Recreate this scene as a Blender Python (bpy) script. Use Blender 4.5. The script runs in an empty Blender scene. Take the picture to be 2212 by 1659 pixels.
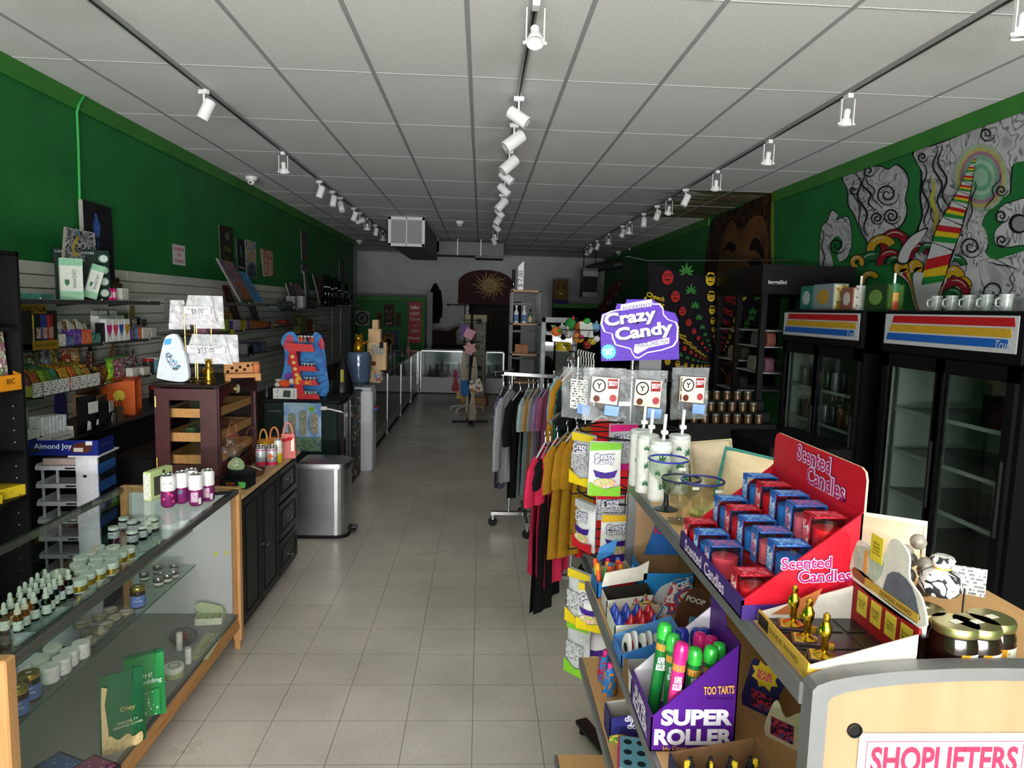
import bpy, math, random
from mathutils import Matrix, Vector
R = math.radians
rnd = random.Random(7)
scene = bpy.context.scene
col = scene.collection

# ------------------------------------------------------------------ camera
FPX, YAW, PITCH, ROLL, CAMZ = 1478.776, .0475, -.1095, .0271, 1.9026
_F = Vector((math.sin(YAW)*math.cos(PITCH), math.cos(YAW)*math.cos(PITCH), math.sin(PITCH)))
_r = Vector((math.cos(YAW), -math.sin(YAW), 0)); _u = _r.cross(_F)
_R = _r*math.cos(ROLL)+_u*math.sin(ROLL); _U = _u*math.cos(ROLL)-_r*math.sin(ROLL)
CAM = Vector((0, 0, CAMZ))
cd = bpy.data.cameras.new('camera'); cam = bpy.data.objects.new('camera', cd); col.objects.link(cam)
cd.sensor_width = 36; cd.lens = FPX*36/2212; cd.clip_start = .05; cd.clip_end = 200
cam.matrix_world = Matrix(((_R.x, _U.x, -_F.x, 0), (_R.y, _U.y, -_F.y, 0), (_R.z, _U.z, -_F.z, CAMZ), (0, 0, 0, 1)))
scene.camera = cam
def P(px, py, **k):
    "survey: the point on a plane of the room (x=, y= or z=) seen at a pixel of the photograph"
    (a, v), = k.items(); i = 'xyz'.index(a)
    d = _F+_R*((px-1106)/FPX)+_U*((829.5-py)/FPX)
    return CAM+d*((v-CAM[i])/d[i])

# ------------------------------------------------------------------ daylight and an added upward fill (all lamps of the shop are off)
w = bpy.data.worlds.new('overcast'); scene.world = w; w.use_nodes = True
w.node_tree.nodes['Background'].inputs[0].default_value = (.80, .90, 1, 1)
w.node_tree.nodes['Background'].inputs[1].default_value = .9
def area(name, loc, rot, sx, sy, e, c):
    l = bpy.data.lights.new(name, 'AREA'); l.shape = 'RECTANGLE'; l.size = sx; l.size_y = sy; l.energy = e; l.color = c
    o = bpy.data.objects.new(name, l); col.objects.link(o); o.location = loc; o.rotation_euler = rot
    return o
area('window_daylight', (.25, -5.9, 1.75), (R(90), 0, 0), 6.2, 2.3, 340, (1, .965, .96))
area('ceiling_fill', (.25, -5.75, .95), (R(167), 0, 0), 6.2, 1.0, 3300, (1, .965, .955))  # added fill lamp aimed up to brighten the ceiling; stands in for pavement bounce
scene.view_settings.view_transform = 'Standard'; scene.view_settings.look = 'None'
scene.view_settings.gamma = 1; scene.view_settings.use_curve_mapping = False
scene.view_settings.exposure = -0.2

# ------------------------------------------------------------------ materials
def lin(c):
    if isinstance(c, str):
        c = c.lstrip('#'); c = [int(c[i:i+2], 16)/255 for i in (0, 2, 4)]
    return tuple(x/12.92 if x <= .04045 else ((x+.055)/1.055)**2.4 for x in c)+(1,)
_mats = {}
def _new(name):
    m = bpy.data.materials.new(name); m.use_nodes = True; nt = m.node_tree
    return m, nt, nt.nodes['Principled BSDF'], nt.nodes, nt.links
def mix(nt, fac, a, b, mode='MIX'):
    n = nt.nodes.new('ShaderNodeMix'); n.data_type = 'RGBA'; n.blend_type = mode; n.clamp_factor = True
    for s, v in ((n.inputs[0], fac), (n.inputs[6], a), (n.inputs[7], b)):
        if hasattr(v, 'links'): nt.links.new(v, s)
        else: s.default_value = v
    return n.outputs[2]
def mathn(nt, op, a, b=0.0, c=0.0):
    n = nt.nodes.new('ShaderNodeMath'); n.operation = op
    for s, v in zip(n.inputs, (a, b, c)):
        if hasattr(v, 'links'): nt.links.new(v, s)
        else: s.default_value = v
    return n.outputs[0]
def coords(nt, kind='Object'):
    return nt.nodes.new('ShaderNodeTexCoord').outputs[kind]
def noise(nt, vec, scale, detail=3, rough=.55):
    n = nt.nodes.new('ShaderNodeTexNoise'); nt.links.new(vec, n.inputs['Vector'])
    n.inputs['Scale'].default_value = scale; n.inputs['Detail'].default_value = detail; n.inputs['Roughness'].default_value = rough
    return n.outputs[0]
def ramp(nt, fac, stops, const=False):
    n = nt.nodes.new('ShaderNodeValToRGB'); nt.links.new(fac, n.inputs[0]); e = n.color_ramp.elements
    if const: n.color_ramp.interpolation = 'CONSTANT'
    while len(e) < len(stops): e.new(.5)
    for q, (p, c) in zip(e, stops): q.position = p; q.color = c
    return n.outputs[0]
def sepxyz(nt, vec):
    n = nt.nodes.new('ShaderNodeSeparateXYZ'); nt.links.new(vec, n.inputs[0]); return n.outputs
def comb(nt, x, y, z=0.0):
    n = nt.nodes.new('ShaderNodeCombineXYZ')
    for s, v in zip(n.inputs, (x, y, z)):
        if hasattr(v, 'links'): nt.links.new(v, s)
        else: s.default_value = v
    return n.outputs[0]
def bump(nt, b, h, strength=.2, dist=.002):
    n = nt.nodes.new('ShaderNodeBump'); n.inputs['Strength'].default_value = strength; n.inputs['Distance'].default_value = dist
    nt.links.new(h, n.inputs['Height']); nt.links.new(n.outputs[0], b.inputs['Normal'])
def M(c, rough=.5, metal=0, nz=.10, sc=40, bmp=0, coat=0):
    "plain painted, printed or cast surface with a little procedural mottling"
    key = (c, rough, metal, nz, sc, bmp, coat)
    if key in _mats: return _mats[key]
    m, nt, b, N, L = _new('surface_'+str(c).lstrip('#')); c4 = lin(c)
    n = noise(nt, coords(nt), sc)
    dk = tuple(x*(1-nz) for x in c4[:3])+(1,); lt = tuple(min(1, x*(1+nz*.6)) for x in c4[:3])+(1,)
    L.new(ramp(nt, n, [(.3, dk), (.7, lt)]), b.inputs['Base Color'])
    b.inputs['Roughness'].default_value = rough; b.inputs['Metallic'].default_value = metal
    b.inputs['Specular IOR Level'].default_value = .5 if metal or rough < .33 else .14
    b.inputs['Coat Weight'].default_value = coat; b.inputs['Coat Roughness'].default_value = .08
    if bmp: bump(nt, b, n, bmp)
    _mats[key] = m; return m
def WOOD(c, dark, rough=.45, axis='y', sc=14):
    key = ('wood', c, dark, axis, sc, rough)
    if key in _mats: return _mats[key]
    m, nt, b, N, L = _new('wood_grain'); v = coords(nt); s = sepxyz(nt, v)
    k = {'x': (.08, 1, 1), 'y': (1, .08, 1), 'z': (1, 1, .08)}[axis]
    vv = comb(nt, *[mathn(nt, 'MULTIPLY', s[i], k[i]) for i in range(3)])
    n = noise(nt, vv, sc*4, 5, .6)
    L.new(ramp(nt, n, [(.3, lin(dark)), (.62, lin(c))]), b.inputs['Base Color'])
    b.inputs['Roughness'].default_value = rough; b.inputs['Specular IOR Level'].default_value = .22; bump(nt, b, n, .08)
    _mats[key] = m; return m
def GLASS(c='#ffffff', tint=.96, key='g', fres=1.5):
    k = ('glass', c, tint, key)
    if k in _mats: return _mats[k]
    m, nt, b, N, L = _new('clear_glass'); N.remove(b)
    t = N.new('ShaderNodeBsdfTransparent'); c4 = lin(c); t.inputs[0].default_value = tuple(x*tint for x in c4[:3])+(1,)
    g = N.new('ShaderNodeBsdfGlossy'); g.inputs['Roughness'].default_value = .03
    fr = N.new('ShaderNodeFresnel'); fr.inputs[0].default_value = fres
    geo = N.new('ShaderNodeNewGeometry')
    mx = N.new('ShaderNodeMixShader'); L.new(mathn(nt, 'MULTIPLY', fr.outputs[0], mathn(nt, 'SUBTRACT', 1.0, geo.outputs['Backfacing'])), mx.inputs[0]); L.new(t.outputs[0], mx.inputs[1]); L.new(g.outputs[0], mx.inputs[2])
    L.new(mx.outputs[0], N['Material Output'].inputs[0])
    _mats[k] = m; return m
def FILM(c='#e8e8ea', alpha=.35, rough=.15):
    "thin milky plastic film"
    k = ('film', c, alpha, rough)
    if k in _mats: return _mats[k]
    m, nt, b, N, L = _new('plastic_film'); b.inputs['Base Color'].default_value = lin(c); b.inputs['Roughness'].default_value = rough
    n = noise(nt, coords(nt), 35, 4); L.new(ramp(nt, n, [(.3, (alpha*.6,)*3+(1,)), (.75, (min(1, alpha*1.5),)*3+(1,))]), b.inputs['Alpha'])
    bump(nt, b, n, .6, .004)
    _mats[k] = m; return m
def PRINT(bg, fg, axes='xz', su=60, sv=120, fill=.55, rough=.5, metal=0):
    "small print: rows of broken dashes in fg on bg"
    k = ('print', bg, fg, axes, su, sv, fill)
    if k in _mats: return _mats[k]
    m, nt, b, N, L = _new('small_print'); s = sepxyz(nt, coords(nt)); ix = {'x': 0, 'y': 1, 'z': 2}
    u, v = s[ix[axes[0]]], s[ix[axes[1]]]
    vr = mathn(nt, 'MULTIPLY', v, sv); row = mathn(nt, 'FLOOR', vr); fv = mathn(nt, 'FRACT', vr)
    ur = mathn(nt, 'MULTIPLY_ADD', u, su, mathn(nt, 'MULTIPLY', row, 7.31))
    n = noise(nt, comb(nt, ur, row), 1.0, 1)
    on = mathn(nt, 'MULTIPLY', mathn(nt, 'GREATER_THAN', n, 1-fill), mathn(nt, 'GREATER_THAN', mathn(nt, 'PINGPONG', fv, .5), .2))
    L.new(mix(nt, on, lin(bg), lin(fg)), b.inputs['Base Color']); b.inputs['Roughness'].default_value = rough; b.inputs['Metallic'].default_value = metal; b.inputs['Specular IOR Level'].default_value = .15
    _mats[k] = m; return m
def ART(cols, sc=12, rough=.5, seed=0, dist=1.2, kind='noise'):
    "painted or printed picture: irregular patches of the given colours"
    k = ('art', tuple(cols), sc, seed, kind)
    if k in _mats: return _mats[k]
    m, nt, b, N, L = _new('printed_picture'); v = coords(nt)
    mp = N.new('ShaderNodeMapping'); L.new(v, mp.inputs[0]); mp.inputs['Location'].default_value = (seed*1.7, seed*.9, seed*2.3)
    if kind == 'cell':
        t = N.new('ShaderNodeTexVoronoi'); t.inputs['Scale'].default_value = sc; L.new(mp.outputs[0], t.inputs['Vector'])
        fac = sepxyz(nt, t.outputs['Color'])[0]
    else:
        t = N.new('ShaderNodeTexNoise'); t.inputs['Scale'].default_value = sc; t.inputs['Distortion'].default_value = dist; t.inputs['Detail'].default_value = 2
        L.new(mp.outputs[0], t.inputs['Vector']); fac = t.outputs[0]
    n = len(cols)
    lo, hi = (.0, 1.) if kind == 'cell' else (.3, .7)
    L.new(ramp(nt, fac, [(lo+(hi-lo)*i/n, lin(c)) for i, c in enumerate(cols)], True), b.inputs['Base Color'])
    b.inputs['Roughness'].default_value = rough; b.inputs['Specular IOR Level'].default_value = .15
    _mats[k] = m; return m
CLEAR = GLASS()
WHITE = M('#e9e9e6', .5); BLACK = M('#161616', .5); CHROME = M('#d4d6d8', .18, 1, .03); STEEL = M('#9c9ea0', .3, 1, .05)
DKGREY = M('#2c2d2f', .5); CARD = M('#a57c52', .8)

# ------------------------------------------------------------------ meshes
class MB:
    def __init__(s): s.v = []; s.f = []; s.m = []; s.s = []
    def add(s, vs, fs, m=0, smooth=False):
        o = len(s.v); s.v += [tuple(v) for v in vs]
        for f in fs: s.f.append([o+i for i in f]); s.m.append(m); s.s.append(smooth)
        return s
    def box(s, x0, x1, y0, y1, z0, z1, m=0, top=None, mm=None):
        v = [(x, y, z) for z in (z0, z1) for y in (y0, y1) for x in (x0, x1)]
        fs = [(0, 2, 3, 1), (4, 5, 7, 6), (0, 1, 5, 4), (2, 6, 7, 3), (0, 4, 6, 2), (1, 3, 7, 5)]  # bottom top front(-y) back left right
        o = len(s.v); s.v += v
        for i, f in enumerate(fs):
            s.f.append([o+q for q in f]); s.m.append((mm or {}).get(i, m)); s.s.append(False)
        return s
    def cbox(s, x0, x1, y0, y1, z0, z1, c=.004, m=0, smooth=False):
        X, Y, Z = (x0, x1), (y0, y1), (z0, z1); v = []; ix = {}
        for i in (0, 1):
            for j in (0, 1):
                for k in (0, 1):
                    sx, sy, sz = 1-2*i, 1-2*j, 1-2*k
                    for a in range(3):
                        ix[i, j, k, a] = len(v)
                        v.append((X[i]+(0 if a == 0 else sx*c), Y[j]+(0 if a == 1 else sy*c), Z[k]+(0 if a == 2 else sz*c)))
        fs = []
        for a in range(3):
            for e in (0, 1):
                q = []
                for (b_, c_) in ((0, 0), (1, 0), (1, 1), (0, 1)):
                    t = [0, 0, 0]; t[a] = e; t[(a+1) % 3] = b_; t[(a+2) % 3] = c_; q.append(ix[t[0], t[1], t[2], a])
                fs.append(q if e else q[::-1])
        for a in range(3):
            b_, c_ = (a+1) % 3, (a+2) % 3
            for e in (0, 1):
                for g in (0, 1):
                    q = []
                    for h, ax in ((0, b_), (1, b_), (1, c_), (0, c_)):
                        t = [0, 0, 0]; t[a] = h; t[b_] = e; t[c_] = g; q.append(ix[t[0], t[1], t[2], ax])
                    fs.append(q if (e == g) else q[::-1])
        for i in (0, 1):
            for j in (0, 1):
                for k in (0, 1):
                    q = [ix[i, j, k, a] for a in range(3)]
                    fs.append(q if (i+j+k) % 2 else q[::-1])
        return s.add(v, fs, m, smooth)
    def lathe(s, prof, n=20, c=(0, 0, 0), m=0, cap=True, ms=None, smooth=True):
        o = len(s.v)
        for r, z in prof:
            for i in range(n):
                a = 2*math.pi*i/n; s.v.append((c[0]+r*math.cos(a), c[1]+r*math.sin(a), c[2]+z))
        for k in range(len(prof)-1):
            for i in range(n):
                j = (i+1) % n
                s.f.append([o+k*n+i, o+k*n+j, o+(k+1)*n+j, o+(k+1)*n+i]); s.m.append(ms[k] if ms else m); s.s.append(smooth)
        if cap:
            if prof[0][0] > 1e-6: s.f.append([o+i for i in range(n)][::-1]); s.m.append(ms[0] if ms else m); s.s.append(False)
            if prof[-1][0] > 1e-6: s.f.append([o+(len(prof)-1)*n+i for i in range(n)]); s.m.append(ms[-1] if ms else m); s.s.append(False)
        return s
    def cyl(s, p0, p1, r0, r1=None, n=12, m=0, cap=True, smooth=True):
        p0, p1 = Vector(p0), Vector(p1); r1 = r0 if r1 is None else r1
        return s.tube([p0, p1], [r0, r1], n, m, cap, smooth)
    def tube(s, pts, r, n=6, m=0, cap=True, smooth=True):
        pts = [Vector(p) for p in pts]; o = len(s.v); N = len(pts)
        rs = r if isinstance(r, (list, tuple)) else [r]*N
        t = (pts[1]-pts[0]).normalized(); a = Vector((0, 0, 1)) if abs(t.z) < .9 else Vector((1, 0, 0))
        u = t.cross(a).normalized()
        for i, p in enumerate(pts):
            t = (pts[min(i+1, N-1)]-pts[max(i-1, 0)]).normalized()
            u = (u-t*u.dot(t)).normalized(); w_ = t.cross(u)
            for k in range(n):
                an = 2*math.pi*k/n; q = p+(u*math.cos(an)+w_*math.sin(an))*rs[i]; s.v.append(tuple(q))
        for i in range(N-1):
            for k in range(n):
                j = (k+1) % n; s.f.append([o+i*n+k, o+i*n+j, o+(i+1)*n+j, o+(i+1)*n+k]); s.m.append(m); s.s.append(smooth)
        if cap:
            s.f.append([o+k for k in range(n)][::-1]); s.m.append(m); s.s.append(False)
            s.f.append([o+(N-1)*n+k for k in range(n)]); s.m.append(m); s.s.append(False)
        return s
    def ball(s, c, rx, ry=None, rz=None, n=14, k=8, m=0):
        ry = rx if ry is None else ry; rz = rx if rz is None else rz; o = len(s.v)
        for i in range(1, k):
            th = math.pi*i/k
            for j in range(n):
                a = 2*math.pi*j/n; s.v.append((c[0]+rx*math.sin(th)*math.cos(a), c[1]+ry*math.sin(th)*math.sin(a), c[2]-rz*math.cos(th)))
        b = len(s.v); s.v += [(c[0], c[1], c[2]-rz), (c[0], c[1], c[2]+rz)]
        for i in range(k-2):
            for j in range(n):
                q = (j+1) % n; s.f.append([o+i*n+j, o+i*n+q, o+(i+1)*n+q, o+(i+1)*n+j]); s.m.append(m); s.s.append(True)
        for j in range(n):
            q = (j+1) % n
            s.f.append([b, o+q, o+j]); s.f.append([b+1, o+(k-2)*n+j, o+(k-2)*n+q]); s.m += [m, m]; s.s += [True, True]
        return s
    def prism(s, poly, d0, d1, plane='xz', m=0, mside=None, m2=None):
        "polygon in a plane (xz, yz, xy), extruded from d0 to d1 along the third axis"
        def pt(a, b, d): return {'xz': (a, d, b), 'yz': (d, a, b), 'xy': (a, b, d)}[plane]
        ar = sum(poly[i-1][0]*poly[i][1]-poly[i][0]*poly[i-1][1] for i in range(len(poly)))
        if ar < 0: poly = poly[::-1]
        n = len(poly); o = len(s.v); flip = plane == 'xz'
        for d in (d0, d1): s.v += [pt(a, b, d) for a, b in poly]
        A = list(range(o, o+n)); B = list(range(o+n, o+2*n))
        if d1 < d0: flip = not flip
        s.f.append(A if flip else A[::-1]); s.f.append(B[::-1] if flip else B); s.m += [m, m if m2 is None else m2]; s.s += [False, False]
        for i in range(n):
            j = (i+1) % n; q = [A[i], A[j], B[j], B[i]]; s.f.append(q[::-1] if flip else q); s.m.append(m if mside is None else mside); s.s.append(False)
        return s
    def quad(s, a, b, c, d, m=0): return s.add([a, b, c, d], [(0, 1, 2, 3)], m)
    def grid(s, fn, nu, nv, m=0, smooth=True, mf=None):
        o = len(s.v)
        for j in range(nv+1):
            for i in range(nu+1): s.v.append(tuple(fn(i/nu, j/nv)))
        for j in range(nv):
            for i in range(nu):
                a = o+j*(nu+1)+i; s.f.append([a, a+1, a+nu+2, a+nu+1]); s.m.append(mf(i, j) if mf else m); s.s.append(smooth)
        return s
    def xf(s, mat, start=0):
        for i in range(start, len(s.v)): s.v[i] = tuple(mat @ Vector(s.v[i]))
        return s
    def data(s, name, mats):
        me = bpy.data.meshes.new(name); me.from_pydata(s.v, [], s.f)
        for m in (mats if isinstance(mats, (list, tuple)) else [mats]): me.materials.append(m)
        me.polygons.foreach_set('material_index', s.m); me.polygons.foreach_set('use_smooth', s.s); me.update()
        if any(s.s): me.set_sharp_from_angle(angle=R(40))
        return me
def link(name, data, parent=None, loc=None, rz=0, mat=None):
    o = bpy.data.objects.new(name, data); col.objects.link(o)
    if parent: o.parent = parent
    if loc is not None: o.location = loc
    if rz: o.rotation_euler = (0, 0, rz)
    if mat is not None: o.matrix_local = mat
    return o
def part(name, mb, mats, parent, loc=None, rz=0, label=None, mat=None):
    o = link(name, mb.data(name, mats), parent, loc, rz, mat)
    if label: o['label'] = label
    return o
def tag(o, label, cat, group=None, kind=None):
    o['label'] = label; o['category'] = cat
    if group: o['group'] = group
    if kind: o['kind'] = kind
    return o
def thing(name, label, cat, loc=(0, 0, 0), rz=0, group=None):
    o = link(name, None, None, loc, rz); return tag(o, label, cat, group)
def one(name, mb, mats, label, cat, loc=(0, 0, 0), rz=0, group=None):
    return tag(link(name, mb.data(name, mats), None, loc, rz), label, cat, group)
def struct(name, mb, mats, label=None):
    o = link(name, mb.data(name, mats)); o['kind'] = 'structure'
    if label: o['label'] = label; o['category'] = name.split('_')[0]
    return o
def dup(root, loc, rz=None, label=None, group=None):
    r = root.copy(); col.objects.link(r); r.location = loc
    if rz is not None: r.rotation_euler = (0, 0, rz)
    if label: r['label'] = label
    if group: r['group'] = group
    for ch in root.children:
        c = ch.copy(); col.objects.link(c); c.parent = r
        for g in ch.children:
            d = g.copy(); col.objects.link(d); d.parent = c
    return r
_txt = {}
def lettering(s, w=None, h=None, bold=0.0, res=3, shear=0):
    "outline letters as a flat mesh, centred on the origin in x-z, facing -y, fitted to width w and/or height h"
    key = (s, bold, shear)
    if key not in _txt:
        c = bpy.data.curves.new('lettering', 'FONT'); c.body = s; c.resolution_u = res; c.offset = bold; c.align_x = 'CENTER'; c.shear = shear; c.space_line = .85
        o = bpy.data.objects.new('lettering', c); me = bpy.data.meshes.new_from_object(o)
        vs = [v.co.copy() for v in me.vertices]; fs = [list(p.vertices) for p in me.polygons]
        bpy.data.objects.remove(o); bpy.data.curves.remove(c); bpy.data.meshes.remove(me)
        x0 = min(v.x for v in vs); x1 = max(v.x for v in vs); y0 = min(v.y for v in vs); y1 = max(v.y for v in vs)
        _txt[key] = ([((v.x-(x0+x1)/2)/(x1-x0), (v.y-(y0+y1)/2)/(y1-y0)) for v in vs], fs, (x1-x0)/(y1-y0))
    vs, fs, asp = _txt[key]
    if w is None: w = h*asp
    if h is None: h = w/asp
    return MB().add([(x*w, 0, z*h) for x, z in vs], fs)
def basis(o, right, up):
    r = Vector(right).normalized(); u = Vector(up); u = (u-r*u.dot(r)).normalized(); n = r.cross(u)  # n: faces the reader
    return Matrix(((r.x, -n.x, u.x, o[0]), (r.y, -n.y, u.y, o[1]), (r.z, -n.z, u.z, o[2]), (0, 0, 0, 1)))
def words(s, parent, o, right, up, m, w=None, h=None, bold=0.0, name='lettering', shear=0):
    "lettering lying on a face of the parent: o is its centre (already off the face), right and up as the reader sees them"
    return part(name, lettering(s, w, h, bold, 3, shear), m, parent, mat=basis(o, right, up))
def blob(pts, k=6):
    "closed smooth outline through the given points"
    out = []; n = len(pts)
    for i in range(n):
        p0, p1, p2, p3 = [pts[(i+j-1) % n] for j in range(4)]
        for t in range(k):
            t /= k
            out.append(tuple(.5*((2*p1[q])+(-p0[q]+p2[q])*t+(2*p0[q]-5*p1[q]+4*p2[q]-p3[q])*t*t+(-p0[q]+3*p1[q]-3*p2[q]+p3[q])*t**3) for q in (0, 1)))
    return out
# ================================================================== the room
XL, XR, YB, YF, H = -2.94, 3.43, 19.3, -5.6, 3.362
def paint(c, c2, sc=3, name='wall_paint'):
    m, nt, b, N, L = _new(name); v = coords(nt)
    n1 = noise(nt, v, sc, 4); n2 = noise(nt, v, 220, 2)
    L.new(ramp(nt, n1, [(.35, lin(c2)), (.65, lin(c))]), b.inputs['Base Color']); b.inputs['Roughness'].default_value = .55; b.inputs['Specular IOR Level'].default_value = .25
    bump(nt, b, n2, .12, .001); return m
GREEN = paint('#1c6b32', '#18602c'); GREENTRIM = paint('#37782f', '#306e2b'); WALLWHITE = paint('#b9bbbf', '#aeb0b5')
def vinyl():
    m, nt, b, N, L = _new('speckled_vinyl'); v = coords(nt, 'Object')
    geo = N.new('ShaderNodeNewGeometry').outputs['Position']; s = sepxyz(nt, geo)
    def joint(q, off):
        f = mathn(nt, 'FRACT', mathn(nt, 'DIVIDE', mathn(nt, 'SUBTRACT', q, off), .3048))
        return mathn(nt, 'GREATER_THAN', mathn(nt, 'ABSOLUTE', mathn(nt, 'SUBTRACT', f, .5)), .4955)
    j = mathn(nt, 'MAXIMUM', joint(s[0], .0012), joint(s[1], 2.6813))
    vo = N.new('ShaderNodeTexVoronoi'); vo.inputs['Scale'].default_value = 95; L.new(geo, vo.inputs['Vector'])
    sp = ramp(nt, vo.outputs['Distance'], [(.0, (0, 0, 0, 1)), (.14, (1, 1, 1, 1))])
    wear = noise(nt, geo, 1.3, 5, .6); fine = noise(nt, geo, 60, 2)
    c0 = ramp(nt, wear, [(.3, lin('#aba49a')), (.62, lin('#c8c1b5'))])
    c1 = mix(nt, .10, c0, ramp(nt, fine, [(.35, lin('#6f685f')), (.65, lin('#d8d4cc'))]))
    c2 = mix(nt, mathn(nt, 'MULTIPLY', mathn(nt, 'SUBTRACT', 1.0, sp), .35), c1, lin('#6a6259'))
    L.new(mix(nt, mathn(nt, 'MULTIPLY', j, .75), c2, lin('#5a554e')), b.inputs['Base Color'])
    L.new(ramp(nt, wear, [(.3, (.42,)*3+(1,)), (.7, (.26,)*3+(1,))]), b.inputs['Roughness'])
    return m
VINYL = vinyl()
floor = struct('floor', MB().box(-3.7, 3.7, YF-.2, 23, -.12, -.003), VINYL)
tm = MB().box(-.1518, .1518, -.1518, .1518, -.004, 0).data('floor_tile', VINYL)
for j in range(-1, 22):
    for i in range(-5, 3):
        link('floor_tile', tm, floor, (.0012+.3048*(i+.5), 2.6813+.3048*(j+.5), 0))

wl = struct('wall_left', MB().box(XL-.15, XL, YF, 16, -.02, H+.1), GREEN)
struct('wall_left_rear', MB().box(XL-.65, XL-.5, 15.9, YB+.2, -.02, H+.1).box(XL-.65, XL-.15, 15.85, 16, -.02, H+.1), WALLWHITE)
wr = struct('wall_right', MB().box(XR, XR+.15, YF, YB+.2, -.02, H+.1), GREEN)
struct('trim_1', MB().cbox(XL, XL+.02, YF, 16, H-.125, H, .004), GREENTRIM)
struct('trim_2', MB().cbox(XR-.02, XR, YF, 8.12, H-.125, H, .004).cbox(XR-.02, XR, 10.45, YB, H-.125, H, .004), GREENTRIM)
DX0, DX1 = -.47, 1.12                                     # doorway in the back wall
struct('wall_back', MB().box(XL-.6, DX0, YB, YB+.15, -.02, H+.1).box(DX1, XR, YB, YB+.15, -.02, H+.1).box(DX0, DX1, YB, YB+.15, 2.1, H+.1), WALLWHITE)
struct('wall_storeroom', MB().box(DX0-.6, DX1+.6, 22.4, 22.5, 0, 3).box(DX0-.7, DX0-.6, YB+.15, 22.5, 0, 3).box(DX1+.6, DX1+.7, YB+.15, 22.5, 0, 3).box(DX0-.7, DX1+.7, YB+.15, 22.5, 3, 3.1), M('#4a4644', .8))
struct('wall_front', MB().box(XL-.15, XR+.15, YF-.15, YF, -.02, .55).box(XL-.15, XR+.15, YF-.15, YF, 2.95, H+.1)
       .box(XL-.15, XL+.05, YF-.15, YF, .5, 3).box(XR-.05, XR+.15, YF-.15, YF, .5, 3), WALLWHITE)
wf = MB()
for x in (-2.84, -.72, 1.3, 3.33): wf.cbox(x-.035, x+.035, YF-.1, YF-.02, .55, 2.95, .005)
for z in (.58, 2.92): wf.cbox(-2.87, 3.36, YF-.1, YF-.02, z-.03, z+.03, .005)
struct('window_1', wf, M('#8d8f92', .4, .8))
# slatwall on the left
SLAT = M('#bcbab5', .5, 0, .06, 20)
struct('wall_left_backing', MB().box(XL, XL+.006, 3.4, 15.6, .3, 2.125), M('#5a5148', .8))
sb = link('slatwall', None); tag(sb, 'light grey slatted wall boards below the green paint', 'slatwall', kind='structure')
for k in range(5):
    y0 = 3.4+2.44*k; sm = None
    for q in range(16):
        if sm is None: sm = MB().cbox(XL+.004, XL+.02, y0+.001, y0+2.439, 0, .083, .003).data('slat', SLAT)
        link('slat', sm, sb, (0, 0, 2.13-.0885*(q+1)+.0025))
# ceiling
def fissured(c, name='ceiling_panel'):
    m, nt, b, N, L = _new(name); v = N.new('ShaderNodeNewGeometry').outputs['Position']
    n = noise(nt, v, 130, 3, .7); n2 = noise(nt, v, 1.5, 2)
    L.new(ramp(nt, n, [(.38, lin('#cbcacc')), (.55, lin(c))]), b.inputs['Base Color']); b.inputs['Roughness'].default_value = .9
    bump(nt, b, n, .35, .002); return m
CEIL = fissured('#e6e5e6')
def ceiling_mural():
    m, nt, b, N, L = _new('painted_ceiling'); g = N.new('ShaderNodeNewGeometry').outputs['Position']; s = sepxyz(nt, g)
    wob = noise(nt, g, 2.2, 3)
    v = comb(nt, mathn(nt, 'MULTIPLY', s[0], .7), mathn(nt, 'MULTIPLY_ADD', wob, 1.1, mathn(nt, 'MULTIPLY', s[1], 3.2)))
    n = noise(nt, v, 1.9, 5, .7)
    c = ramp(nt, n, [(.30, lin('#1c1512')), (.40, lin('#3c241c')), (.47, lin('#5c7a34')), (.54, lin('#6d3940')), (.61, lin('#8f9a6a')), (.68, lin('#a9aba9'))])
    fade = mathn(nt, 'MULTIPLY_ADD', s[0], .62, mathn(nt, 'MULTIPLY_ADD', noise(nt, v, 3.0, 4), 1.6, -1.85))
    L.new(mix(nt, ramp(nt, fade, [(.35, (0, 0, 0, 1)), (.6, (1, 1, 1, 1))]), lin('#c6c7ca'), c), b.inputs['Base Color']); b.inputs['Roughness'].default_value = .8
    return m
CMUR = ceiling_mural()
GX, GY = -.1019, 3.3365
ceil = struct('ceiling', MB().box(-3.7, 3.7, YF-.2, 23, H+.014, H+.12), M('#9a9b9d', .9))
xs = [XL-.5]+[GX+.6096*i for i in range(-4, 6)]+[XR]
for j in range(-7, 14):
    y0 = GY+1.2192*j; y1 = min(y0+1.2192, YB)
    if y0 > YB-.1: break
    for i in range(len(xs)-1):
        mur = j in (4, 5) and i >= 8
        key = (i if i in (0, len(xs)-2) else -1, j == 12, mur)
        me = _mats.get(('pan', key))
        if me is None:
            me = MB().cbox(.004, xs[i+1]-xs[i]-.004, .004, y1-y0-.004, 0, .013, .003).data('ceiling_panel', CMUR if mur else CEIL); _mats[('pan', key)] = me
        link('ceiling_panel', me, ceil, (xs[i], y0, H))
TEE = M('#a2a3a5', .45, 0, .05); TEE2 = M('#c2c3c5', .5)
for i in range(-4, 6): part('ceiling_runner', MB().box(-.0125, .0125, YF, YB, -.003, .014), TEE, ceil, (GX+.6096*i, 0, H))
for j in range(-7, 14):
    if GY+1.2192*j < YB: part('ceiling_cross_bar', MB().box(XL-.5, XR, -.006, .006, -.002, .012), TEE2, ceil, (0, GY+1.2192*j, H))
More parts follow.
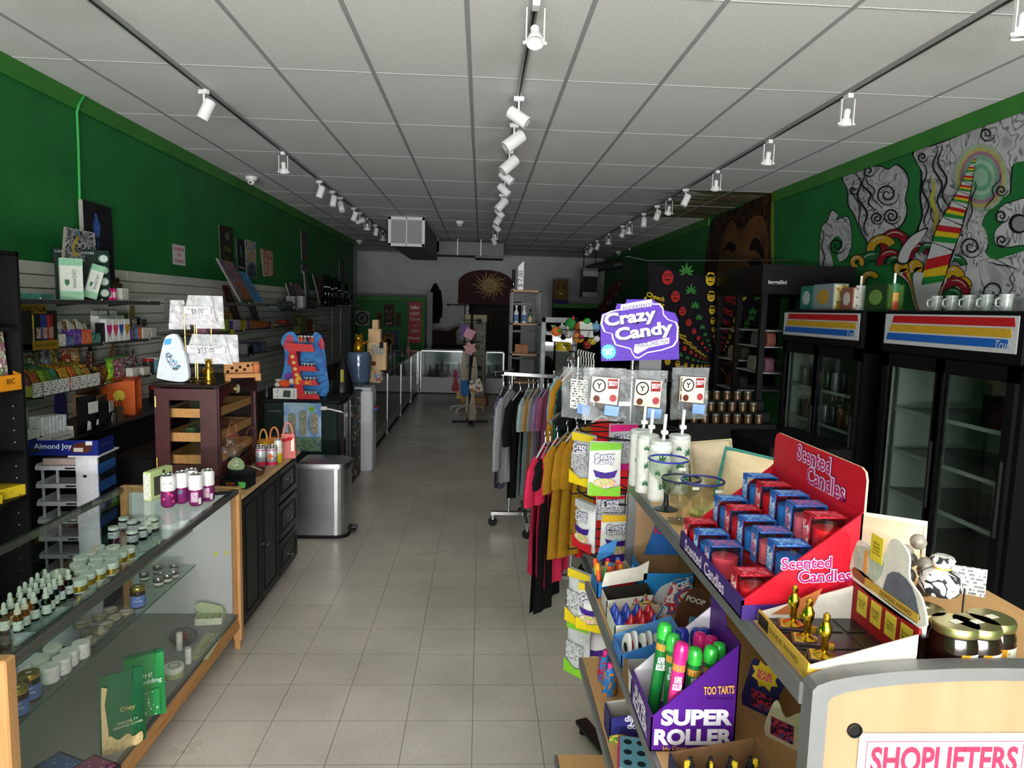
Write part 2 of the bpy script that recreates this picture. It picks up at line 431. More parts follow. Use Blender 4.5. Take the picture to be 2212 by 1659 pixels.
# conduit down the green wall
p_ = P(165, 205, x=XL+.015)
one('conduit', MB().tube([(XL+.012, p_.y, 2.1), (XL+.012, p_.y-.01, 2.5), (XL+.012, p_.y+.005, 3.0), (XL+.014, p_.y, 3.22), (XL+.03, p_.y, 3.27), (XL+.03, p_.y+.07, 3.35)], .009, 8), M('#2f8f45', .4),
    'thin green painted conduit running down the left green wall', 'conduit')
# ================================================================== glass counter case in the left foreground
OAK = WOOD('#b28050', '#9c6a3a', .4, 'y'); OAKZ = WOOD('#b98a5c', '#a87848', .4, 'z'); OAKX = WOOD('#b98a5c', '#a87848', .4, 'x')
RAIL = M('#6d6c6a', .35, .8, .06); LAM = M('#b9babb', .5, 0, .05)
ca = thing('display_case', 'oak and glass counter display case full of jars and dropper bottles', 'display case', (0, 0, 0))
X0, X1, Y0, Y1, ZT = -1.9, -1.28, 1.83, 3.685, .905
part('base', MB().prism([(X0, .1), (X1-.02, .1), (X1, .13), (X1-.012, .19), (X0, .19)], Y0, Y1, 'xz').box(X0+.04, X1-.09, Y0+.03, Y1-.03, .06, .1), OAK, ca)
part('deck', MB().box(X0+.02, X1-.03, Y0+.02, Y1-.02, .19, .2), M('#8d8e8b', .6), ca)
for x, y in ((X1-.04, Y1-.045), (X1-.04, Y0), (X0, Y1-.045), (X0, Y0)):
    part('corner_post', MB().cbox(x, x+.045, y, y+.045, .05, ZT+.004, .005), OAKZ, ca)
    part('leg', MB().cbox(x+.005, x+.035, y+.005, y+.035, 0, .1, .003), OAKZ, ca)
part('end_panel', MB().box(X0+.03, X1-.04, Y1-.03, Y1-.012, .2, ZT-.02), M('#c6c7c8', .45, 0, .03), ca)
part('end_panel', MB().box(X0+.03, X1-.04, Y0+.012, Y0+.03, .2, ZT-.02), LAM, ca)
part('end_rail', MB().cbox(X0+.04, X1-.035, Y1-.035, Y1, ZT-.03, ZT+.004, .004), OAKX, ca)
part('top_rail', MB().cbox(X1-.028, X1+.004, Y0+.03, Y1-.03, ZT-.03, ZT, .003), RAIL, ca)
part('top_rail', MB().cbox(X0-.004, X0+.022, Y0+.03, Y1-.03, ZT-.03, ZT, .003), RAIL, ca)
part('sill_rail', MB().cbox(X1-.03, X1-.008, Y0+.04, Y1-.04, .19, .205, .003), RAIL, ca)
EDGE = M('#2f5a4c', .15, 0, .05)
part('top_pane', MB().box(X0, X1-.004, Y0+.02, Y1-.03, ZT+.001, ZT+.006, 0), GLASS('#f6fdfa', .99), ca)
part('front_pane', MB().box(X1-.016, X1-.011, Y0+.045, Y1-.045, .2, ZT-.03), CLEAR, ca)
for z, xf_, yn in ((.68, -1.52, Y0+.04), (.485, -1.51, Y0+.04)):
    part('shelf', MB().box(X0+.03, xf_, yn, 3.63, z-.006, z), GLASS('#eef8f3', .97), ca)
    part('shelf_edge', MB().box(xf_, xf_+.0025, yn, 3.63, z-.006, z), EDGE, ca)
for y in (Y1-.036, Y0+.03): part('shelf_standard', MB().box(-1.86, -1.845, y, y+.006, .2, ZT-.03), M('#b5b6b7', .4, .3), ca)
for z in (.68, .485): part('shelf_bracket', MB().box(-1.88, -1.55, 2.74, 2.752, z-.03, z-.007), RAIL, ca)
part('sticker', MB().box(-1.42, -1.4, Y1-.032, Y1-.0305, .53, .55), M('#d8d060', .5), ca)
part('sticker', MB().box(-1.36, -1.34, Y1-.032, Y1-.0305, .535, .555), M('#d8d060', .5), ca)
part('door_track', MB().cbox(-1.885, -1.86, Y0+.05, Y1-.05, .2, .212, .003), M('#aeb6bd', .3, .6), ca)
ZU, ZL, ZD = .68, .485, .2

def can(name, label, loc, body, band, group=None, r=.033, h=.157, split=.52, tall=None):
    t = thing(name, label, 'can', loc, 0, group)
    part('body', MB().lathe([(r*.72, 0), (r*.8, .002), (r, .012), (r, h*split)], 20), M(band, .3, .3, .08), t)
    part('upper_wrap', MB().lathe([(r*1.0, h*split), (r, h-.016), (r*.82, h-.004)], 20, cap=False), M(body, .3, .2, .04), t)
    part('lid', MB().lathe([(r*.82, h-.004), (r*.84, h), (r*.78, h), (r*.76, h-.005), (0, h-.005)], 20, cap=False), CHROME, t)
    part('pull_tab', MB().cbox(-.009, .009, -.006, .016, h-.004, h-.0025, .001), STEEL, t)
    return t
for i, (px, py, lb, kind) in enumerate([(364, 1094, 'purple and white copa can, leftmost of five on the glass case', 0), (393, 1086, 'purple white can with teal palm, second of five on glass case', 1),
        (424, 1091, 'purple white can with barcode label, front middle of five', 2), (414, 1080, 'purple white can mostly hidden behind the other four cans', 2), (449, 1081, 'purple white can, rightmost of five on the glass case', 2)]):
    p = P(px, py, z=ZT+.006)
    c = can('drink_can', lb, p, '#e6e4e6', '#7a2560', 'purple drink cans on the glass case')
    f = -math.atan2(p.x, p.y)  # facing the shopper
    q = Matrix.Rotation(f, 4, 'Z')
    def on(u, z, q=q): return q @ Vector((math.sin(u)*.0334, -math.cos(u)*.0334, z))
    rt = q @ Vector((1, 0, 0))
    if kind == 0:
        words('copa', c, on(-.1, .118), rt, (0, 0, 1), M('#2b6f7c', .4), w=.034)
        words('adaptogenic', c, on(-.1, .1), rt, (0, 0, 1), M('#3b4a5c', .4), w=.026)
        for u, z in ((.1, .07), (-.6, .045), (.7, .03), (.5, .06)): part('berry_print', MB().prism([(math.cos(a*.7)*.006, math.sin(a*.7)*.006) for a in range(9)], 0, -.0006, 'xz'), M('#e0407c', .4), c, mat=basis(on(u, z), q @ Vector((math.cos(u), math.sin(u), 0)), (0, 0, 1)))
    elif kind == 1:
        for a in range(7): part('palm_print', MB().prism([(-.002, 0), (.002, 0), (.0005, .018)], 0, -.0006, 'xz'), M('#2f8f9a', .4), c, mat=basis(on(-.2, .062), rt, (0, 0, 1)) @ Matrix.Rotation(a*.9-2.7, 4, 'Y'))
    else:
        part('nutrition_print', MB().grid(lambda a, b, on=on: on(-.75+a*1.0, .022+b*.05), 6, 1), PRINT('#7a2560', '#d9c6d4', 'xz', 160, 170, .6), c)
        part('barcode', MB().grid(lambda a, b, on=on: on(.3+a*.45, .012+b*.03), 4, 1), PRINT('#f2f2f2', '#161616', 'zx', 1, 700, .6), c)

b = thing('gift_box', 'pale green window carton standing on the glass case', 'box', P(330, 1078, z=ZT+.006), R(-12))
part('carton', MB().cbox(-.02, .02, -.04, .13, 0, .145, .003), M('#b9c98c', .55), b)
part('window', MB().box(.0201, .0212, -.015, .115, .02, .115), M('#4b4a44', .15), b)
part('end_print', MB().box(-.018, .018, -.0412, -.0402, .01, .135), PRINT('#d9d8cc', '#8b8b83', 'xz', 120, 190, .5), b)
part('emblem', MB().prism([(math.cos(a*.6)*.009, math.sin(a*.6)*.009) for a in range(11)], .0202, .021, 'yz'), M('#3a4028', .5), b, (0, .06, .13))
one('card', MB().cbox(-.05, .05, -.03, .03, 0, .002, .0005), M('#252c3a', .5), 'dark blue printed card lying flat beside the cans', 'card', P(478, 1066, z=ZT+.006), R(20))

def jar(name, label, cat, loc, r, h, glass, lid, lab=None, lidh=.014, group=None, fill=None, labh=(.25, .7), neck=.92, rz=0):
    t = thing(name, label, cat, loc, rz, group)
    part('jar_body', MB().lathe([(r*.9, 0), (r, .004), (r, h-lidh-.012), (r*neck, h-lidh-.003), (r*neck, h-lidh)], 18), glass, t)
    if fill: part('contents', MB().lathe([(r*.86, .003), (r*.94, .005), (r*.94, h-lidh-.016)], 16), fill, t)
    part('lid', MB().lathe([(r*(neck+.03), h-lidh), (r*(neck+.05), h-lidh+.002), (r*(neck+.05), h-.003), (r*neck, h), (0, h)], 18, cap=False), lid, t)
    if lab: part('label_wrap', MB().lathe([(r*1.008, h*labh[0]), (r*1.008, h*labh[1])], 18, cap=False), lab, t)
    return t
# dropper bottles, upper shelf
DB = None
GBOT = GLASS('#1f6b3a', .5, 'gb'); BBOT = GLASS('#22386f', .5, 'bb'); RUB = M('#d9d6cf', .5)
def dropper(loc, glass, lb):
    t = thing('dropper_bottle', lb, 'bottle', loc, rnd.uniform(0, 6), 'dropper bottles on the upper glass shelf')
    part('glass_body', MB().lathe([(.0145, 0), (.0165, .002), (.0165, .055), (.009, .066), (.009, .071)], 14), glass, t)
    part('label_wrap', MB().lathe([(.0168, .01), (.0168, .045)], 14, cap=False), PRINT('#e6e6e2', '#5a6680', 'xz', 300, 260, .45), t)
    part('collar', MB().lathe([(.0115, .069), (.0115, .084), (.009, .086)], 14), RUB, t)
    part('rubber_bulb', MB().lathe([(.0075, .086), (.008, .095), (.007, .106), (.003, .111), (0, .1115)], 12, cap=False), RUB, t)
    return t
spots = [(580, 985), (510, 1030), (460, 1065), (383, 985), (483, 985), (318, 1015), (410, 1020), (268, 1055), (362, 1060), (213, 1095), (305, 1100), (420, 1105), (165, 1130), (255, 1140), (387, 1140), (83, 1185), (172, 1185), (285, 1180), (205, 1230), (90, 1225), (145, 1272), (30, 1270)]
LBG = 'small green glass dropper bottle with white rubber bulb'; LBB = 'small blue glass dropper bottle with white rubber bulb'
pg = pb = None
for i, (cx, cy) in enumerate(spots):
    p = P(cx*.2532, 980+cy*.2532, z=ZU+.111); p.z = ZU
    blue = i in (15, 17, 18, 20, 19)
    if blue: pb = dropper(p, BBOT, LBB) if pb is None else (dup(pb, p, rnd.uniform(0, 6)) and pb)
    else: pg = dropper(p, GBOT, LBG) if pg is None else (dup(pg, p, rnd.uniform(0, 6)) and pg)
# white jars with a gold band
GOLD = M('#c99a2e', .25, .8, .15, 60)
pj_ = None
for cx, cy in [(832, 790), (962, 788), (1090, 795), (768, 833), (898, 832), (1025, 832), (690, 878), (827, 877), (955, 872), (662, 935), (815, 925), (948, 922), (700, 972), (840, 968), (745, 1012), (675, 1065), (505, 1000)]:
    p = P(cx*.2532, 980+cy*.2532, z=ZU+.056); p.z = ZU
    if pj_ is None: pj_ = jar('cream_jar', 'white cream jar with a shiny gold band inside the case', 'jar', p, .031, .056, M('#dcdad5', .3), M('#d6d4ce', .45), GOLD, .02, 'gold banded jars on the upper glass shelf', None, (.12, .55), .98)
    else: dup(pj_, p, rnd.uniform(0, 6))
pj_ = None
for cx, cy in [(1070, 532), (1130, 567), (1200, 545), (1245, 580), (1312, 542), (968, 622), (1128, 652), (1208, 612)]:
    p = P(cx*.2532, 980+cy*.2532, z=ZU+.075); p.z = ZU
    if p.y > 3.6: p.y = 3.6
    if pj_ is None: pj_ = jar('salve_jar', 'small green glass jar with flat white lid inside the case', 'jar', p, .026, .075, GLASS('#3f6b58', .7, 'gj'), M('#dfe0dd', .45), PRINT('#dfe0e2', '#44506e', 'xz', 240, 240, .5), .014, 'green glass jars on the upper shelf', M('#4d6b52', .6))
    else: dup(pj_, p, rnd.uniform(0, 6))
# lower shelf
HON = M('#2a1208', .12, 0, .2); HGL = GLASS('#6b3a1c', .6, 'hon'); GLID = M('#b09a4e', .3, .9, .06)
for px, py, lb, r in ((36, 1484, 'dark honey jar with blue label, nearest in the glass case', .034), (62, 1452, 'dark honey jar with blue label, second in the glass case', .034), (297, 1266, 'dark honey jar standing alone at the middle of the shelf', .033)):
    p = P(px, py, z=ZL+.098); p.z = ZL
    t = jar('honey_jar', lb, 'jar', p, r, .098, HON, GLID, M('#5a74b8', .45), .018, 'blue label honey jars in the glass case', None, (.08, .62))
    f = -math.atan2(p.x, p.y); q = Matrix.Rotation(f, 4, 'Z')
    for s_, z, w_ in (('OH!', .052, .018), ('Honey', .037, .036)): words(s_, t, q @ Vector((0, -r*1.035, z)), q @ Vector((1, 0, 0)), (0, 0, 1), M('#e8ecf4', .4), w=w_)
    part('price_sticker', MB().box(-.009, .009, -.004, .004, .098, .0985), M('#e0dccb', .6), t, rz=.4)
pj_ = None
for cx, cy in [(445, 580), (590, 605), (690, 540), (345, 668), (525, 668), (425, 738)]:
    p = P(cx*.2532, 1250+cy*.2532, z=ZL+.062); p.z = ZL
    if pj_ is None: pj_ = jar('balm_jar', 'white domed balm jar with blue print on the lower shelf', 'jar', p, .031, .062, M('#dddcda', .28), M('#d8d7d2', .35), PRINT('#dddcda', '#46508a', 'xz', 200, 190, .4), .024, 'white balm jars on the lower glass shelf', None, (.12, .5), .99)
    else: dup(pj_, p, rnd.uniform(0, 6))
pj_ = None
for cx, cy in [(1345, 948), (1487, 942), (1230, 1008), (1480, 988), (1372, 1003), (1425, 1022), (1350, 1052)]:
    p = P(cx*.2532, 980+cy*.2532, z=ZL+.045); p.z = ZL
    if pj_ is None: pj_ = jar('tincture_jar', 'tiny clear jar with ribbed silver lid on the lower shelf', 'jar', p, .024, .045, GLASS('#e8ece8', .9, 'tj'), M('#a8a8a6', .28, .9), M('#c9c8c0', .5), .016, 'silver lid jars on the lower glass shelf', M('#7c6a52', .6), (.2, .5))
    else: dup(pj_, p, rnd.uniform(0, 6))
pj_ = None
for cx, cy in [(690, 392), (845, 325), (900, 392), (970, 332), (1075, 282), (860, 442), (760, 525), (940, 268)]:
    p = P(cx*.2532, 1250+cy*.2532, z=ZL+.004); p.z = ZL
    if pj_ is None:
        pj_ = thing('sample_tin', 'flat round tin with printed paper tag lying on shelf', 'tin', p, 0, 'round sample tins on the lower glass shelf')
        part('tin', MB().lathe([(.03, 0), (.03, .01), (.027, .012), (0, .012)], 18), M('#a79a83', .35, .4), pj_)
        part('paper_tag', MB().box(-.022, .022, -.01, .012, .0122, .0135), PRINT('#d9d6cc', '#4a4038', 'xy', 200, 260, .5), pj_)
    else: dup(pj_, p, rnd.uniform(0, 6))
# deck
BAGG = M('#1d5a38', .5, 0, .12); TAN = M('#c8b083', .6)
def pouch(name, label, loc, rz, w, h, d, face, side, group=None, cat='pouch', top=.012):
    t = thing(name, label, cat, loc, rz, group)
    def fr(sg):
        def f(a, b):
            e = math.sin(math.pi*min(1, b*1.15))**.6 if b < .87 else .0
            return ((a-.5)*w*(1-.05*b), sg*(.002+d*.5*max(0, e)*(1-abs(2*a-1)**3)*(1-b*.35)), b*h)
        return f
    part('front_film', MB().grid(fr(-1), 8, 10), face, t); part('back_film', MB().grid(fr(1), 8, 10), side, t)
    part('seal', MB().box(-w*.475, w*.475, -.0025, .0025, h-.012, h+.002), side, t)
    return t
p = P(267, 1612, z=ZD)
t = pouch('ground_cover_bag', 'dark green Oley ground cover bag standing at the case front', p, R(38), .155, .30, .06, BAGG, BAGG)
part('tan_stripe', MB().prism([(-.074, .0), (-.05, .0), (-.052, .1), (-.06, .2), (-.05, .26), (-.068, .27), (-.072, .2)], -.0185, -.0195, 'xz'), TAN, t)
part('tan_splash', MB().prism(blob([(-.06, .002), (.05, .004), (.06, .05), (.03, .04), (.01, .06), (-.02, .045), (-.05, .07)], 4), -.0215, -.0235, 'xz'), M('#bfa878', .6, 0, .3), t)
for s_, z, w_, c_ in (('Oley', .165, .05, '#b99c62'), ('SPECIALTY', .115, .07, '#b9b38a'), ('GROUND COVER', .1, .1, '#c9c3a0')): words(s_, t, (.012, -.034, z), (1, 0, 0), (0, 0, 1), M(c_, .5), w=w_)
p = P(318, 1560, z=ZD)
t = pouch('pet_bedding_bag', 'bright green pet bedding bag standing behind the ground cover', p+Vector((-.02, .03, 0)), R(30), .15, .28, .05, M('#2c8a4a', .5), BAGG)
for s_, z, w_ in (('OH!', .195, .05), ('PetBedding', .165, .12)): words(s_, t, (0, -.03, z), (1, 0, 0), (0, 0, 1), M('#e4efe4', .5), w=w_)
part('bullet_print', MB().box(-.06, .05, -.031, -.0302, .02, .13), PRINT('#2c8a4a', '#dbeadb', 'xz', 90, 70, .4), t)
t = jar('pomade_jar', 'wide white jar with olive label at the bottom of the case', 'jar', P(376, 1460, z=ZD), .042, .05, M('#dad9d2', .3), M('#d2d3c8', .35), M('#9aa86a', .5), .022, None, None, (.1, .5), .99)
part('lid_print', MB().lathe([(.026, .0502), (.026, .0508), (.02, .0508)], 20, cap=False), M('#7c8a64', .5), t)
for px, py, h_, lb in ((388, 1403, .085, 'white paper tube standing upright, taller of the two in case'), (407, 1432, .075, 'white paper tube standing upright, shorter of the two in case')):
    q = P(px, py, z=ZD); one('paper_tube', MB().lathe([(.014, 0), (.014, h_), (.011, h_), (.011, .004), (0, .004)], 16), M('#d8d6d0', .6), lb, 'tube', q)
t = thing('soap_dish', 'dark speckled oval dish with red stones in the case', 'dish', P(397, 1380, z=ZD), R(-55))
part('dish', MB().lathe([(.02, 0), (.085, .006), (.1, .022), (.096, .022), (.08, .01), (0, .008)], 24, cap=False).xf(Matrix.Diagonal((1, .62, 1, 1))), ART(['#3b3a3c', '#57555a', '#8a8788', '#434147'], 90, .35), t)
for k in range(9): part('stone', MB().ball((-.045+.011*k, rnd.uniform(-.012, .012), .016), .011, .008, .007, 8, 5), M('#8c4338', .4), t)
t = thing('sample_carton', 'pale green open carton of samples in the case corner', 'box', P(466, 1338, z=ZD)+Vector((-.02, -.02, 0)), R(8))
part('tray', MB().box(-.065, .065, -.045, .045, 0, .004).box(-.065, .065, -.047, -.044, 0, .035).box(-.067, -.064, -.045, .045, 0, .04).box(.064, .067, -.045, .045, 0, .04), M('#cfd6bd', .6), t)
part('header_card', MB().prism([(-.065, 0), (.065, 0), (.05, .06), (-.06, .09), (-.09, .07)], .044, .047, 'xz'), M('#bccaa0', .6), t)
for k in range(3): part('packet', MB().cbox(-.05+.035*k, -.022+.035*k, -.03, .02, .004, .03, .004), M('#a9bb88', .5), t)
t = thing('printed_mat', 'olive printed leaflet strip lying flat in the case', 'leaflet', P(450, 1390, z=ZD), R(4))
part('sheet', MB().box(-.045, .045, -.16, .11, 0, .001), M('#a9b088', .6), t)
for k, s_ in enumerate(('CUSTOM', 'JUST', 'FOR YOU')): words(s_, t, (.0, .06-.075*k, .0016), (.35, 1, 0), (-1, .35, 0), M('#3c3f28', .5), w=.07)
for px, py, c_, lb in ((130, 1650, '#3c5a86', 'flat blue carton lying at the near end of the case'), (205, 1657, '#7a3a58', 'flat maroon carton lying at the near end of the case')):
    q = P(px, py, z=ZD+.03); t = thing('flat_carton', lb, 'box', (q.x, q.y, ZD), R(-25))
    part('carton', MB().cbox(-.07, .07, -.05, .05, 0, .03, .002), M('#26262a', .5), t); part('top_print', MB().box(-.06, .06, -.04, .04, .03, .031), PRINT(c_, '#b9c4d8', 'xy', 60, 80, .35), t)
# ================================================================== black cabinet, humidor and what stands on them
BLK = M('#1c1d1c', .4, 0, .12); BIRCH = WOOD('#c4a277', '#ac8960', .5, 'y')
cb = thing('storage_cabinet', 'low black cabinet with two doors, three drawers and light wood top', 'cabinet', (0, 0, 0))
part('body', MB().box(-1.9, -1.32, 3.75, 4.92, .05, .82).box(-1.88, -1.36, 3.78, 4.9, 0, .05), BLK, cb)
part('worktop', MB().cbox(-1.92, -1.285, 3.735, 4.94, .82, .845, .004), BIRCH, cb)
def front_panel(name, y0, y1, z0, z1, x=-1.32, knob=None):
    d = part(name, MB().cbox(x, x+.018, y0, y1, z0, z1, .004), BLK, cb)
    mo = MB(); i = .045
    for a, b_, c_, e in ((y0+i, y1-i, z0+i, z0+i+.008), (y0+i, y1-i, z1-i-.008, z1-i), (y0+i, y0+i+.008, z0+i, z1-i), (y1-i-.008, y1-i, z0+i, z1-i)):
        part('moulding', MB().cbox(x+.018, x+.024, a, b_, c_, e, .002), BLK, d)
    if knob: part('knob', MB().lathe([(.004, 0), (.004, .014), (.012, .02), (.013, .024), (.006, .028), (0, .028)], 12).xf(Matrix.Translation((x+.018, knob[0], knob[1])) @ Matrix.Rotation(R(90), 4, 'Y')), CHROME, d)
front_panel('door', 3.77, 4.085, .08, .8); front_panel('door', 4.1, 4.45, .08, .8, knob=(4.125, .43))
for z0, z1, k in ((.08, .3, .172), (.32, .56, .44), (.58, .8, .7)): front_panel('drawer', 4.47, 4.9, z0, z1, knob=(4.66, k))
ZC = .845
MAH = M('#3b1218', .32, 0, .25, 14); MAHT = M('#1f1413', .35)
hx0, hx1, hy0, hy1, hz = -1.83, -1.475, 3.92, 4.58, 1.43
hu = thing('humidor_cabinet', 'dark mahogany glass-sided humidor cabinet standing on the black cabinet', 'humidor', (0, 0, 0))
part('top_board', MB().cbox(hx0-.015, hx1+.015, hy0-.015, hy1+.015, hz-.02, hz, .005), MAHT, hu)
part('plinth', MB().cbox(hx0, hx1, hy0, hy1, ZC, ZC+.05, .004), MAH, hu)
for x, y in ((hx0, hy0), (hx1-.03, hy0), (hx0, hy1-.03), (hx1-.03, hy1-.03)): part('corner_post', MB().box(x, x+.03, y, y+.03, ZC+.05, hz-.02), MAH, hu)
part('back_panel', MB().box(hx0, hx0+.012, hy0+.03, hy1-.03, ZC+.05, hz-.02), MAHT, hu)
part('rear_panel', MB().box(hx0+.03, hx1-.03, hy1-.014, hy1, ZC+.05, hz-.02), MAHT, hu)
d = part('door', MB().box(hx0+.005, hx0+.085, hy0-.02, hy0-.001, ZC+.055, hz-.025).box(hx1-.1, hx1-.005, hy0-.02, hy0-.001, ZC+.055, hz-.025).box(hx0+.085, hx1-.1, hy0-.02, hy0-.001, hz-.09, hz-.025).box(hx0+.085, hx1-.1, hy0-.02, hy0-.001, ZC+.055, ZC+.12), MAH, hu)
part('pane', MB().box(hx0+.085, hx1-.1, hy0-.012, hy0-.008, ZC+.12, hz-.09), CLEAR, d)
for z in (1.33, .98): part('hinge', MB().cyl((hx0+.012, hy0-.023, z-.03), (hx0+.012, hy0-.023, z+.03), .005, n=8), M('#c9a24e', .25, .9), d)
arch = [(hy0+.03, hz-.02), (hy1-.03, hz-.02), (hy1-.03, hz-.11)]+[(hy0+.31+.265*math.cos(a), hz-.115+.055*math.sin(a)) for a in [i*math.pi/10 for i in range(11)]]+[(hy0+.03, hz-.11)]
sd = part('side_frame', MB().prism(arch, hx1-.012, hx1, 'yz').box(hx1-.012, hx1, hy0+.03, hy1-.03, ZC+.05, ZC+.09), MAH, hu)
part('pane', MB().box(hx1-.01, hx1-.006, hy0+.03, hy1-.03, ZC+.09, hz-.06), CLEAR, hu)
hg = part('hygrometer', MB().lathe([(.03, 0), (.03, .006), (.026, .009), (.024, .006)], 20, cap=False).xf(Matrix.Translation((hx1, 4.21, 1.375)) @ Matrix.Rotation(R(90), 4, 'Y')), M('#c9b06a', .25, .9), hu)
part('dial', MB().lathe([(.025, .006), (0, .0062)], 20, cap=False).xf(Matrix.Translation((hx1, 4.21, 1.375)) @ Matrix.Rotation(R(90), 4, 'Y')), M('#e6e2d2', .4), hg)
part('needle', MB().box(hx1+.0065, hx1+.0075, 4.209, 4.211, 1.375, 1.393), BLACK, hg)
CED = WOOD('#b98a55', '#a5753f', .6, 'y')
for k, z in enumerate((1.24, 1.1, .97)):
    t = part('tray', MB().box(hx0+.03, hx0+.045, hy0+.03, hy1-.03, z, z+.045).box(hx1-.045, hx1-.03, hy0+.03, hy1-.03, z, z+.045).box(hx0+.045, hx1-.045, hy0+.03, hy0+.045, z, z+.045).box(hx0+.045, hx1-.045, hy1-.045, hy1-.03, z, z+.045).box(hx0+.03, hx1-.03, hy0+.03, hy1-.03, z-.006, z), CED, hu)
for k in range(4):
    p = (-1.7+.05*(k % 2), 4.1+.1*k, 1.104); one('cigar_bundle', MB().cbox(-.03, .03, -.045, .045, 0, .05, .008), [M(['#3f5a34', '#5d4a30', '#a9a49a', '#7c3c2c'][k], .5)], ['green wrapped cigar bundle in the humidor', 'brown cigar bundle in the humidor middle tray', 'grey foil cigar packet in the humidor', 'red brown cigar bundle at the back of humidor'][k], 'bundle', p, .3*k)
one('fruit_bag', MB().ball((0, 0, .05), .08, .07, .055), ART(['#8c3a2a', '#c9923a', '#7a2a22', '#d9b25a'], 40, .3), 'red and yellow netted bag on the humidor floor', 'bag', (-1.6, 4.42, ZC+.05))
# on top of the humidor
BRASS = M('#b08a4a', .25, .95)
st = thing('bag_stand', 'brass wire stand hung with clear bags of ribbons', 'stand', (-1.66, 4.12, hz))
wr_ = MB()
part('base_ring', MB().tube([(.09*math.cos(a/10*math.pi*2), .09*math.sin(a/10*math.pi*2), .006) for a in range(11)], .004), BRASS, st)
for x, y, h_ in ((-.07, -.03, .44), (.0, -.03, .5), (.075, .0, .42), (-.045, .05, .44)): part('upright', MB().cyl((x*.9, y*.9, .004), (x, y, h_), .0045, n=8), BRASS, st)
for z in (.44, .27): part('hook_ring', MB().tube([(.09*math.cos(a/12*math.pi*2), .06*math.sin(a/12*math.pi*2), z) for a in range(13)], .003), BRASS, st)
def polybag(label, loc, rz, w, h, tilt, content, txt=None, group='clear ribbon bags hanging on the brass stand', fl=.4):
    t = thing('ribbon_bag', label, 'bag', loc, rz, group)
    def sh(sg): return lambda a, b: ((a-.5)*w*(1.05-.38*b)+tilt*b, sg*(.003+.014*math.sin(math.pi*a)*(math.sin(math.pi*b)**.7 if b < 1 else 0))+.004*math.sin(9*a+7*b), -b*h if False else -(1-b)*h)
    part('front_film', MB().grid(sh(-1), 8, 8), FILM('#e4e6ea', fl), t); part('back_film', MB().grid(sh(1), 8, 8), FILM('#d8dade', fl), t)
    part('ribbons', MB().grid(lambda a, b: ((a-.5)*w*.8+tilt*b*.5, .006*math.sin(20*a+13*b), -h*(.97-.5*b)), 10, 8), content, t)
    if txt:
        part('price_card', MB().box(-w*.42+tilt*.5, w*.40+tilt*.5, -.024, -.023, -h*.62, -h*.38), M('#e6e6e4', .5), t)
        for k, s_ in enumerate(txt): words(s_, t, (tilt*.5, -.0245, -h*(.45+.1*k)), (1, .0, .06), (0, 0, 1), M('#1b2236', .5), w=w*(.66-.3*k))
    return t
RIB = [ART(['#e2e4ea', '#8fa4c9', '#d8b9b4', '#f0f0f2', '#6f7688'], 55, .3, s) for s in range(4)]
polybag('clear bag of ribbons with handwritten price card, front top of stand', (-1.615, 4.03, hz+.5), R(-8), .20, .17, .0, RIB[0], ('Wake ribbons', '$8.00'))
polybag('clear bag of ribbons overlapping to the right on top of stand', (-1.57, 4.06, hz+.5), R(14), .15, .19, .02, RIB[1])
polybag('clear bag of pastel ribbons hanging at the back of stand', (-1.76, 4.10, hz+.47), R(30), .11, .17, -.01, RIB[2])
polybag('clear bag with wide handwritten card on the lower ring', (-1.56, 4.0, hz+.28), R(-4), .27, .17, .0, RIB[3], ('Ice/Lights Green', '$15.00'))
polybag('crinkled clear bag on the lower ring by the bamboo rack', (-1.47, 4.02, hz+.28), R(10), .14, .16, .02, RIB[0])
t = thing('bunny_pouch', 'white rounded pouch with blue print hanging on the brass stand', 'pouch', (-1.72, 3.98, hz+.02), R(-4))
part('pouch', MB().prism(blob([(-.10, .0), (.04, -.01), (.06, .06), (.01, .24), (-.05, .25), (-.08, .2), (-.12, .03)], 5), -.012, .012, 'xz'), M('#c9cfd8', .3), t)
part('blue_patch', MB().prism([(-.07, .225), (-.03, .235), (-.035, .2), (-.072, .195)], -.0125, -.0135, 'xz'), M('#4a9fd0', .4), t)
part('print', MB().prism(blob([(-.07, .13), (-.02, .05), (.02, .07), (.0, .1), (-.04, .15)], 5), -.0125, -.0135, 'xz'), ART(['#6fb4d8', '#4a4a50', '#c9cfd8', '#2f6f9a'], 40, .4), t)
t = thing('gold_statue', 'ornate gold figurine standing on the humidor top', 'figurine', (-1.555, 3.99, hz))
gm = M('#8c6a24', .28, .9, .5, 90, .6)
part('base', MB().lathe([(.032, 0), (.032, .008), (.026, .012)], 16), gm, t)
part('body', MB().lathe([(.025, .012), (.028, .03), (.022, .05), (.027, .07), (.02, .09), (.016, .1), (.019, .115), (.012, .13), (.004, .14), (0, .142)], 14), gm, t)
for s_ in (-1, 1):
    part('arm', MB().tube([(s_*.02, -.005, .085), (s_*.03, -.015, .07), (s_*.012, -.026, .055)], [.008, .008, .006], 8), gm, t)
    part('ear', MB().ball((s_*.015, 0, .132), .007, .005, .012, 8, 5), gm, t)
BAM = WOOD('#a9774a', '#936238', .5, 'x')
t = thing('pipe_rack', 'bamboo rack with a row of round holes on humidor top', 'rack', (-1.43, 4.17, hz), R(28))
part('base', MB().cbox(-.1, .1, -.05, .0, .02, .045, .002), BAM, t)
for x in (-.085, .085): part('foot', MB().box(x-.015, x+.015, -.045, -.005, 0, .02), BAM, t)
bp_ = part('back_board', MB().cbox(-.1, .1, 0, .012, .02, .11, .004), BAM, t)
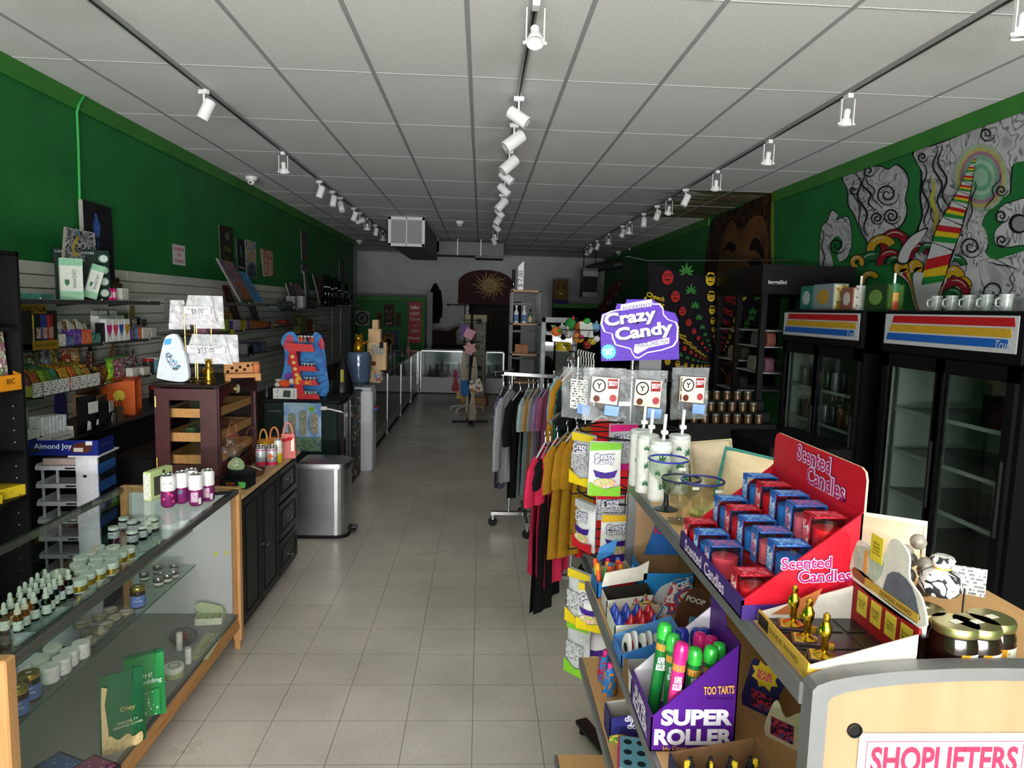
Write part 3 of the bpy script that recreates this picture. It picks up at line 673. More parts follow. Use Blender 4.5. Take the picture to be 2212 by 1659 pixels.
for x, z in ((-.08, .055), (-.055, .075), (-.03, .06), (-.01, .08), (.015, .065), (.035, .088), (.065, .092)): part('hole', MB().lathe([(.009, 0), (.009, .001), (0, .001)], 14, cap=False).xf(Matrix.Translation((x, -.0005, z)) @ Matrix.Rotation(R(90), 4, 'X')), M('#1a120c', .8), bp_)
part('cup', MB().lathe([(.016, .045), (.02, .05), (.021, .1), (.018, .1), (.017, .055), (0, .055)], 14, cap=False), M('#a8623c', .5), t, (.08, -.022, 0))
one('wire_coil', MB().tube([(.05*math.cos(i*.6), .04*math.sin(i*.6), .006+.0016*i) for i in range(34)], .0022, 5), M('#8f8f8c', .3, .8), 'loose coil of grey wire under the hanging pouch', 'wire', (-1.72, 4.02, hz))
# on the wood worktop
t = thing('candy_box', 'black Glow candy display box, empty, with green badge', 'box', P(505, 1052, z=ZC)+Vector((.02, .02, 0)), R(-6))
part('tray', MB().box(-.075, .075, -.06, .06, 0, .003).box(-.075, .075, -.06, -.057, 0, .05).prism([(-.06, 0), (.06, 0), (.06, .085), (-.06, .05)], .072, .075, 'yz').prism([(-.06, 0), (.06, 0), (.06, .085), (-.06, .05)], -.075, -.072, 'yz').box(-.075, .075, .057, .06, 0, .09), M('#17171a', .45), t)
part('header_card', MB().prism(blob([(-.08, .085), (.0, .085), (.005, .13), (-.04, .155), (-.085, .12)], 4), .056, .06, 'xz'), M('#7c8f6a', .5), t)
part('header_print', MB().prism([(math.cos(a*.7)*.022-.045, math.sin(a*.7)*.022+.118) for a in range(9)], .055, .056, 'xz'), ART(['#d8cfd2', '#6a8a5a', '#b98a8f'], 60), t)
words('GLOW', t, (-.02, -.0612, .03), (1, 0, 0), (0, 0, 1), M('#c9772e', .4), w=.05, bold=.02)
words('OUT OF THE BOX', t, (-.02, -.0612, .011), (1, 0, 0), (0, 0, 1), M('#c25a2e', .4), w=.045)
part('green_badge', MB().prism([(.03, .008), (.065, .006), (.07, .04), (.027, .042)], -.06, -.0615, 'xz'), M('#4fae4a', .4), t)
t = thing('wooden_bowl', 'carved brown wooden bowl with scraps of paper in it', 'bowl', P(566, 1029, z=ZC)+Vector((-.06, .03, 0)))
part('bowl', MB().lathe([(.03, 0), (.06, .012), (.075, .04), (.07, .04), (.05, .016), (0, .01)], 20, cap=False), M('#5a3a28', .4, 0, .3), t)
for k in range(3): part('paper_scrap', MB().box(-.03, .03, -.012, .012, 0, .001).xf(Matrix.Translation((.02-.03*k, .01*k, .042+.004*k)) @ Matrix.Rotation(.7*k, 4, 'Z') @ Matrix.Rotation(.4, 4, 'Y')), M('#b8b3ab', .6), t)
k4 = P(570, 1010, z=ZC)
for k, (dx, dy) in enumerate(((-.02, 0), (.048, .01), (-.04, .066), (.03, .076))):
    c = can('cola_can', ['silver and red cola can, front left of the four pack', 'silver cola can with round orange logo, front right of four pack', 'silver and red cola can, back left of the four pack', 'silver and red cola can, back right of the four pack'][k], (k4.x-.01+dx, k4.y+.035+dy, ZC), '#b9bcc2', '#8d9098', 'four silver cola cans on the worktop', .0325, .125)
    part('top_ring', MB().lathe([(.033, .108), (.0328, .113)], 20, cap=False), M('#a81f38', .4), c); part('bottom_wrap', MB().lathe([(.0335, .012), (.0335, .032)], 20, cap=False), M('#b81f44', .35), c)
    if k == 1:
        part('logo', MB().grid(lambda a, b: (math.sin(-.55+1.1*a)*.034, -math.cos(-.55+1.1*a)*.034, .05+.04*b), 6, 6, mf=lambda i, j: 0 if (i-2.5)**2+(j-2.5)**2 < 8 else 1), [M('#c9693a', .4), M('#b9bcc2', .3, .5)], c)
    else: words('COLA', c, (-.012, -.0345, .065), (0, 0, 1), (-1, 0, 0), M('#3a3f4a', .4), w=.05)
c = can('soda_can', 'yellow and white tall can beside the cola cans', P(604, 1000, z=ZC)+Vector((-.015, .02, 0)), '#dcd9cf', '#d8c21e', None, .027, .155, .42)
part('print', MB().lathe([(.0273, .07), (.0273, .13)], 16, cap=False), PRINT('#dcd9cf', '#4a4a4a', 'xz', 160, 160, .4), c)
for k, (px, py, cc, lb) in enumerate(((578, 988, '#d99a3a', 'yellow flowered gift bag with orange handles'), (600, 986, '#c96f3a', 'orange gift bag with tall loop handles and price tag'), (628, 990, '#c4706a', 'salmon pink gift bag with curved handle and red bow'))):
    q = P(px, py, z=ZC); t = thing('gift_bag', lb, 'gift bag', (q.x-.02, q.y+.02, ZC), R(-20+14*k), 'gift bags at the end of the worktop')
    h_ = (.12, .13, .17)[k]; w_ = .05
    part('bag_body', MB().prism([(-w_, 0), (w_, 0), (w_*.86, h_), (-w_*.86, h_)], -.025, .025, 'xz'), M(cc, .55), t)
    part('handle', MB().tube([(-w_*.6, -.02, h_-.01)]+[(-w_*.6*math.cos(a/8*math.pi), -.02, h_+.075*math.sin(a/8*math.pi)) for a in range(9)], .006, 8), M(('#c98a4a', '#c97a4e', '#c97d72')[k], .5), t)
    part('ribbon_bow', MB().ball((-.02, -.028, h_*.75), .02, .008, .012, 10, 6).ball((.012, -.028, h_*.8), .018, .008, .013, 10, 6), M(('#e0a51e', '#d98a2a', '#b8202a')[k], .5), t)
    part('price_tag', MB().box(.02, .04, -.0275, -.0262, h_*.3, h_*.8), M('#e4e2da', .6), t)
# bin
bn = thing('trash_can', 'brushed stainless steel step bin on the shop floor', 'trash can', (-1.46, 5.46, 0))
def dshape(w, d, r=.1):
    o = [(0, 0)]
    for cx, cy, a0 in ((w-r, r, -90), (w-r, d-r, 0)):
        for i in range(7): a = R(a0+i*15); o.append((cx+r*math.cos(a), cy+r*math.sin(a)))
    o.append((0, d)); return o
BRUSH = M('#b4b5b6', .3, 1, .12, 8)
part('plinth', MB().prism(dshape(.41, .32), 0, .03, 'xy'), BLACK, bn)
part('body', MB().prism(dshape(.405, .315), .03, .575, 'xy'), BRUSH, bn)
dd = dshape(.415, .33, .105); ld = MB(); n = len(dd)
for sc, z in ((1, .575), (1, .6), (.97, .618), (.8, .632)): ld.v += [(x*sc+(.2*(1-sc)), y*sc+.16*(1-sc), z) for x, y in dd]
for k in range(3):
    for i in range(n): ld.f.append([k*n+i, k*n+(i+1) % n, (k+1)*n+(i+1) % n, (k+1)*n+i]); ld.m.append(0); ld.s.append(True)
ld.f.append(list(range(3*n, 4*n))); ld.m.append(0); ld.s.append(False)
part('lid', ld, M('#9a9b9c', .34, 1, .1), bn)
pd = part('pedal', MB().cbox(.39, .46, .1, .22, .03, .06, .01), BLACK, bn); part('pedal_trim', MB().cbox(.42, .463, .115, .205, .058, .064, .002), CHROME, pd)
# merchandising cooler with poster and sticker covered counter end
ck = thing('drinks_cooler', 'dark green drinks cooler with a poster of cans on its side', 'cooler', (0, 0, 0))
KG = M('#1d2b27', .45); YC = 6.5
part('cabinet', MB().cbox(-2.03, -1.345, YC, 7.05, .06, .965, .006), KG, ck)
part('kick', MB().box(-2.0, -1.37, YC+.02, 7.03, 0, .06), BLACK, ck)
part('top_board', MB().cbox(-2.05, -1.32, YC-.01, 7.07, .965, .995, .004), BLACK, ck)
dr = part('door', MB().cbox(-1.345, -1.315, YC+.03, 7.03, .1, .95, .004), M('#141517', .3), ck)
for y in (YC+.2, YC+.3, YC+.48): part('trim_strip', MB().box(-1.3145, -1.311, y, y+.018, .12, .93), M('#9b9ca0', .3, .8), dr)
part('handle', MB().cyl((-1.295, YC+.1, .25), (-1.295, YC+.1, .6), .008, n=8), BLACK, dr)
lk = part('child_lock', MB().cbox(-1.5, -1.44, YC-.012, YC-.001, .9, .935, .004).cbox(-1.315, -1.3, YC+.24, YC+.3, .8, .835, .004), M('#e3e3e0', .4), ck)
part('strap', MB().tube([(-1.45, YC-.008, .918), (-1.3, YC-.03, .89), (-1.296, YC+.26, .82)], .008, 6), M('#dcdcd8', .4), lk)
po = part('poster', MB().box(-1.845, -1.495, YC-.004, YC-.001, .5, .965), ART(['#6f95cf', '#8fb0dd', '#a9c4e4', '#b9cfe8'], 4, .4), ck)
part('ground_print', MB().box(-1.845, -1.495, YC-.0055, YC-.0042, .5, .64), ART(['#6a8f5a', '#5a7a8a', '#8aa56a', '#7f9aa5'], 20, .4), po)
words('LATE NIGHT CHILL', po, (-1.67, YC-.006, .945), (1, 0, 0), (0, 0, 1), M('#8fc46a', .4), w=.3)
for cx, cz, hh in ((-1.77, .765, .2), (-1.665, .775, .235), (-1.56, .77, .2)):
    k_ = part('can_print', MB().prism([(cx-.03, cz-hh/2), (cx+.03, cz-hh/2), (cx+.036, cz-hh/2+.02), (cx+.036, cz+hh/2-.025), (cx+.028, cz+hh/2), (cx-.028, cz+hh/2), (cx-.036, cz+hh/2-.025), (cx-.036, cz-hh/2+.02)], YC-.0055, YC-.0045, 'xz'), ART(['#c9c8b0', '#7c7f6a', '#b5b498', '#55584a'], 60, .4), po)
    part('can_top', MB().box(cx-.027, cx+.027, YC-.0065, YC-.0055, cz+hh/2-.012, cz+hh/2), M('#8d9094', .4), k_)
part('badge', MB().prism([(math.cos(a*.5)*.027-1.585, math.sin(a*.5)*.027+.905) for a in range(13)], YC-.0065, YC-.0045, 'xz'), M('#8fc42e', .4), po)
words('FREE\nCAN', po, (-1.585, YC-.0072, .905), (1, 0, 0), (0, 0, 1), M('#20331a', .5), w=.03)
words('NATURAL CHILL', po, (-1.65, YC-.0072, .575), (1, 0, 0), (0, 0, 1), M('#6fae3a', .5), w=.12)
words('DANK TANK', ck, (-1.93, YC-.002, .88), (1, 0, 0), (0, 0, 1), M('#8d9794', .5), w=.12)
sc_ = thing('sticker_counter', 'counter end plastered all over with small stickers', 'counter', (0, 0, 0))
part('body', MB().box(-1.95, -1.335, 7.1, 7.72, 0, .93), M('#17181a', .5), sc_)
part('worktop', MB().cbox(-1.98, -1.32, 7.08, 7.73, .93, .955, .003), M('#4a4a48', .5), sc_)
for k in range(95):
    y, z = rnd.uniform(7.12, 7.68), rnd.uniform(.04, .88); a, b_ = rnd.uniform(.02, .045), rnd.uniform(.015, .04)
    part('sticker', MB().box(-1.335, -1.3335+.00002*k, y, min(7.715, y+a), z, z+b_), M(rnd.choice(['#8d8a80', '#7c7050', '#9a8a3a', '#6a6b6e', '#8a4030', '#4f6a52', '#a5a39a', '#5d6578', '#b5b0a0', '#6e3a3a']), .5), sc_)
# lighter display on the cooler
ZK = .995
q0 = P(655, 862, y=YC+.12)
ls = thing('lighter_display', 'red tiered cardboard lighter display with blue octopus backing', 'display', (q0.x, YC+.14, ZK), R(4))
RED = M('#c4262c', .4)
part('back_card', MB().prism(blob([(-.22, .0), (.19, .0), (.2, .3), (.17, .52), (.15, .6), (.09, .63), (.05, .56), (-.05, .56), (-.12, .63), (-.2, .6), (-.23, .52), (-.2, .46), (-.2, .3)], 4), .1, .106, 'xz'), ART(['#2f6fb0', '#3a80c4', '#2a62a5'], 5, .4), ls)
for c_, pts in (('#b8455a', [(-.21, .5), (-.16, .6), (-.12, .58), (-.1, .5), (-.13, .44), (-.18, .45)]), ('#b03048', [(-.17, .32), (-.1, .29), (-.06, .38), (-.1, .46), (-.15, .42)]), ('#7a3a9a', [(-.19, .17), (-.13, .16), (-.1, .2), (-.15, .23), (-.2, .21)]), ('#b8455a', [(.12, .5), (.15, .58), (.18, .52), (.17, .46)])):
    part('coral_print', MB().prism(blob(pts, 4), .0995, .0985, 'xz'), M(c_, .45, 0, .3), ls)
fr = part('side_post', MB().prism([(-.05, 0), (.03, 0), (-.055, .46), (-.12, .46)], -.09, -.08, 'xz'), RED, ls)
part('side_wall', MB().prism([(-.09, 0), (.1, 0), (.1, .46), (-.03, .46)], -.05, -.045, 'yz'), M('#8c1a22', .5), ls)
part('top_bar', MB().prism([(-.135, .455), (.12, .45), (.1, .52), (-.14, .53)], -.092, -.082, 'xz'), M('#cf3a3e', .4), ls)
for z, x in ((.27, .14), (.135, .15), (0, .17)):
    part('shelf_lip', MB().prism([(-.02, z), (x, z), (x-.02, z+.045), (-.03, z+.045)], -.095-.01*(z < .1), -.085, 'xz'), M('#cc3338', .4), ls)
    part('shelf', MB().box(-.04, x, -.09, .1, z-.004, z), RED, ls)
for k, z in enumerate((.4, .345, .285, .23)): part('round_badge', MB().prism([(math.cos(a*.6)*.017-.085+.012*k, math.sin(a*.6)*.017+z) for a in range(11)], -.09, -.0915, 'xz'), M('#d9c26a', .4), fr)
part('warning_print', MB().prism([(-.06, .14), (.005, .14), (.0, .19), (-.028, .23), (-.06, .19)], -.09, -.0915, 'xz'), M('#e0a82e', .4), fr)
part('arrow_banner', MB().tube([(.12, .02, .53), (.17, .0, .42), (.2, -.01, .3), (.205, -.02, .24)], .008, 6), M('#4a66c0', .4), ls)
LC = ['#2b3d7a', '#c9c9cc', '#1d1f2a', '#d9d2c0', '#394a8a', '#b8bcc4', '#a8322c']
k = 0; lp = {}
def lighter(loc, c_, lb, grp):
    global lp
    if (c_, grp) not in lp:
        t = thing('lighter', lb, 'lighter', loc, 0, grp)
        part('body', MB().cbox(-.006, .006, -.006, .006, 0, .05, .0025), M(c_, .35), t); part('cap', MB().cbox(-.006, .006, -.006, .006, .05, .066, .002), M('#c8c8c6', .3, .7), t)
        lp[c_, grp] = t
    else: dup(lp[c_, grp], loc)
base = Vector((q0.x, YC+.14, ZK))
for row, (z, x0, n_, tag_) in enumerate(((.535, -.03, 9, 'orange and silver lighter'), (.275, .0, 8, 'blue and white lighter'), (.14, .02, 8, 'black and silver lighter'), (.005, .0, 9, 'white and gold lighter'))):
    cs = [['#d8552e', '#d8552e', '#d8552e', '#d8552e', '#3a8a9a', '#2a2a2a', '#a8322c'], LC, LC, ['#d9d2c0', '#b58a4a', '#e0ddd2', '#9a7a4a', '#e4e4e4']][row]
    for i in range(n_):
        c_ = cs[i % len(cs)]
        lighter(base+Vector((x0+.0165*i, -.05+.02*(i % 2), z)), c_, 'small %s lighter standing on %s tier of the red display' % ({'#d8552e': 'orange', '#3a8a9a': 'teal', '#2a2a2a': 'black', '#a8322c': 'red', '#2b3d7a': 'navy', '#c9c9cc': 'silver', '#1d1f2a': 'dark', '#d9d2c0': 'cream', '#394a8a': 'blue', '#b8bcc4': 'grey', '#b58a4a': 'gold', '#e0ddd2': 'white', '#9a7a4a': 'brown', '#e4e4e4': 'bright white'}[c_], ['the top', 'the second', 'the third', 'the bottom'][row]), 'lighters on the %s tier' % ['top', 'second', 'third', 'bottom'][row])
words('BIC', ls, (.06, -.096, .155), (1, 0, 0), (0, 0, 1), M('#e0a82e', .4), w=.06, bold=.02)
q1 = P(617, 862, y=YC+.05); t = thing('scale_box', 'white Cache pocket scale carton on the cooler', 'box', (q1.x, YC+.06, ZK), R(2))
part('carton', MB().cbox(-.11, .11, -.04, .06, 0, .1, .002), M('#dadad6', .5), t)
part('scale_print', MB().prism([(-.02, .02), (.05, .015), (.055, .08), (-.01, .085)], -.04, -.0412, 'xz'), M('#3c4744', .5), t); words('CACHE', t, (.085, -.0412, .05), (0, 0, 1), (-1, 0, 0), M('#2a2a2a', .5), w=.075)
part('feature_print', MB().box(-.1, -.035, -.0412, -.0402, .015, .088), PRINT('#dadad6', '#6a6a6a', 'xz', 60, 55, .45), t)
q1 = P(606, 830, y=YC+.2); t = thing('wipes_tub', 'white and blue plastic tub behind the scale carton', 'tub', (q1.x, YC+.25, ZK))
part('tub', MB().lathe([(.05, 0), (.055, .01), (.06, .14), (.062, .15)], 18), M('#b9c9d6', .35), t); part('lid', MB().lathe([(.064, .15), (.064, .165), (0, .168)], 18, cap=False), M('#d6d9da', .4), t); part('label', MB().lathe([(.0575, .04), (.06, .11)], 18, cap=False), M('#3f6a9a', .4), t)
one('vape_bottle', MB().lathe([(.02, 0), (.02, .06), (.012, .07), (.012, .1), (.018, .1), (.018, .12), (0, .122)], 14), M('#2c2c2e', .3), 'small dark bottle with black cap beside the scale carton', 'bottle', (q1.x-.1, YC+.1, ZK))
t = thing('plush_toy', 'orange and white soft toy lying on the scale carton', 'toy', (q1.x+.07, YC+.09, ZK+.1), R(20))
part('body', MB().ball((0, 0, .04), .06, .03, .035), M('#d8532a', .9), t); part('head', MB().ball((.07, 0, .06), .035, .03, .03), M('#d9d5cc', .9), t); part('tail', MB().ball((-.065, 0, .03), .03, .02, .02), M('#c9c4b8', .9), t)
t = thing('black_bag', 'black plastic bag with yellow tag slumped on the counter', 'bag', (-1.45, 7.3, .955), R(-10))
part('bag', MB().lathe([(.12, 0), (.15, .03), (.13, .12), (.09, .22), (.06, .3), (.03, .36), (0, .37)], 14, cap=False).xf(Matrix.Shear('XY', 4, (-.35, .0)) if False else Matrix.Diagonal((.8, 1, 1, 1))), M('#121213', .25, 0, .3, 12, .8), t)
part('yellow_tag', MB().box(.02, .055, -.125, -.12, .14, .27), M('#a9a24a', .5), t)
# water dispenser
wd = thing('water_dispenser', 'white water dispenser column beside the sticker counter', 'water dispenser', (-1.36, 7.9, 0))
part('body', MB().cbox(-.15, .15, -.15, .15, 0, .94, .02).cbox(-.14, .14, -.14, .14, .94, .97, .012), M('#c9ccd2', .4), wd)
part('tap_recess', MB().box(.15, .152, -.1, .1, .55, .8), M('#9a9da5', .5), wd)
part('hot_tap', MB().cbox(.15, .19, .04, .07, .7, .73, .004), M('#b01f1f', .4), wd); part('cold_tap', MB().cbox(.15, .19, -.07, -.04, .7, .73, .004), M('#2f55a8', .4), wd)
wb = thing('water_bottle', 'blue plastic water bottle upended on the dispenser', 'bottle', (-1.39, 7.9, .97))
part('bottle', MB().lathe([(.03, 0), (.05, .03), (.12, .06), (.135, .1), (.13, .13), (.135, .16), (.135, .3), (.13, .33), (.135, .36), (.12, .395), (.0, .4)], 24, cap=False), M('#4a5c78', .12, 0, .15, 6, 0, .3), wb)
words('Clear Mountain', wb, (0, -.137, .24), (1, 0, 0), (0, 0, 1), M('#1d2a4a', .4), w=.12)
ct = thing('lucky_cat', 'golden waving cat figurine on top of the water bottle', 'figurine', (-1.385, 7.86, 1.37), R(35))
gd = M('#b98a1e', .22, .85, .1)
part('body', MB().lathe([(.05, 0), (.062, .02), (.06, .06), (.045, .1), (.035, .115)], 16), gd, ct); part('head', MB().ball((0, -.005, .15), .05, .045, .042), gd, ct)
for s_ in (-1, 1): part('ear', MB().lathe([(.018, 0), (.009, .02), (0, .032)], 8).xf(Matrix.Translation((s_*.03, 0, .178))), gd, ct)
part('paw', MB().tube([(.045, -.01, .09), (.075, -.05, .1), (.07, -.085, .115)], [.02, .017, .018], 8), gd, ct); part('collar', MB().lathe([(.038, .112), (.041, .116), (.038, .12)], 16, cap=False), M('#a82a22', .5), ct)
bw = thing('wood_block_tower', 'tower of stacked pale wooden display blocks behind the gold cat', 'tower', (-1.26, 8.42, .955), R(-4))
PW = WOOD('#d2b48c', '#c09d70', .6, 'z')
for x0, x1, z0, z1 in ((-.08, .05, .0, .16), (-.06, .12, .16, .33), (-.11, .12, .33, .5), (-.1, .05, .5, .66), (-.05, .02, .66, .77)): part('wood_block', MB().cbox(x0, x1, -.05, .05, z0, z1, .006), PW, bw)
part('card', MB().box(-.05, .1, -.055, -.051, .35, .47), PRINT('#b5b1a6', '#4a4a44', 'xz', 60, 60, .5), bw); part('dark_card', MB().box(.04, .09, -.057, -.0555, .43, .5), BLACK, bw)
part('art_card', MB().box(-.02, .08, -.055, -.051, .02, .14), ART(['#4a8aa8', '#c9c4b4', '#a83a4a', '#3a6a4a'], 30), bw); part('stamp', MB().prism([(math.cos(a*.7)*.03-.03, math.sin(a*.7)*.03+.24) for a in range(9)], -.05, -.0515, 'xz'), M('#6a2a22', .5), bw)
# ================================================================== left wall: shelves and goods
def WY(px, x=-2.72, py=700): return P(px, py, x=x).y
ACR = GLASS('#d8e6e2', .85, 'shelf')
def wall_shelf(label, y0, y1, z, xf_=-2.62, chrome=True, n=2):
    t = thing('glass_shelf', label, 'shelf', (0, 0, z))
    part('glass_pane', MB().box(XL+.02, xf_, y0, y1, -.008, 0), ACR, t)
    part('front_edge', MB().box(xf_, xf_+.003, y0, y1, -.008, 0), M('#2a3532', .2), t)
    if chrome: part('price_channel', MB().cbox(xf_+.003, xf_+.009, y0+.02, y1-.02, -.03, .0, .002), M('#a5a8ab', .22, .9), t)
    for k in range(n):
        y = y0+(y1-y0)*(.12+.76*k/max(1, n-1))
        part('bracket', MB().prism([(XL+.02, -.05), (XL+.02, -.008), (xf_, -.008), (xf_, -.018)], y-.004, y+.004, 'xz'), M('#1a1a1a', .4), t)
        part('end_clip', MB().ball((xf_+.008, y, .002), .009, .009, .009, 8, 5), CHROME, t)
    return t
ZA, ZB, ZC2, ZD2 = 1.885, 1.59, 1.305, 1.04
wall_shelf('glass shelf of cartons, topmost near the black shelving', 4.0, 5.75, ZA, n=3)
wall_shelf('glass shelf with the King Palm display, second from top', 4.0, 5.75, ZB, chrome=False, n=3)
wall_shelf('glass shelf of candy trays, third from top near black shelving', 4.0, 5.75, ZC2, chrome=False, n=3)
lc = thing('wall_counter', 'low dark counter shelf under the candy shelf', 'counter', (0, 0, 0))
part('board', MB().cbox(XL+.02, -2.5, 3.95, 6.3, ZD2-.02, ZD2, .003), M('#2c2c2c', .4), lc)
part('skirt', MB().box(XL+.02, -2.56, 4.0, 6.25, 0, ZD2-.02), M('#101010', .7), lc)
wall_shelf('glass shelf with bright chrome edge and two leaning canvases', 6.7, 9.9, ZA, n=4)
wall_shelf('glass shelf of small colourful cartons below the chrome edged shelf', 6.2, 10.2, 1.59, chrome=False, n=4)
wall_shelf('narrow glass shelf of boxes at mid wall height', 9.9, 12.2, 1.82, n=3)
wall_shelf('far glass shelf holding tall clear glassware', 12.6, 15.2, ZA, n=3)
wall_shelf('dim glass shelf of boxes on the far wall', 8.2, 12.0, 1.3, chrome=False, n=4)
wall_shelf('dim glass shelf of cups below the candy cartons', 6.4, 8.1, 1.3, chrome=False, n=2)

def wthing(name, label, cat, px, z, x=-2.75, group=None, rz=90): return thing(name, label, cat, (x, WY(px, x), z), R(rz), group)
def carton(name, label, px0, px1, pyt, z, c, x=-2.68, d=.12, pc=None, cat='box', group=None, txt=None, tc='#1a1a1a', flap=None, rz=90, top=None):
    y0, y1 = WY(px0, x), WY(px1, x); w_ = (y1-y0); zt = P((px0+px1)/2, pyt, x=x).z; h_ = max(.03, zt-z)
    t = thing(name, label, cat, (x-.002, (y0+y1)/2, z), R(rz), group)
    part('carton', MB().cbox(-w_/2, w_/2, 0, d, 0, h_, .0025), M(c, .5), t)
    if pc: part('front_print', MB().box(-w_*.44, w_*.44, -.0012, -.0002, h_*.08, h_*.8), pc if not isinstance(pc, str) else PRINT(c, pc, 'xz', 90, 90, .45), t)
    if flap: part('lid_flap', MB().prism([(-w_*.48, h_), (w_*.48, h_), (w_*.4, h_+flap), (-w_*.4, h_+flap)], d*.9, d*.9+.003, 'xz'), M(top or c, .5), t)
    if txt:
        for s_, zz, ww in txt: words(s_, t, (0, -.002, h_*zz), (1, 0, 0), (0, 0, 1), M(tc, .5), w=w_*ww)
    return t
# --- shelf A
def crown(label, px0, px1, pyt, rz=36, tilt=0):
    x = -2.68; y0, y1 = WY(px0, x), WY(px1, x); w_ = (px1-px0)*.0033; h_ = P(px0, pyt, x=x).z-ZA
    t = thing('pouch_carton', label, 'box', (x, (y0+y1)/2, ZA), R(rz), 'white and mint pouch cartons')
    part('carton', MB().cbox(-w_/2, w_/2, 0, .07, 0, h_, .002), M('#dfe3dd', .5), t)
    part('mint_band', MB().box(-w_/2-.0006, w_/2+.0006, -.001, .0705, h_*.82, h_*.995), M('#8fc4a2', .5), t)
    part('mint_foot', MB().box(-w_/2-.0006, w_/2+.0006, -.001, .0705, 0, h_*.2), M('#9ccbac', .5), t)
    words('CROWNS', t, (w_*.12, -.0014, h_*.5), (0, 0, -1), (1, 0, 0), M('#2b3a33', .5), w=h_*.45)
    part('shield', MB().prism([(-w_*.3, h_*.48), (-w_*.1, h_*.48), (-w_*.1, h_*.38), (-w_*.2, h_*.32), (-w_*.3, h_*.38)], -.0014, -.0004, 'xz'), M('#3f7a55', .5), t)
    return t
crown('tall white and mint Crowns carton upright on the top shelf', 139, 178, 556)
t = crown('white Crowns carton with dark green tins, leaning on the display', 184, 208, 572)
t.rotation_euler = (0, R(16), R(36)); t.location.z += .012
y_ = WY(205, -2.75); t = thing('pouch_display', 'dark green display for caffeinated pouches with round tins', 'display', (-2.79, y_-.06, ZA), R(36))
part('board', MB().cbox(-.17, .17, 0, .02, 0, .35, .003), M('#14261f', .45), t)
for s_, z_, w_ in (('CAFFEINATED POUCHES', .325, .23), ('LONG CUT', .295, .12)): words(s_, t, (-.04, -.001, z_), (1, 0, 0), (0, 0, 1), M('#c9d4cc', .5), w=w_)
for k in range(4):
    q = part('tin', MB().lathe([(.038, 0), (.038, .022), (.034, .025), (0, .025)], 20).xf(Matrix.Translation((.13, -.001, .05+.08*k)) @ Matrix.Rotation(R(90), 4, 'X')), M('#1f4a3a', .35, .3), t)
    part('tin_label', MB().lathe([(.026, .0252), (.024, .0258), (0, .0258)], 16, cap=False).xf(Matrix.Translation((.13, -.001, .05+.08*k)) @ Matrix.Rotation(R(90), 4, 'X')), M('#c9d2cc', .5), q)
for k, px in enumerate((240, 248)):
    t = wthing('spray_bottle', ('hot pink little bottle on top shelf, beside the pouch display', 'hot pink little bottle on top shelf, right one of two')[k], 'bottle', px, ZA, -2.66)
    part('bottle', MB().lathe([(.014, 0), (.014, .075), (.009, .085)], 12), M('#d81f78', .35), t); part('cap', MB().lathe([(.008, .085), (.008, .105), (0, .106)], 10), M('#2a2a2a', .4), t)
    part('label', MB().lathe([(.0143, .02), (.0143, .06)], 12, cap=False), M('#e9b0c8', .5), t)
carton('wooden_box', 'dark brown wooden box on the top shelf by pink bottles', 252, 268, 612, ZA, '#3a2a20', -2.7)
carton('small_carton', 'small white carton with black top at the shelf end', 266, 281, 623, ZA, '#d4d2cc', -2.66, .06, '#4a4a4a', flap=.0)
carton('honey_carton', 'dark carton with gold lettering behind the pink bottles', 240, 262, 600, ZA, '#2a2520', -2.8, .05, '#b9952e')
t = thing('leaf_tray', 'shallow teal plastic tray lying at the shelf start', 'tray', (-2.72, WY(82, -2.72), ZA), R(100))
part('tray', MB().cbox(-.09, .09, -.06, .06, 0, .006, .002).box(-.09, .09, -.062, -.058, 0, .03).box(-.09, .09, .058, .062, 0, .03).box(-.092, -.088, -.06, .06, 0, .03).box(.088, .092, -.06, .06, 0, .03), M('#3a7a70', .4), t)
def canvas(label, quad_px, x, mat_, thick=.02, lean=.1, extra=None, cat='painting', name='painting', lift=None):
    "unframed picture against the wall; the four pixel corners are surveyed on the plane x and the foot is pulled out by lean"
    pts = [P(a, b, x=x) for a, b in quad_px]; zb = min(p.z for p in pts); zt = max(p.z for p in pts)
    yc = sum(p.y for p in pts)/4
    t = thing(name, label, cat, (x, yc, zb), R(90))
    poly = [(p.y-yc, p.z-zb) for p in pts]
    mb = MB().prism(poly, 0, thick, 'xz', 0, 1)
    mb.v = [(a, b-lean*(1-c/(zt-zb)), c) for a, b, c in mb.v]
    part('picture', mb, [mat_, M('#8a8780', .7)], t)
    def fpt(u, v): # u,v in 0..1 across the picture
        a = poly[0][0]*(1-u)*(v)+poly[1][0]*u*v+poly[2][0]*u*(1-v)+poly[3][0]*(1-u)*(1-v)
        c = poly[0][1]*(1-u)*(v)+poly[1][1]*u*v+poly[2][1]*u*(1-v)+poly[3][1]*(1-u)*(1-v)
        return (a, -lean*(1-c/(zt-zb))-.0012, c)
    if extra:
        for nm, uv, m_ in extra:
            vs = [fpt(u, v) for u, v in uv]; part(nm, MB().add(vs, [list(range(len(vs)))]), m_, t)
    return t
def disc(u, v, r, n=14, ry=None): return [(u+r*math.cos(2*math.pi*i/n), v+(ry or r)*math.sin(2*math.pi*i/n)) for i in range(n)]
NIGHT = ART(['#101014', '#17171d', '#1d1d26', '#131318'], 8, .5)
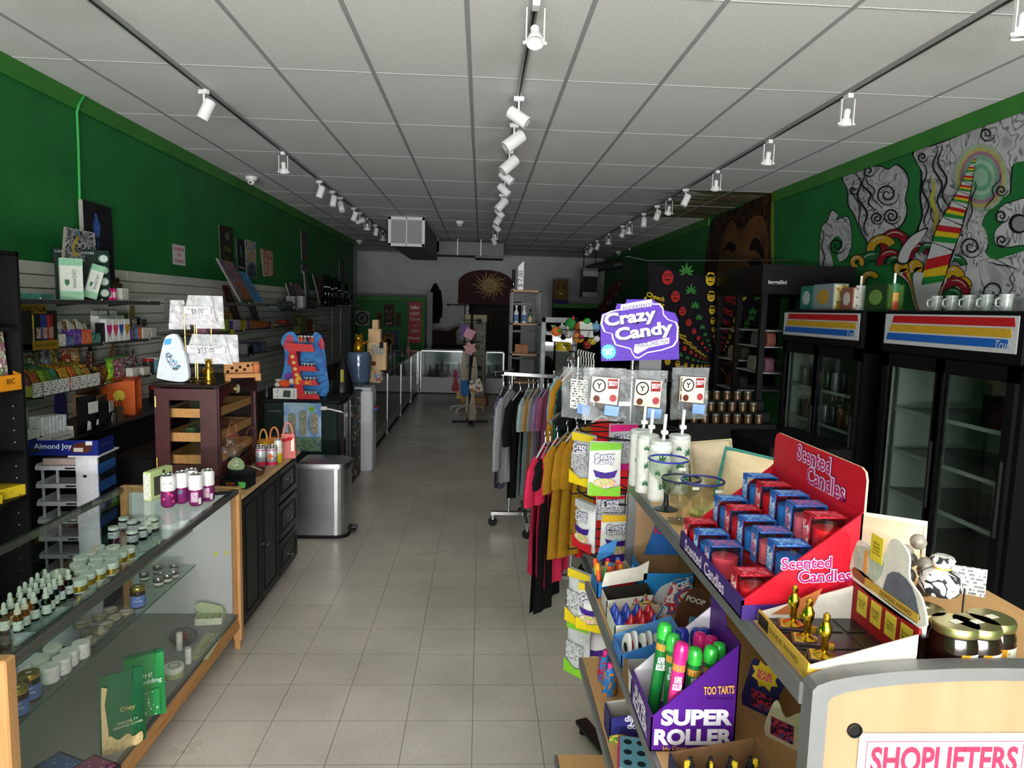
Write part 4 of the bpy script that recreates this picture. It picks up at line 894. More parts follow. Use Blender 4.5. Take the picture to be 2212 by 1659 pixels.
canvas('tall black canvas with a blue tulip on the green wall', [(178, 431), (240, 450), (245, 640), (182, 640)], XL+.05, NIGHT, .03, .02,
       [('blue_tulip', blob([(.42, .90), (.5, .84), (.56, .76), (.52, .66), (.44, .64), (.34, .68), (.30, .78)], 4), ART(['#2a4a8a', '#3f68b0', '#1d2f60'], 22)), ('tulip_stem', [(.41, .64), (.45, .64), (.5, .56), (.46, .5), (.42, .52)], M('#24406f', .5)),
        ('star', [(.78, .50), (.785, .465), (.88, .455), (.785, .445), (.78, .40), (.775, .445), (.68, .455), (.775, .465)], M('#b9bdc6', .5))])
t = canvas('white and black ink canvas with yellow snake leaning on the shelf', [(144, 490), (205, 503), (195, 570), (122, 566)], XL+.12, ART(['#9a9a9c', '#b9b8ba', '#2a2a2e', '#a8a6aa', '#55555c'], 16, .5, 3), .02, .05,
       [('yellow_snake', [(.30, .92), (.38, .9), (.40, .7), (.28, .42), (.30, .30), (.42, .3), (.42, .22), (.24, .2), (.2, .42), (.3, .7)], M('#b9a23a', .5)), ('blue_flower', disc(.34, .86, .1), M('#5a86b0', .5))])
# --- shelf B
t = wthing('cigar_display', 'gold and black King Palm display rack of slim packs', 'display', 97, ZB, -2.6)
w_ = WY(125, -2.6)-WY(70, -2.6); h_ = P(97, 662, x=-2.6).z-ZB
part('rack', MB().box(-w_/2, w_/2, .0, .1, 0, .03).box(-w_/2, w_/2, .085, .1, 0, h_).box(-w_/2, -w_/2+.004, 0, .1, 0, h_*.9).box(w_/2-.004, w_/2, 0, .1, 0, h_*.9), M('#1a1a1a', .5), t)
part('header', MB().box(-w_/2, w_/2, .06, .066, h_*.82, h_+.01), M('#b8902e', .35, .5), t); words('KING PALM', t, (0, .0585, h_*.92), (1, 0, 0), (0, 0, 1), M('#17120a', .5), w=w_*.88, bold=.01)
part('front_lip', MB().box(-w_/2-.002, w_/2+.002, -.003, 0, -.005, .05), M('#a98426', .35, .4), t); words("WORLD'S BEST BLUNT", t, (0, -.0036, .022), (1, 0, 0), (0, 0, 1), M('#1d1608', .5), w=w_*.85)
for k, c_ in enumerate(('#b9b23a', '#1c1c20', '#2a3a7a', '#8a2a2a')):
    x_ = -w_*.375+w_*.25*k; q = part('slim_pack', MB().cbox(x_-w_*.1, x_+w_*.1, .02, .05, .03, h_*.8, .003), M(c_, .4), t)
    part('pack_print', MB().box(x_-w_*.085, x_+w_*.085, .0188, .0198, .06, h_*.5), ART([c_, '#b9b4a0', '#8a2f2a', '#c9c2a0'], 60, .4, k), q)
for k, (a, b_, yt, c_, pc, lb) in enumerate(((126, 142, 722, '#cfcdc6', '#a83a3a', 'white carton with red cherry print on shelf two'), (142, 160, 727, '#4a5a8a', '#d8d8d0', 'blue low carton on shelf two'), (160, 177, 712, '#5a3a8a', '#d9c8e8', 'purple carton of wraps on shelf two'), (177, 198, 712, '#c9583a', '#f0d8a0', 'orange carton of wraps on shelf two'), (198, 218, 720, '#2f6a5a', '#d8d8c8', 'teal carton of papers on shelf two'))):
    t = carton('wrap_carton', lb, a, b_, yt, ZB, c_, -2.63, .09, pc, group='wrap cartons on the second shelf')
    if k in (2, 3):
        for q in range(3): part('loose_wrap', MB().box(-.05, .05, -.002, .002, 0, .09).xf(Matrix.Translation((.01*q-.01, .03+.02*q, .07)) @ Matrix.Rotation(.5-.4*q, 4, 'Y') @ Matrix.Rotation(-.4, 4, 'X')), M(['#c9c6bc', '#8a6a4a', '#d4d0c8'][q], .6), t)
for k, (px, yt, rz, lb) in enumerate(((140, 690, 70, 'crumpled pile of white wrap packets behind cartons'), (180, 695, 95, 'white envelope tilted on the orange wrap carton'), (200, 690, 120, 'large white envelope leaning on shelf two'))):
    t = thing('wrap_packet', lb, 'packet', (-2.76, WY(px, -2.76), ZB), R(rz)); part('packet', MB().cbox(-.07, .07, 0, .012, 0, .1+.02*k, .003).xf(Matrix.Rotation(-.35, 4, 'X')), M('#bdbab2', .6), t); part('print', MB().box(-.05, .05, -.0015, -.0005, .01, .06).xf(Matrix.Rotation(-.35, 4, 'X')), PRINT('#bdbab2', '#5a5048', 'xz', 60, 70, .5), t)
carton('dark_pouch', 'black upright pouch next to the vape cartons', 218, 230, 698, ZB, '#15161a', -2.64, .04, '#6a6a5a')
for k, (a, b_, c_, nm) in enumerate(((230, 243, '#c02a7a', 'magenta'), (244, 256, '#c4466a', 'rose'), (257, 268, '#2f55a0', 'blue'), (269, 281, '#c4883a', 'amber'))):
    t = carton('vape_carton', 'slim white carton with %s drop print in row of four' % nm, a, b_, 689, ZB, '#d9d8d6', -2.63, .05, None, group='slim white cartons in a row')
    w_ = WY(b_, -2.63)-WY(a, -2.63); part('drop_print', MB().prism([(-w_*.45, .12), (w_*.45, .12), (w_*.4, .09), (.0, .035), (-w_*.4, .09)], -.0012, -.0002, 'xz'), M(c_, .4), t)
for k, (a, b_, c_) in enumerate(((214, 232, '#5a4a9a'), (232, 250, '#b8506a'), (254, 270, '#b9784a'))):
    carton('vape_carton', 'white carton with folded top in the back row, %s trim' % ('violet', 'rose', 'tan')[k], a, b_, 682, ZB, '#d2d1cf', -2.78, .06, c_, flap=.035, group='white cartons behind the slim row')
for k, (a, b_, yt, c_, nm) in enumerate(((281, 287, 712, '#6a3a8a', 'violet'), (287, 292, 708, '#4a4a44', 'charcoal'), (292, 298, 707, '#2f7ab8', 'blue'), (299, 306, 707, '#c4572a', 'orange'), (308, 318, 708, '#c9c7c0', 'white'), (319, 325, 710, '#b5b3ac', 'pale grey'), (326, 338, 708, '#bdbbb2', 'ivory'))):
    carton('small_carton', 'tiny %s carton at the end of the second shelf' % nm, a, b_, yt, ZB, c_, -2.64, .05, '#8a8880' if k > 3 else '#c9c9c4', group='tiny cartons on the second shelf')
for k, (px, yt, c_, nm) in enumerate(((272, 676, '#4a5a3a', 'olive'), (287, 660, '#7a6a3a', 'tan'), (297, 684, '#3a6a8a', 'teal'), (302, 688, '#6a6a6e', 'grey'), (312, 690, '#39443e', 'dark green'))):
    t = wthing('accessory_pack', 'hanging %s accessory pack behind the tiny cartons' % nm, 'pack', px, ZB, -2.82, 'accessory packs at the back'); h_ = P(px, yt, x=-2.82).z-ZB
    part('card', MB().box(-.04, .04, 0, .003, 0, h_), M(c_, .5), t); part('blister', MB().cbox(-.028, .028, -.025, 0, .02, h_*.6, .008), ART([c_, '#b5b4ac', '#2a2a2a', '#8a7a5a'], 50, .3, k), t)
# --- shelf C: candy bars in trays
for k, (a, b_, yt, c_, s1) in enumerate(((63, 84, 826, '#8a8a3a', '#7a2a5a'), (86, 105, 824, '#a83a2a', '#c4701e'), (106, 120, 822, '#4a8a2a', '#a9c43a'), (121, 132, 820, '#3a6a3a', '#6a9a2a'), (133, 144, 815, '#2f5a8a', '#4a9a6a'), (147, 168, 812, '#c4321e', '#d8c22e'), (169, 184, 808, '#c94a2a', '#d87a2e'), (185, 196, 805, '#3a7a4a', '#c9c42e'), (197, 211, 803, '#b07a1e', '#d89a3a'))):
    y0, y1 = WY(a, -2.62), WY(b_, -2.62); w_ = y1-y0
    t = thing('candy_tray', 'candy tray with white price strip, number %s from black shelving' % ['one', 'two', 'three', 'four', 'five', 'six', 'seven', 'eight', 'nine'][k], 'candy tray', (-2.62, (y0+y1)/2, ZC2), R(90), 'candy trays on the third shelf')
    part('tray', MB().box(-w_/2+.002, w_/2-.002, 0, .2, 0, .004).box(-w_/2+.002, -w_/2+.005, 0, .2, 0, .07).box(w_/2-.005, w_/2-.002, 0, .2, 0, .07), M(c_, .5), t)
    part('price_strip', MB().box(-w_/2+.001, w_/2-.001, -.003, 0, 0, .085), PRINT('#d6d5d1', '#77767a', 'xz', 45, 62, .5), t)
    for q in range(5): part('candy_bar', MB().cbox(-w_*.42, w_*.42, -.006, .006, 0, .15+.008*q, .004).xf(Matrix.Translation((0, .03+.035*q, .005)) @ Matrix.Rotation(-.45, 4, 'X')), ART([c_, s1, '#1d2f24', s1, c_], 55, .3, k+q), t)
for k, (px, yt, c_, nm) in enumerate(((70, 765, '#3a5a4a', 'dark green'), (95, 752, '#4a6a9a', 'blue rabbit'), (110, 750, '#8a9a2a', 'lime'), (140, 750, '#b8421e', 'orange'), (160, 748, '#c48a1e', 'yellow'), (192, 758, '#1d1d20', 'black'), (243, 752, '#6a5a3a', 'brown'), (270, 752, '#5a6a62', 'grey green'), (285, 765, '#5a4a6a', 'violet'))):
    t = wthing('snack_pouch', '%s snack pouch standing at the back of third shelf' % nm, 'pouch', px, ZC2, -2.84, 'snack pouches behind the candy trays'); h_ = P(px, yt, x=-2.84).z-ZC2
    part('pouch', MB().grid(lambda a, b: ((a-.5)*.11, -.03*math.sin(math.pi*a)*math.sin(math.pi*min(1, b*1.1)), b*h_), 6, 8), ART([c_, '#c9c6b8', c_, '#8a3a2a', c_], 28, .35, k), t); part('hang_tab', MB().box(-.02, .02, -.001, .001, h_, h_+.03), M(c_, .5), t)
for k, (a, b_, yt, cs, nm) in enumerate(((212, 226, 790, ['#2a1d16', '#6a4a1e', '#a8842e'], 'dark brown'), (226, 242, 785, ['#2a2420', '#8a5a1e', '#3a3a3a'], 'brown and black'), (240, 256, 775, ['#5a9a2a', '#8ac43a', '#c4d83a'], 'bright lime'), (256, 284, 772, ['#3a8a3a', '#8a2a5a', '#c9c9c4'], 'green and plum'))):
    y0, y1 = WY(a, -2.66), WY(b_, -2.66); h_ = P(a, yt, x=-2.66).z-ZC2
    t = thing('candy_bag', '%s candy bag standing on the third shelf' % nm, 'bag', (-2.66, (y0+y1)/2, ZC2), R(90), 'candy bags on the third shelf')
    part('bag', MB().grid(lambda u, v: ((u-.5)*(y1-y0)*1.05, -.03*math.sin(math.pi*u)*math.sin(math.pi*min(1, v*1.1))+.05, v*h_), 6, 8), ART(cs, 30, .3, k), t); part('crimp', MB().box(-(y1-y0)*.5, (y1-y0)*.5, .047, .053, h_-.012, h_), M(cs[0], .4), t)
carton('tea_carton', 'white and black small carton right of the candy bags', 283, 296, 795, ZC2, '#cfccc5', -2.64, .05, '#55504a', group='little tea cartons'); carton('tea_carton', 'pale small carton with tan print beside the teal tins', 307, 322, 793, ZC2, '#c9c6bd', -2.64, .05, '#b08a4a', group='little tea cartons')
for k, (px, yt, r_, c_, lc_, nm) in enumerate(((326, 772, .05, '#6a9aa8', '#bfc4c4', 'large teal'), (318, 775, .04, '#3a3a3a', '#a81f2a', 'dark red lidded'))):
    t = wthing('round_tub', '%s round tub at the end of third shelf' % nm, 'tub', px, ZC2, -2.72); h_ = P(px, yt, x=-2.72).z-ZC2
    part('tub', MB().lathe([(r_*.95, 0), (r_, .01), (r_, h_-.02)], 18), M(c_, .35), t); part('lid', MB().lathe([(r_*1.05, h_-.02), (r_*1.05, h_), (0, h_)], 18, cap=False), M(lc_, .4), t); part('label', MB().lathe([(r_*1.01, .03), (r_*1.01, h_*.6)], 18, cap=False), PRINT(c_, '#d8dcd8', 'xz', 80, 90, .4), t)
# --- counter D
t = wthing('tube_rack', 'white open carton holding a row of clear tube packs', 'box', 112, ZD2, -2.52, rz=80)
part('tray', MB().box(-.13, .13, 0, .2, 0, .004).box(-.13, .13, -.003, .001, 0, .045).box(.127, .13, 0, .2, 0, .07).box(-.13, -.127, 0, .2, 0, .09), M('#c9c7c1', .6), t)
part('header_card', MB().box(-.13, .0, .19, .195, .0, .19), M('#bebcb6', .6), t); words('BEST IN PAPER', t, (.03, -.0036, .022), (1, 0, 0), (0, 0, 1), M('#3a3a38', .5), w=.15)
for k in range(7): part('tube_pack', MB().cbox(-.075+.027*k, -.052+.027*k, .03, .12, .005, .15, .003).xf(Matrix.Rotation(.05, 4, 'Y')), FILM('#d6d8da', .75, .3), t)
t = wthing('blue_stand_card', 'dark blue rounded stand card with white logo', 'card', 124, ZD2, -2.8)
part('card', MB().prism(blob([(-.06, 0), (.06, 0), (.06, .2), (.035, .23), (.03, .27), (-.0, .29), (-.03, .27), (-.035, .23), (-.06, .2)], 3), 0, .006, 'xz'), M('#1d2a6a', .4), t); part('logo', MB().lathe([(.02, 0), (.016, .001), (.012, 0)], 16, cap=False).xf(Matrix.Translation((-.005, -.001, .255)) @ Matrix.Rotation(R(90), 4, 'X')), M('#c4cae0', .4), t); part('price_card', MB().box(-.045, .0, -.03, -.027, 0, .05), M('#bdbcb8', .5), t)
for k, (px, w_, h_, rz, lb) in enumerate(((180, .2, .24, 85, 'black foil pouch with white price card, taller one'), (205, .22, .22, 105, 'black foil pouch with oval silver window'))):
    t = thing('black_pouch', lb, 'pouch', (-2.5+.03*k, WY(px, -2.5), ZD2), R(rz), 'black pouches in the candy box')
    part('pouch', MB().grid(lambda a, b: ((a-.5)*w_, -.05*math.sin(math.pi*a)*math.sin(math.pi*b), b*h_), 8, 8).grid(lambda a, b: ((a-.5)*w_, .04*math.sin(math.pi*a)*math.sin(math.pi*b), b*h_), 8, 8), M('#131314', .4, 0, .2, 15, .4), t)
    part('price_card', MB().box(-.06, .05, -.052, -.05, h_*.55, h_*.85), PRINT('#c4c2bd', '#6a6a68', 'xz', 60, 70, .35), t)
    if k: part('window', MB().prism(disc(.03, .07, .05, 16, .038), -.056, -.052, 'xz'), M('#8d8f8c', .3, .5), t)
    else: [part('cat_print', MB().prism(q_, -.053, -.051, 'xz'), M('#c9c9c6', .5), t) for q_ in ([(-.08, .03), (-.04, .03), (-.045, .08), (-.07, .09)], [(.01, .05), (.04, .05), (.045, .09), (.02, .085)])]
t = carton('cardboard_box', 'plain brown cardboard box with open flaps on the counter', 212, 258, 850, ZD2, '#8a6a4c', -2.72, .2, None, flap=.07)
t = wthing('red_tub', 'dark red tub with white lid on the counter', 'tub', 212, ZD2, -2.75)
part('tub', MB().lathe([(.055, 0), (.07, .1)], 18), M('#6a1d2a', .4), t); part('lid', MB().lathe([(.074, .1), (.074, .115), (0, .117)], 18, cap=False), M('#c4c0b8', .5), t)
yb0, yb1 = WY(262, -2.5, 860), WY(308, -2.5, 860); w_ = yb1-yb0
t = thing('crate', 'bright orange wooden display crate with dark bottle inside', 'crate', (-2.6, WY(298, -2.6, 860), ZD2), R(108)); OR = M('#c4561a', .5, 0, .1)
h_ = .27
part('shell', MB().box(-.16, .16, -.004, .22, 0, .014).box(-.16, .16, -.004, .22, h_-.014, h_).box(-.16, -.146, -.004, .22, 0, h_).box(.146, .16, -.004, .22, 0, h_).box(-.16, .16, .206, .22, 0, h_), OR, t)
part('sticker', MB().prism(disc(-.10+.0, .14, .04), -.161, -.1605, 'yz') if False else MB().add([(-.1605, .1+.04*math.cos(a*.6), .15+.04*math.sin(a*.6)) for a in range(10)], [list(range(10))]), M('#c9b83a', .5), t)
tb = thing('amber_bottle', 'dark amber bottle with label standing in the orange crate', 'bottle', t.matrix_basis @ Vector((.05, .1, .014))); part('bottle', MB().lathe([(.035, 0), (.035, .12), (.014, .17), (.014, .21)], 14), M('#2a1c10', .2), tb); part('label', MB().lathe([(.0355, .03), (.0355, .1)], 14, cap=False), M('#9a9a88', .5), tb)
for k, (px, c_, nm) in enumerate(((228, '#4a3a30', 'brown'), (243, '#5d4a3c', 'tan'))):
    t = wthing('paper_bag', 'small %s paper gift bag on the counter before the box' % nm, 'gift bag', px, ZD2, -2.55, 'small gift bags on the counter'); part('bag_body', MB().prism([(-.05, 0), (.05, 0), (.045, .1), (-.045, .1)], -.03, .03, 'xz'), M(c_, .6), t); part('handle', MB().tube([(-.02, -.03, .1), (-.02, -.03, .14), (0, -.03, .155), (.02, -.03, .14), (.02, -.03, .1)], .004, 6), M('#3a2420', .5), t)
t = wthing('lidded_jar', 'clear jar with bright red lid beside the orange crate', 'jar', 333, ZD2, -2.7); part('jar_body', MB().lathe([(.05, 0), (.055, .01), (.055, .12)], 16), GLASS('#b8b4a8', .8, 'lj'), t); part('contents', MB().lathe([(.048, .003), (.05, .09)], 14), M('#6a5a4a', .6), t); part('lid', MB().lathe([(.057, .12), (.057, .15), (0, .152)], 16, cap=False), M('#a81f1f', .4), t)
# --- signs, pictures and boards on the wall
t = thing('no_refund_sign', 'white NO REFUND OR EXCHANGE paper sign on green wall', 'sign', (XL+.004, WY(390, XL), P(390, 573, x=XL).z), R(90))
h_ = P(390, 530, x=XL).z-P(390, 573, x=XL).z; w_ = WY(403, XL)-WY(377, XL)
part('paper', MB().box(-w_/2, w_/2, 0, .002, 0, h_), M('#c9bfc4', .6), t)
for s_, z_, q in (('NO REFUND', .78, .8), ('OR', .5, .25), ('EXCHANGE', .2, .8)): words(s_, t, (0, -.001, h_*z_), (1, 0, 0), (0, 0, 1), M('#a82a3a', .5), w=w_*q, bold=.015)
t = thing('paper_notice', 'small grey paper notice hung on the slats', 'notice', (-2.90, WY(359, XL), P(359, 690, x=XL).z), R(90)); part('paper', MB().box(-.1, .1, 0, .002, 0, .2), PRINT('#b5b5b2', '#4a4a4a', 'xz', 40, 50, .5), t)
t = thing('yellow_notice', 'yellow paper notice below the carton shelf', 'notice', (-2.6, WY(502, -2.6), P(502, 742, x=-2.6).z), R(90)); part('paper', MB().box(-.06, .06, 0, .002, 0, .15), PRINT('#a8a02a', '#4a4a1e', 'xz', 50, 40, .4), t)
def rect(x0, y0, x1, y1, s=0): return [(x0, y0), (x1, y0+s), (x1, y1+s), (x0, y1)]
canvas('dark poster with skull and green lettering on green wall', [(473, 485), (503, 492), (505, 580), (476, 570)], XL+.006, ART(['#191714', '#24201a', '#2c2a1c', '#1d1a17'], 9), .004, .004,
       [('skull_print', disc(.55, .75, .16, 12, .1), M('#5a5a4e', .6)), ('title_print', [(.25, .5), (.8, .47), (.78, .35), (.25, .38)], M('#4a5020', .6)), ('low_print', [(.3, .25), (.72, .23), (.7, .1), (.35, .12)], M('#3f461e', .6))], name='poster', cat='poster')
canvas('narrow black poster with white frame beside yellow and blue one', [(510, 515), (528, 519), (530, 585), (513, 582)], XL+.006, ART(['#14181a', '#1a2426', '#101214'], 10), .004, .004, [('figure_print', disc(.5, .6, .1, 10, .22), M('#4a6a58', .6)), ('caption', [(.15, .12), (.85, .1), (.85, .04), (.15, .06)], M('#8a8a86', .6))], name='poster', cat='poster')
canvas('blue and yellow flame artwork hung on the green wall', [(529, 517), (553, 523), (554, 602), (533, 598)], XL+.006, ART(['#2a4a8a', '#b8a84a', '#3f6ab0', '#c9b86a', '#39485a'], 10, .5, 5), .02, .004, [('dark_base', [(.1, .02), (.95, .02), (.9, .34), (.5, .42), (.15, .32)], ART(['#39485a', '#2f3d4a', '#4a5668'], 18)), ('face_print', disc(.5, .55, .16, 12, .12), M('#a8844a', .6))])
canvas('red and cream bird cutout artwork on the green wall', [(563, 537), (589, 543), (590, 595), (570, 598)], XL+.006, ART(['#8a3a22', '#b8967a', '#c9b8a4', '#7a2f1d', '#a8694a'], 14, .5, 6), .02, .004)
canvas('narrow faded picture high on the far green wall', [(650, 498), (663, 501), (664, 563), (652, 563)], XL+.006, ART(['#4a3a24', '#3a4858', '#58503a', '#2f3a44'], 7, .5, 7), .02, .004)
canvas('narrow black and grey picture above the leaning board', [(651, 569), (664, 572), (664, 592), (652, 590)], XL+.006, ART(['#1a1c1a', '#5a5e5a', '#2a2e2a'], 10, .5, 8), .02, .004)
canvas('small dark portrait near the end of the green wall', [(733, 561), (744, 562), (744, 612), (733, 610)], XL+.006, ART(['#1a1c1a', '#2a2a28', '#3a3630'], 7, .5, 9), .02, .004)
canvas('leaning canvas with orange creature under blue and red sky', [(470, 558), (502, 566), (520, 651), (490, 652)], XL+.14, ART(['#3a4a68', '#5a4a5a', '#8a4a2a', '#5a7a98', '#4a3a3a'], 13, .5, 10), .025, .16,
       [('creature', blob([(.3, .38), (.45, .5), (.7, .46), (.85, .2), (.7, .08), (.4, .08)], 4), ART(['#7a4422', '#8f5428', '#6a3a1c'], 12)), ('meadow', [(.0, .0), (1, .0), (1, .06), (.5, .1), (0, .08)], M('#3a4a28', .6))])
canvas('leaning blue canvas with octopus arms beside orange creature', [(503, 583), (530, 588), (541, 651), (519, 652)], XL+.14, ART(['#2f6a98', '#4a88b8', '#25587f', '#6aa0c8'], 11, .5, 11), .025, .16, [('octopus', blob([(.35, .6), (.6, .64), (.75, .5), (.6, .4), (.62, .15), (.5, .3), (.4, .1), (.38, .4)], 4), M('#4a6a7f', .5, 0, .4))])
for k, (a, b_, yt, c_, pc, nm) in enumerate(((445, 477, 690, '#a8788f', '#8a5a72', 'pink wide'), (479, 484, 690, '#7a8a2a', '#d8d83a', 'olive slim'), (485, 490, 690, '#8a9a32', '#d8d86a', 'lime slim'), (491, 496, 690, '#6f7f28', '#c9c94a', 'moss slim'), (499, 504, 693, '#3a2f6a', '#b8b0d8', 'indigo'), (504, 519, 691, '#a89ab8', '#6a5a8a', 'lilac'), (521, 527, 692, '#7a6a1e', '#c9b03a', 'ochre'), (528, 534, 692, '#8a7a22', '#d8b83a', 'mustard'), (535, 541, 693, '#4a3a6a', '#a898c8', 'plum'), (543, 549, 693, '#7a4a28', '#c98a4a', 'rust'), (550, 556, 693, '#8a4a1e', '#d88a3a', 'orange brown'), (557, 563, 693, '#6a4a2a', '#b88a4a', 'tan'), (564, 570, 694, '#8a3a22', '#d87a4a', 'brick'), (571, 578, 694, '#7a4a2a', '#c98a5a', 'copper'), (580, 586, 696, '#5a3a28', '#a87a4a', 'dark brown'))):
    carton('incense_carton', '%s incense carton on shelf below the leaning canvases' % nm, a, b_, yt, 1.59, c_, -2.63, .1, pc, group='incense cartons in a row')
for k, (px, c_, nm) in enumerate(((450, '#4a6a3a', 'green leaf shaped'), (472, '#2f4a6a', 'blue pointed'), (490, '#a8784a', 'tan bottle shaped'), (505, '#a89a5a', 'yellow bottle shaped'))):
    t = wthing('cut_board', '%s cutout standing behind the incense cartons' % nm, 'cutout', px, 1.59, -2.85, 'cutouts behind incense'); part('board', MB().prism(blob([(-.09, 0), (.09, 0), (.1, .14), (.03, .2), (-.03, .2), (-.1, .14)], 4), 0, .01, 'xz'), M(c_, .5, 0, .3, 12), t); part('edge_print', MB().prism(disc(0, .09, .05), -.002, -.0005, 'xz'), M('#8a8678', .6, 0, .3), t)
for px, z_, c_, lb in ((520, 1.64, '#4a2c24', 'dark red skateboard deck leaning on the slats'), (560, 1.64, '#3a3a3a', 'charcoal skateboard deck leaning on the slats')):
    t = wthing('skate_deck', lb, 'skateboard', px, 1.6, -2.8); part('deck', MB().prism(blob([(-.1, .02), (0, -.0), (.1, .02), (.1, .5), (0, .54), (-.1, .5)], 4), 0, .012, 'xz').xf(Matrix.Rotation(R(-14), 4, 'X') @ Matrix.Rotation(R(-16), 4, 'Y')), M(c_, .5, 0, .4, 8), t); part('print', MB().prism(disc(0, .28, .05, 12, .12), -.003, -.001, 'xz').xf(Matrix.Rotation(R(-14), 4, 'X') @ Matrix.Rotation(R(-16), 4, 'Y')), M('#5a5048', .6), t)
# dim goods farther down the wall
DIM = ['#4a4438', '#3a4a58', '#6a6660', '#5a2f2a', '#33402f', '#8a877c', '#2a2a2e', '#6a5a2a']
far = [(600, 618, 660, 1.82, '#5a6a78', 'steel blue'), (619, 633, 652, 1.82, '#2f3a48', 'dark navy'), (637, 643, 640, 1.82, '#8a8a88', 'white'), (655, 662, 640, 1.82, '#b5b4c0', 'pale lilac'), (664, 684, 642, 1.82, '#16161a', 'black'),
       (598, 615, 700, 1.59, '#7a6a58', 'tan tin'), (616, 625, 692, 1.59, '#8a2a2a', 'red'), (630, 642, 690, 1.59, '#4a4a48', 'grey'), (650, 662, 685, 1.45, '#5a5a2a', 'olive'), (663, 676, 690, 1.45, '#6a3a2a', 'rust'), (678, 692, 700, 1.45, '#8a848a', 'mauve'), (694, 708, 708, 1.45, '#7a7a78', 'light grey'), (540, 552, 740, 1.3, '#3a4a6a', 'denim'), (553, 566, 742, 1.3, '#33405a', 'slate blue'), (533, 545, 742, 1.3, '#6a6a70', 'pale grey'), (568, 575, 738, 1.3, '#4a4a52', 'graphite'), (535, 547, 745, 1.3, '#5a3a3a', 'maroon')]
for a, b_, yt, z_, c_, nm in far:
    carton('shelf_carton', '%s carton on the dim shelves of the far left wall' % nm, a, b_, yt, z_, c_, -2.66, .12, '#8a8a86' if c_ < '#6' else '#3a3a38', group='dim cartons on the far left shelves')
wall_shelf('short glass shelf holding olive and rust cartons', 10.3, 12.3, 1.45, chrome=False, n=2)
for k, (px, c_, h_) in enumerate(((703, '#b8bcc0', .5), (710, '#a8acb0', .5), (718, '#8a8e92', .46), (726, '#b0b4b8', .5), (733, '#9a9ea2', .44), (748, '#8a8e90', .42))):
    t = thing('glass_pipe', 'tall clear glass water pipe on far shelf, number %s along' % ['one', 'two', 'three', 'four', 'five', 'six'][k], 'glass pipe', (-2.72, WY(px, -2.72), ZA), 0, 'tall glass water pipes')
    part('base', MB().lathe([(.07, 0), (.08, .02), (.07, .08), (.03, .14), (.028, .15)], 14), GLASS(c_, .92, 'pipe'), t); part('tube', MB().lathe([(.028, .15), (.028, h_), (.034, h_+.01)], 12), GLASS(c_, .92, 'pipe'), t); part('ring', MB().lathe([(.03, h_*.6), (.034, h_*.62), (.03, h_*.64)], 12, cap=False), M('#c9ccd0', .2), t); part('stem', MB().tube([(.05, 0, .08), (.1, 0, .16), (.11, 0, .2)], .012, 8), GLASS(c_, .92, 'pipe'), t)
canvas('grey surfboard shaped board leaning on the far shelf', [(657, 585), (664, 598), (664, 655), (656, 655)], XL+.1, M('#4f5a5c', .5, 0, .4, 8), .02, .05, name='board', cat='board')
canvas('long brown board leaning against the far green wall', [(676, 592), (698, 600), (702, 655), (682, 655)], XL+.1, M('#4a3a32', .5, 0, .5, 6), .02, .08, name='board', cat='board')
canvas('blue grey picture leaning on the far shelf', [(618, 612), (632, 618), (640, 655), (619, 655)], XL+.1, ART(['#3a3f58', '#4f4a58', '#2f3a52', '#5a4a50'], 9, .5, 12), .02, .08)
canvas('pale picture with red figure leaning on far shelf', [(628, 610), (647, 614), (651, 655), (636, 655)], XL+.07, ART(['#6a6664', '#7a7674', '#5a2f2f', '#8a8684'], 8, .5, 13), .02, .08)
for px, lb in ((717, 'chrome shelf standard on the far wall, first'), (735, 'chrome shelf standard on the far wall, second')):
    one('shelf_standard', MB().cbox(-2.7, -2.685, -.012, .012, .4, 1.84, .003), CHROME, lb, 'standard', (0, WY(px, -2.7), 0))
# --- black shelving in the left corner
bk = thing('black_shelving', 'tall black open shelving unit at the left edge', 'shelving', (0, 0, 0)); KB = M('#121212', .45, 0, .1)
bx0, bx1, by0, by1 = -2.64, -2.24, 2.45, 3.46
part('side_panel', MB().box(bx0, bx1, by1-.02, by1, 0, 2.11), KB, bk); part('side_panel', MB().box(bx0, bx1, by0, by0+.02, 0, 2.11), KB, bk)
part('back_panel', MB().box(bx0, bx0+.01, by0, by1, 0, 2.11), M('#0d0d0d', .6), bk); part('top_board', MB().box(bx0, bx1, by0, by1, 2.09, 2.11), KB, bk)
SZ = [P(62, 838, x=bx1).z, P(64, 972, x=bx1).z, P(66, 1066, x=bx1).z, .35, .06, 1.75]
for z in SZ: part('shelf_board', MB().box(bx0, bx1-.004, by0+.02, by1-.02, z-.02, z), KB, bk)
for k in range(14): part('peg_hole', MB().lathe([(.004, 0), (0, .0005)], 8, cap=False).xf(Matrix.Translation((bx1-.05, by1-.0202, .7+.06*k)) @ Matrix.Rotation(R(90), 4, 'X')), M('#8a8a88', .4), bk)
t = thing('lighter_carton', 'yellow counter box of long printed BIC lighters', 'display', (-2.26, 3.3, SZ[0]), R(84))
YEL = M('#d88a1a', .5)
part('tray', MB().box(-.36, .14, 0, .16, 0, .004).prism([(0, 0), (.16, 0), (.16, .14), (0, .075)], .137, .14, 'yz').box(-.36, .14, -.003, 0, 0, .075), YEL, t)
part('raw_panel', MB().box(-.3, -.02, -.0045, -.003, .006, .068), M('#c4a878', .6), t); words('RAW', t, (-.11, -.005, .036), (1, 0, 0), (0, 0, 1), M('#8a2a1a', .5), w=.1, bold=.02); words('BIC', t, (.075, -.0035, .045), (1, 0, 0), (0, 0, 1), M('#2a1a0a', .5), w=.05, bold=.01)
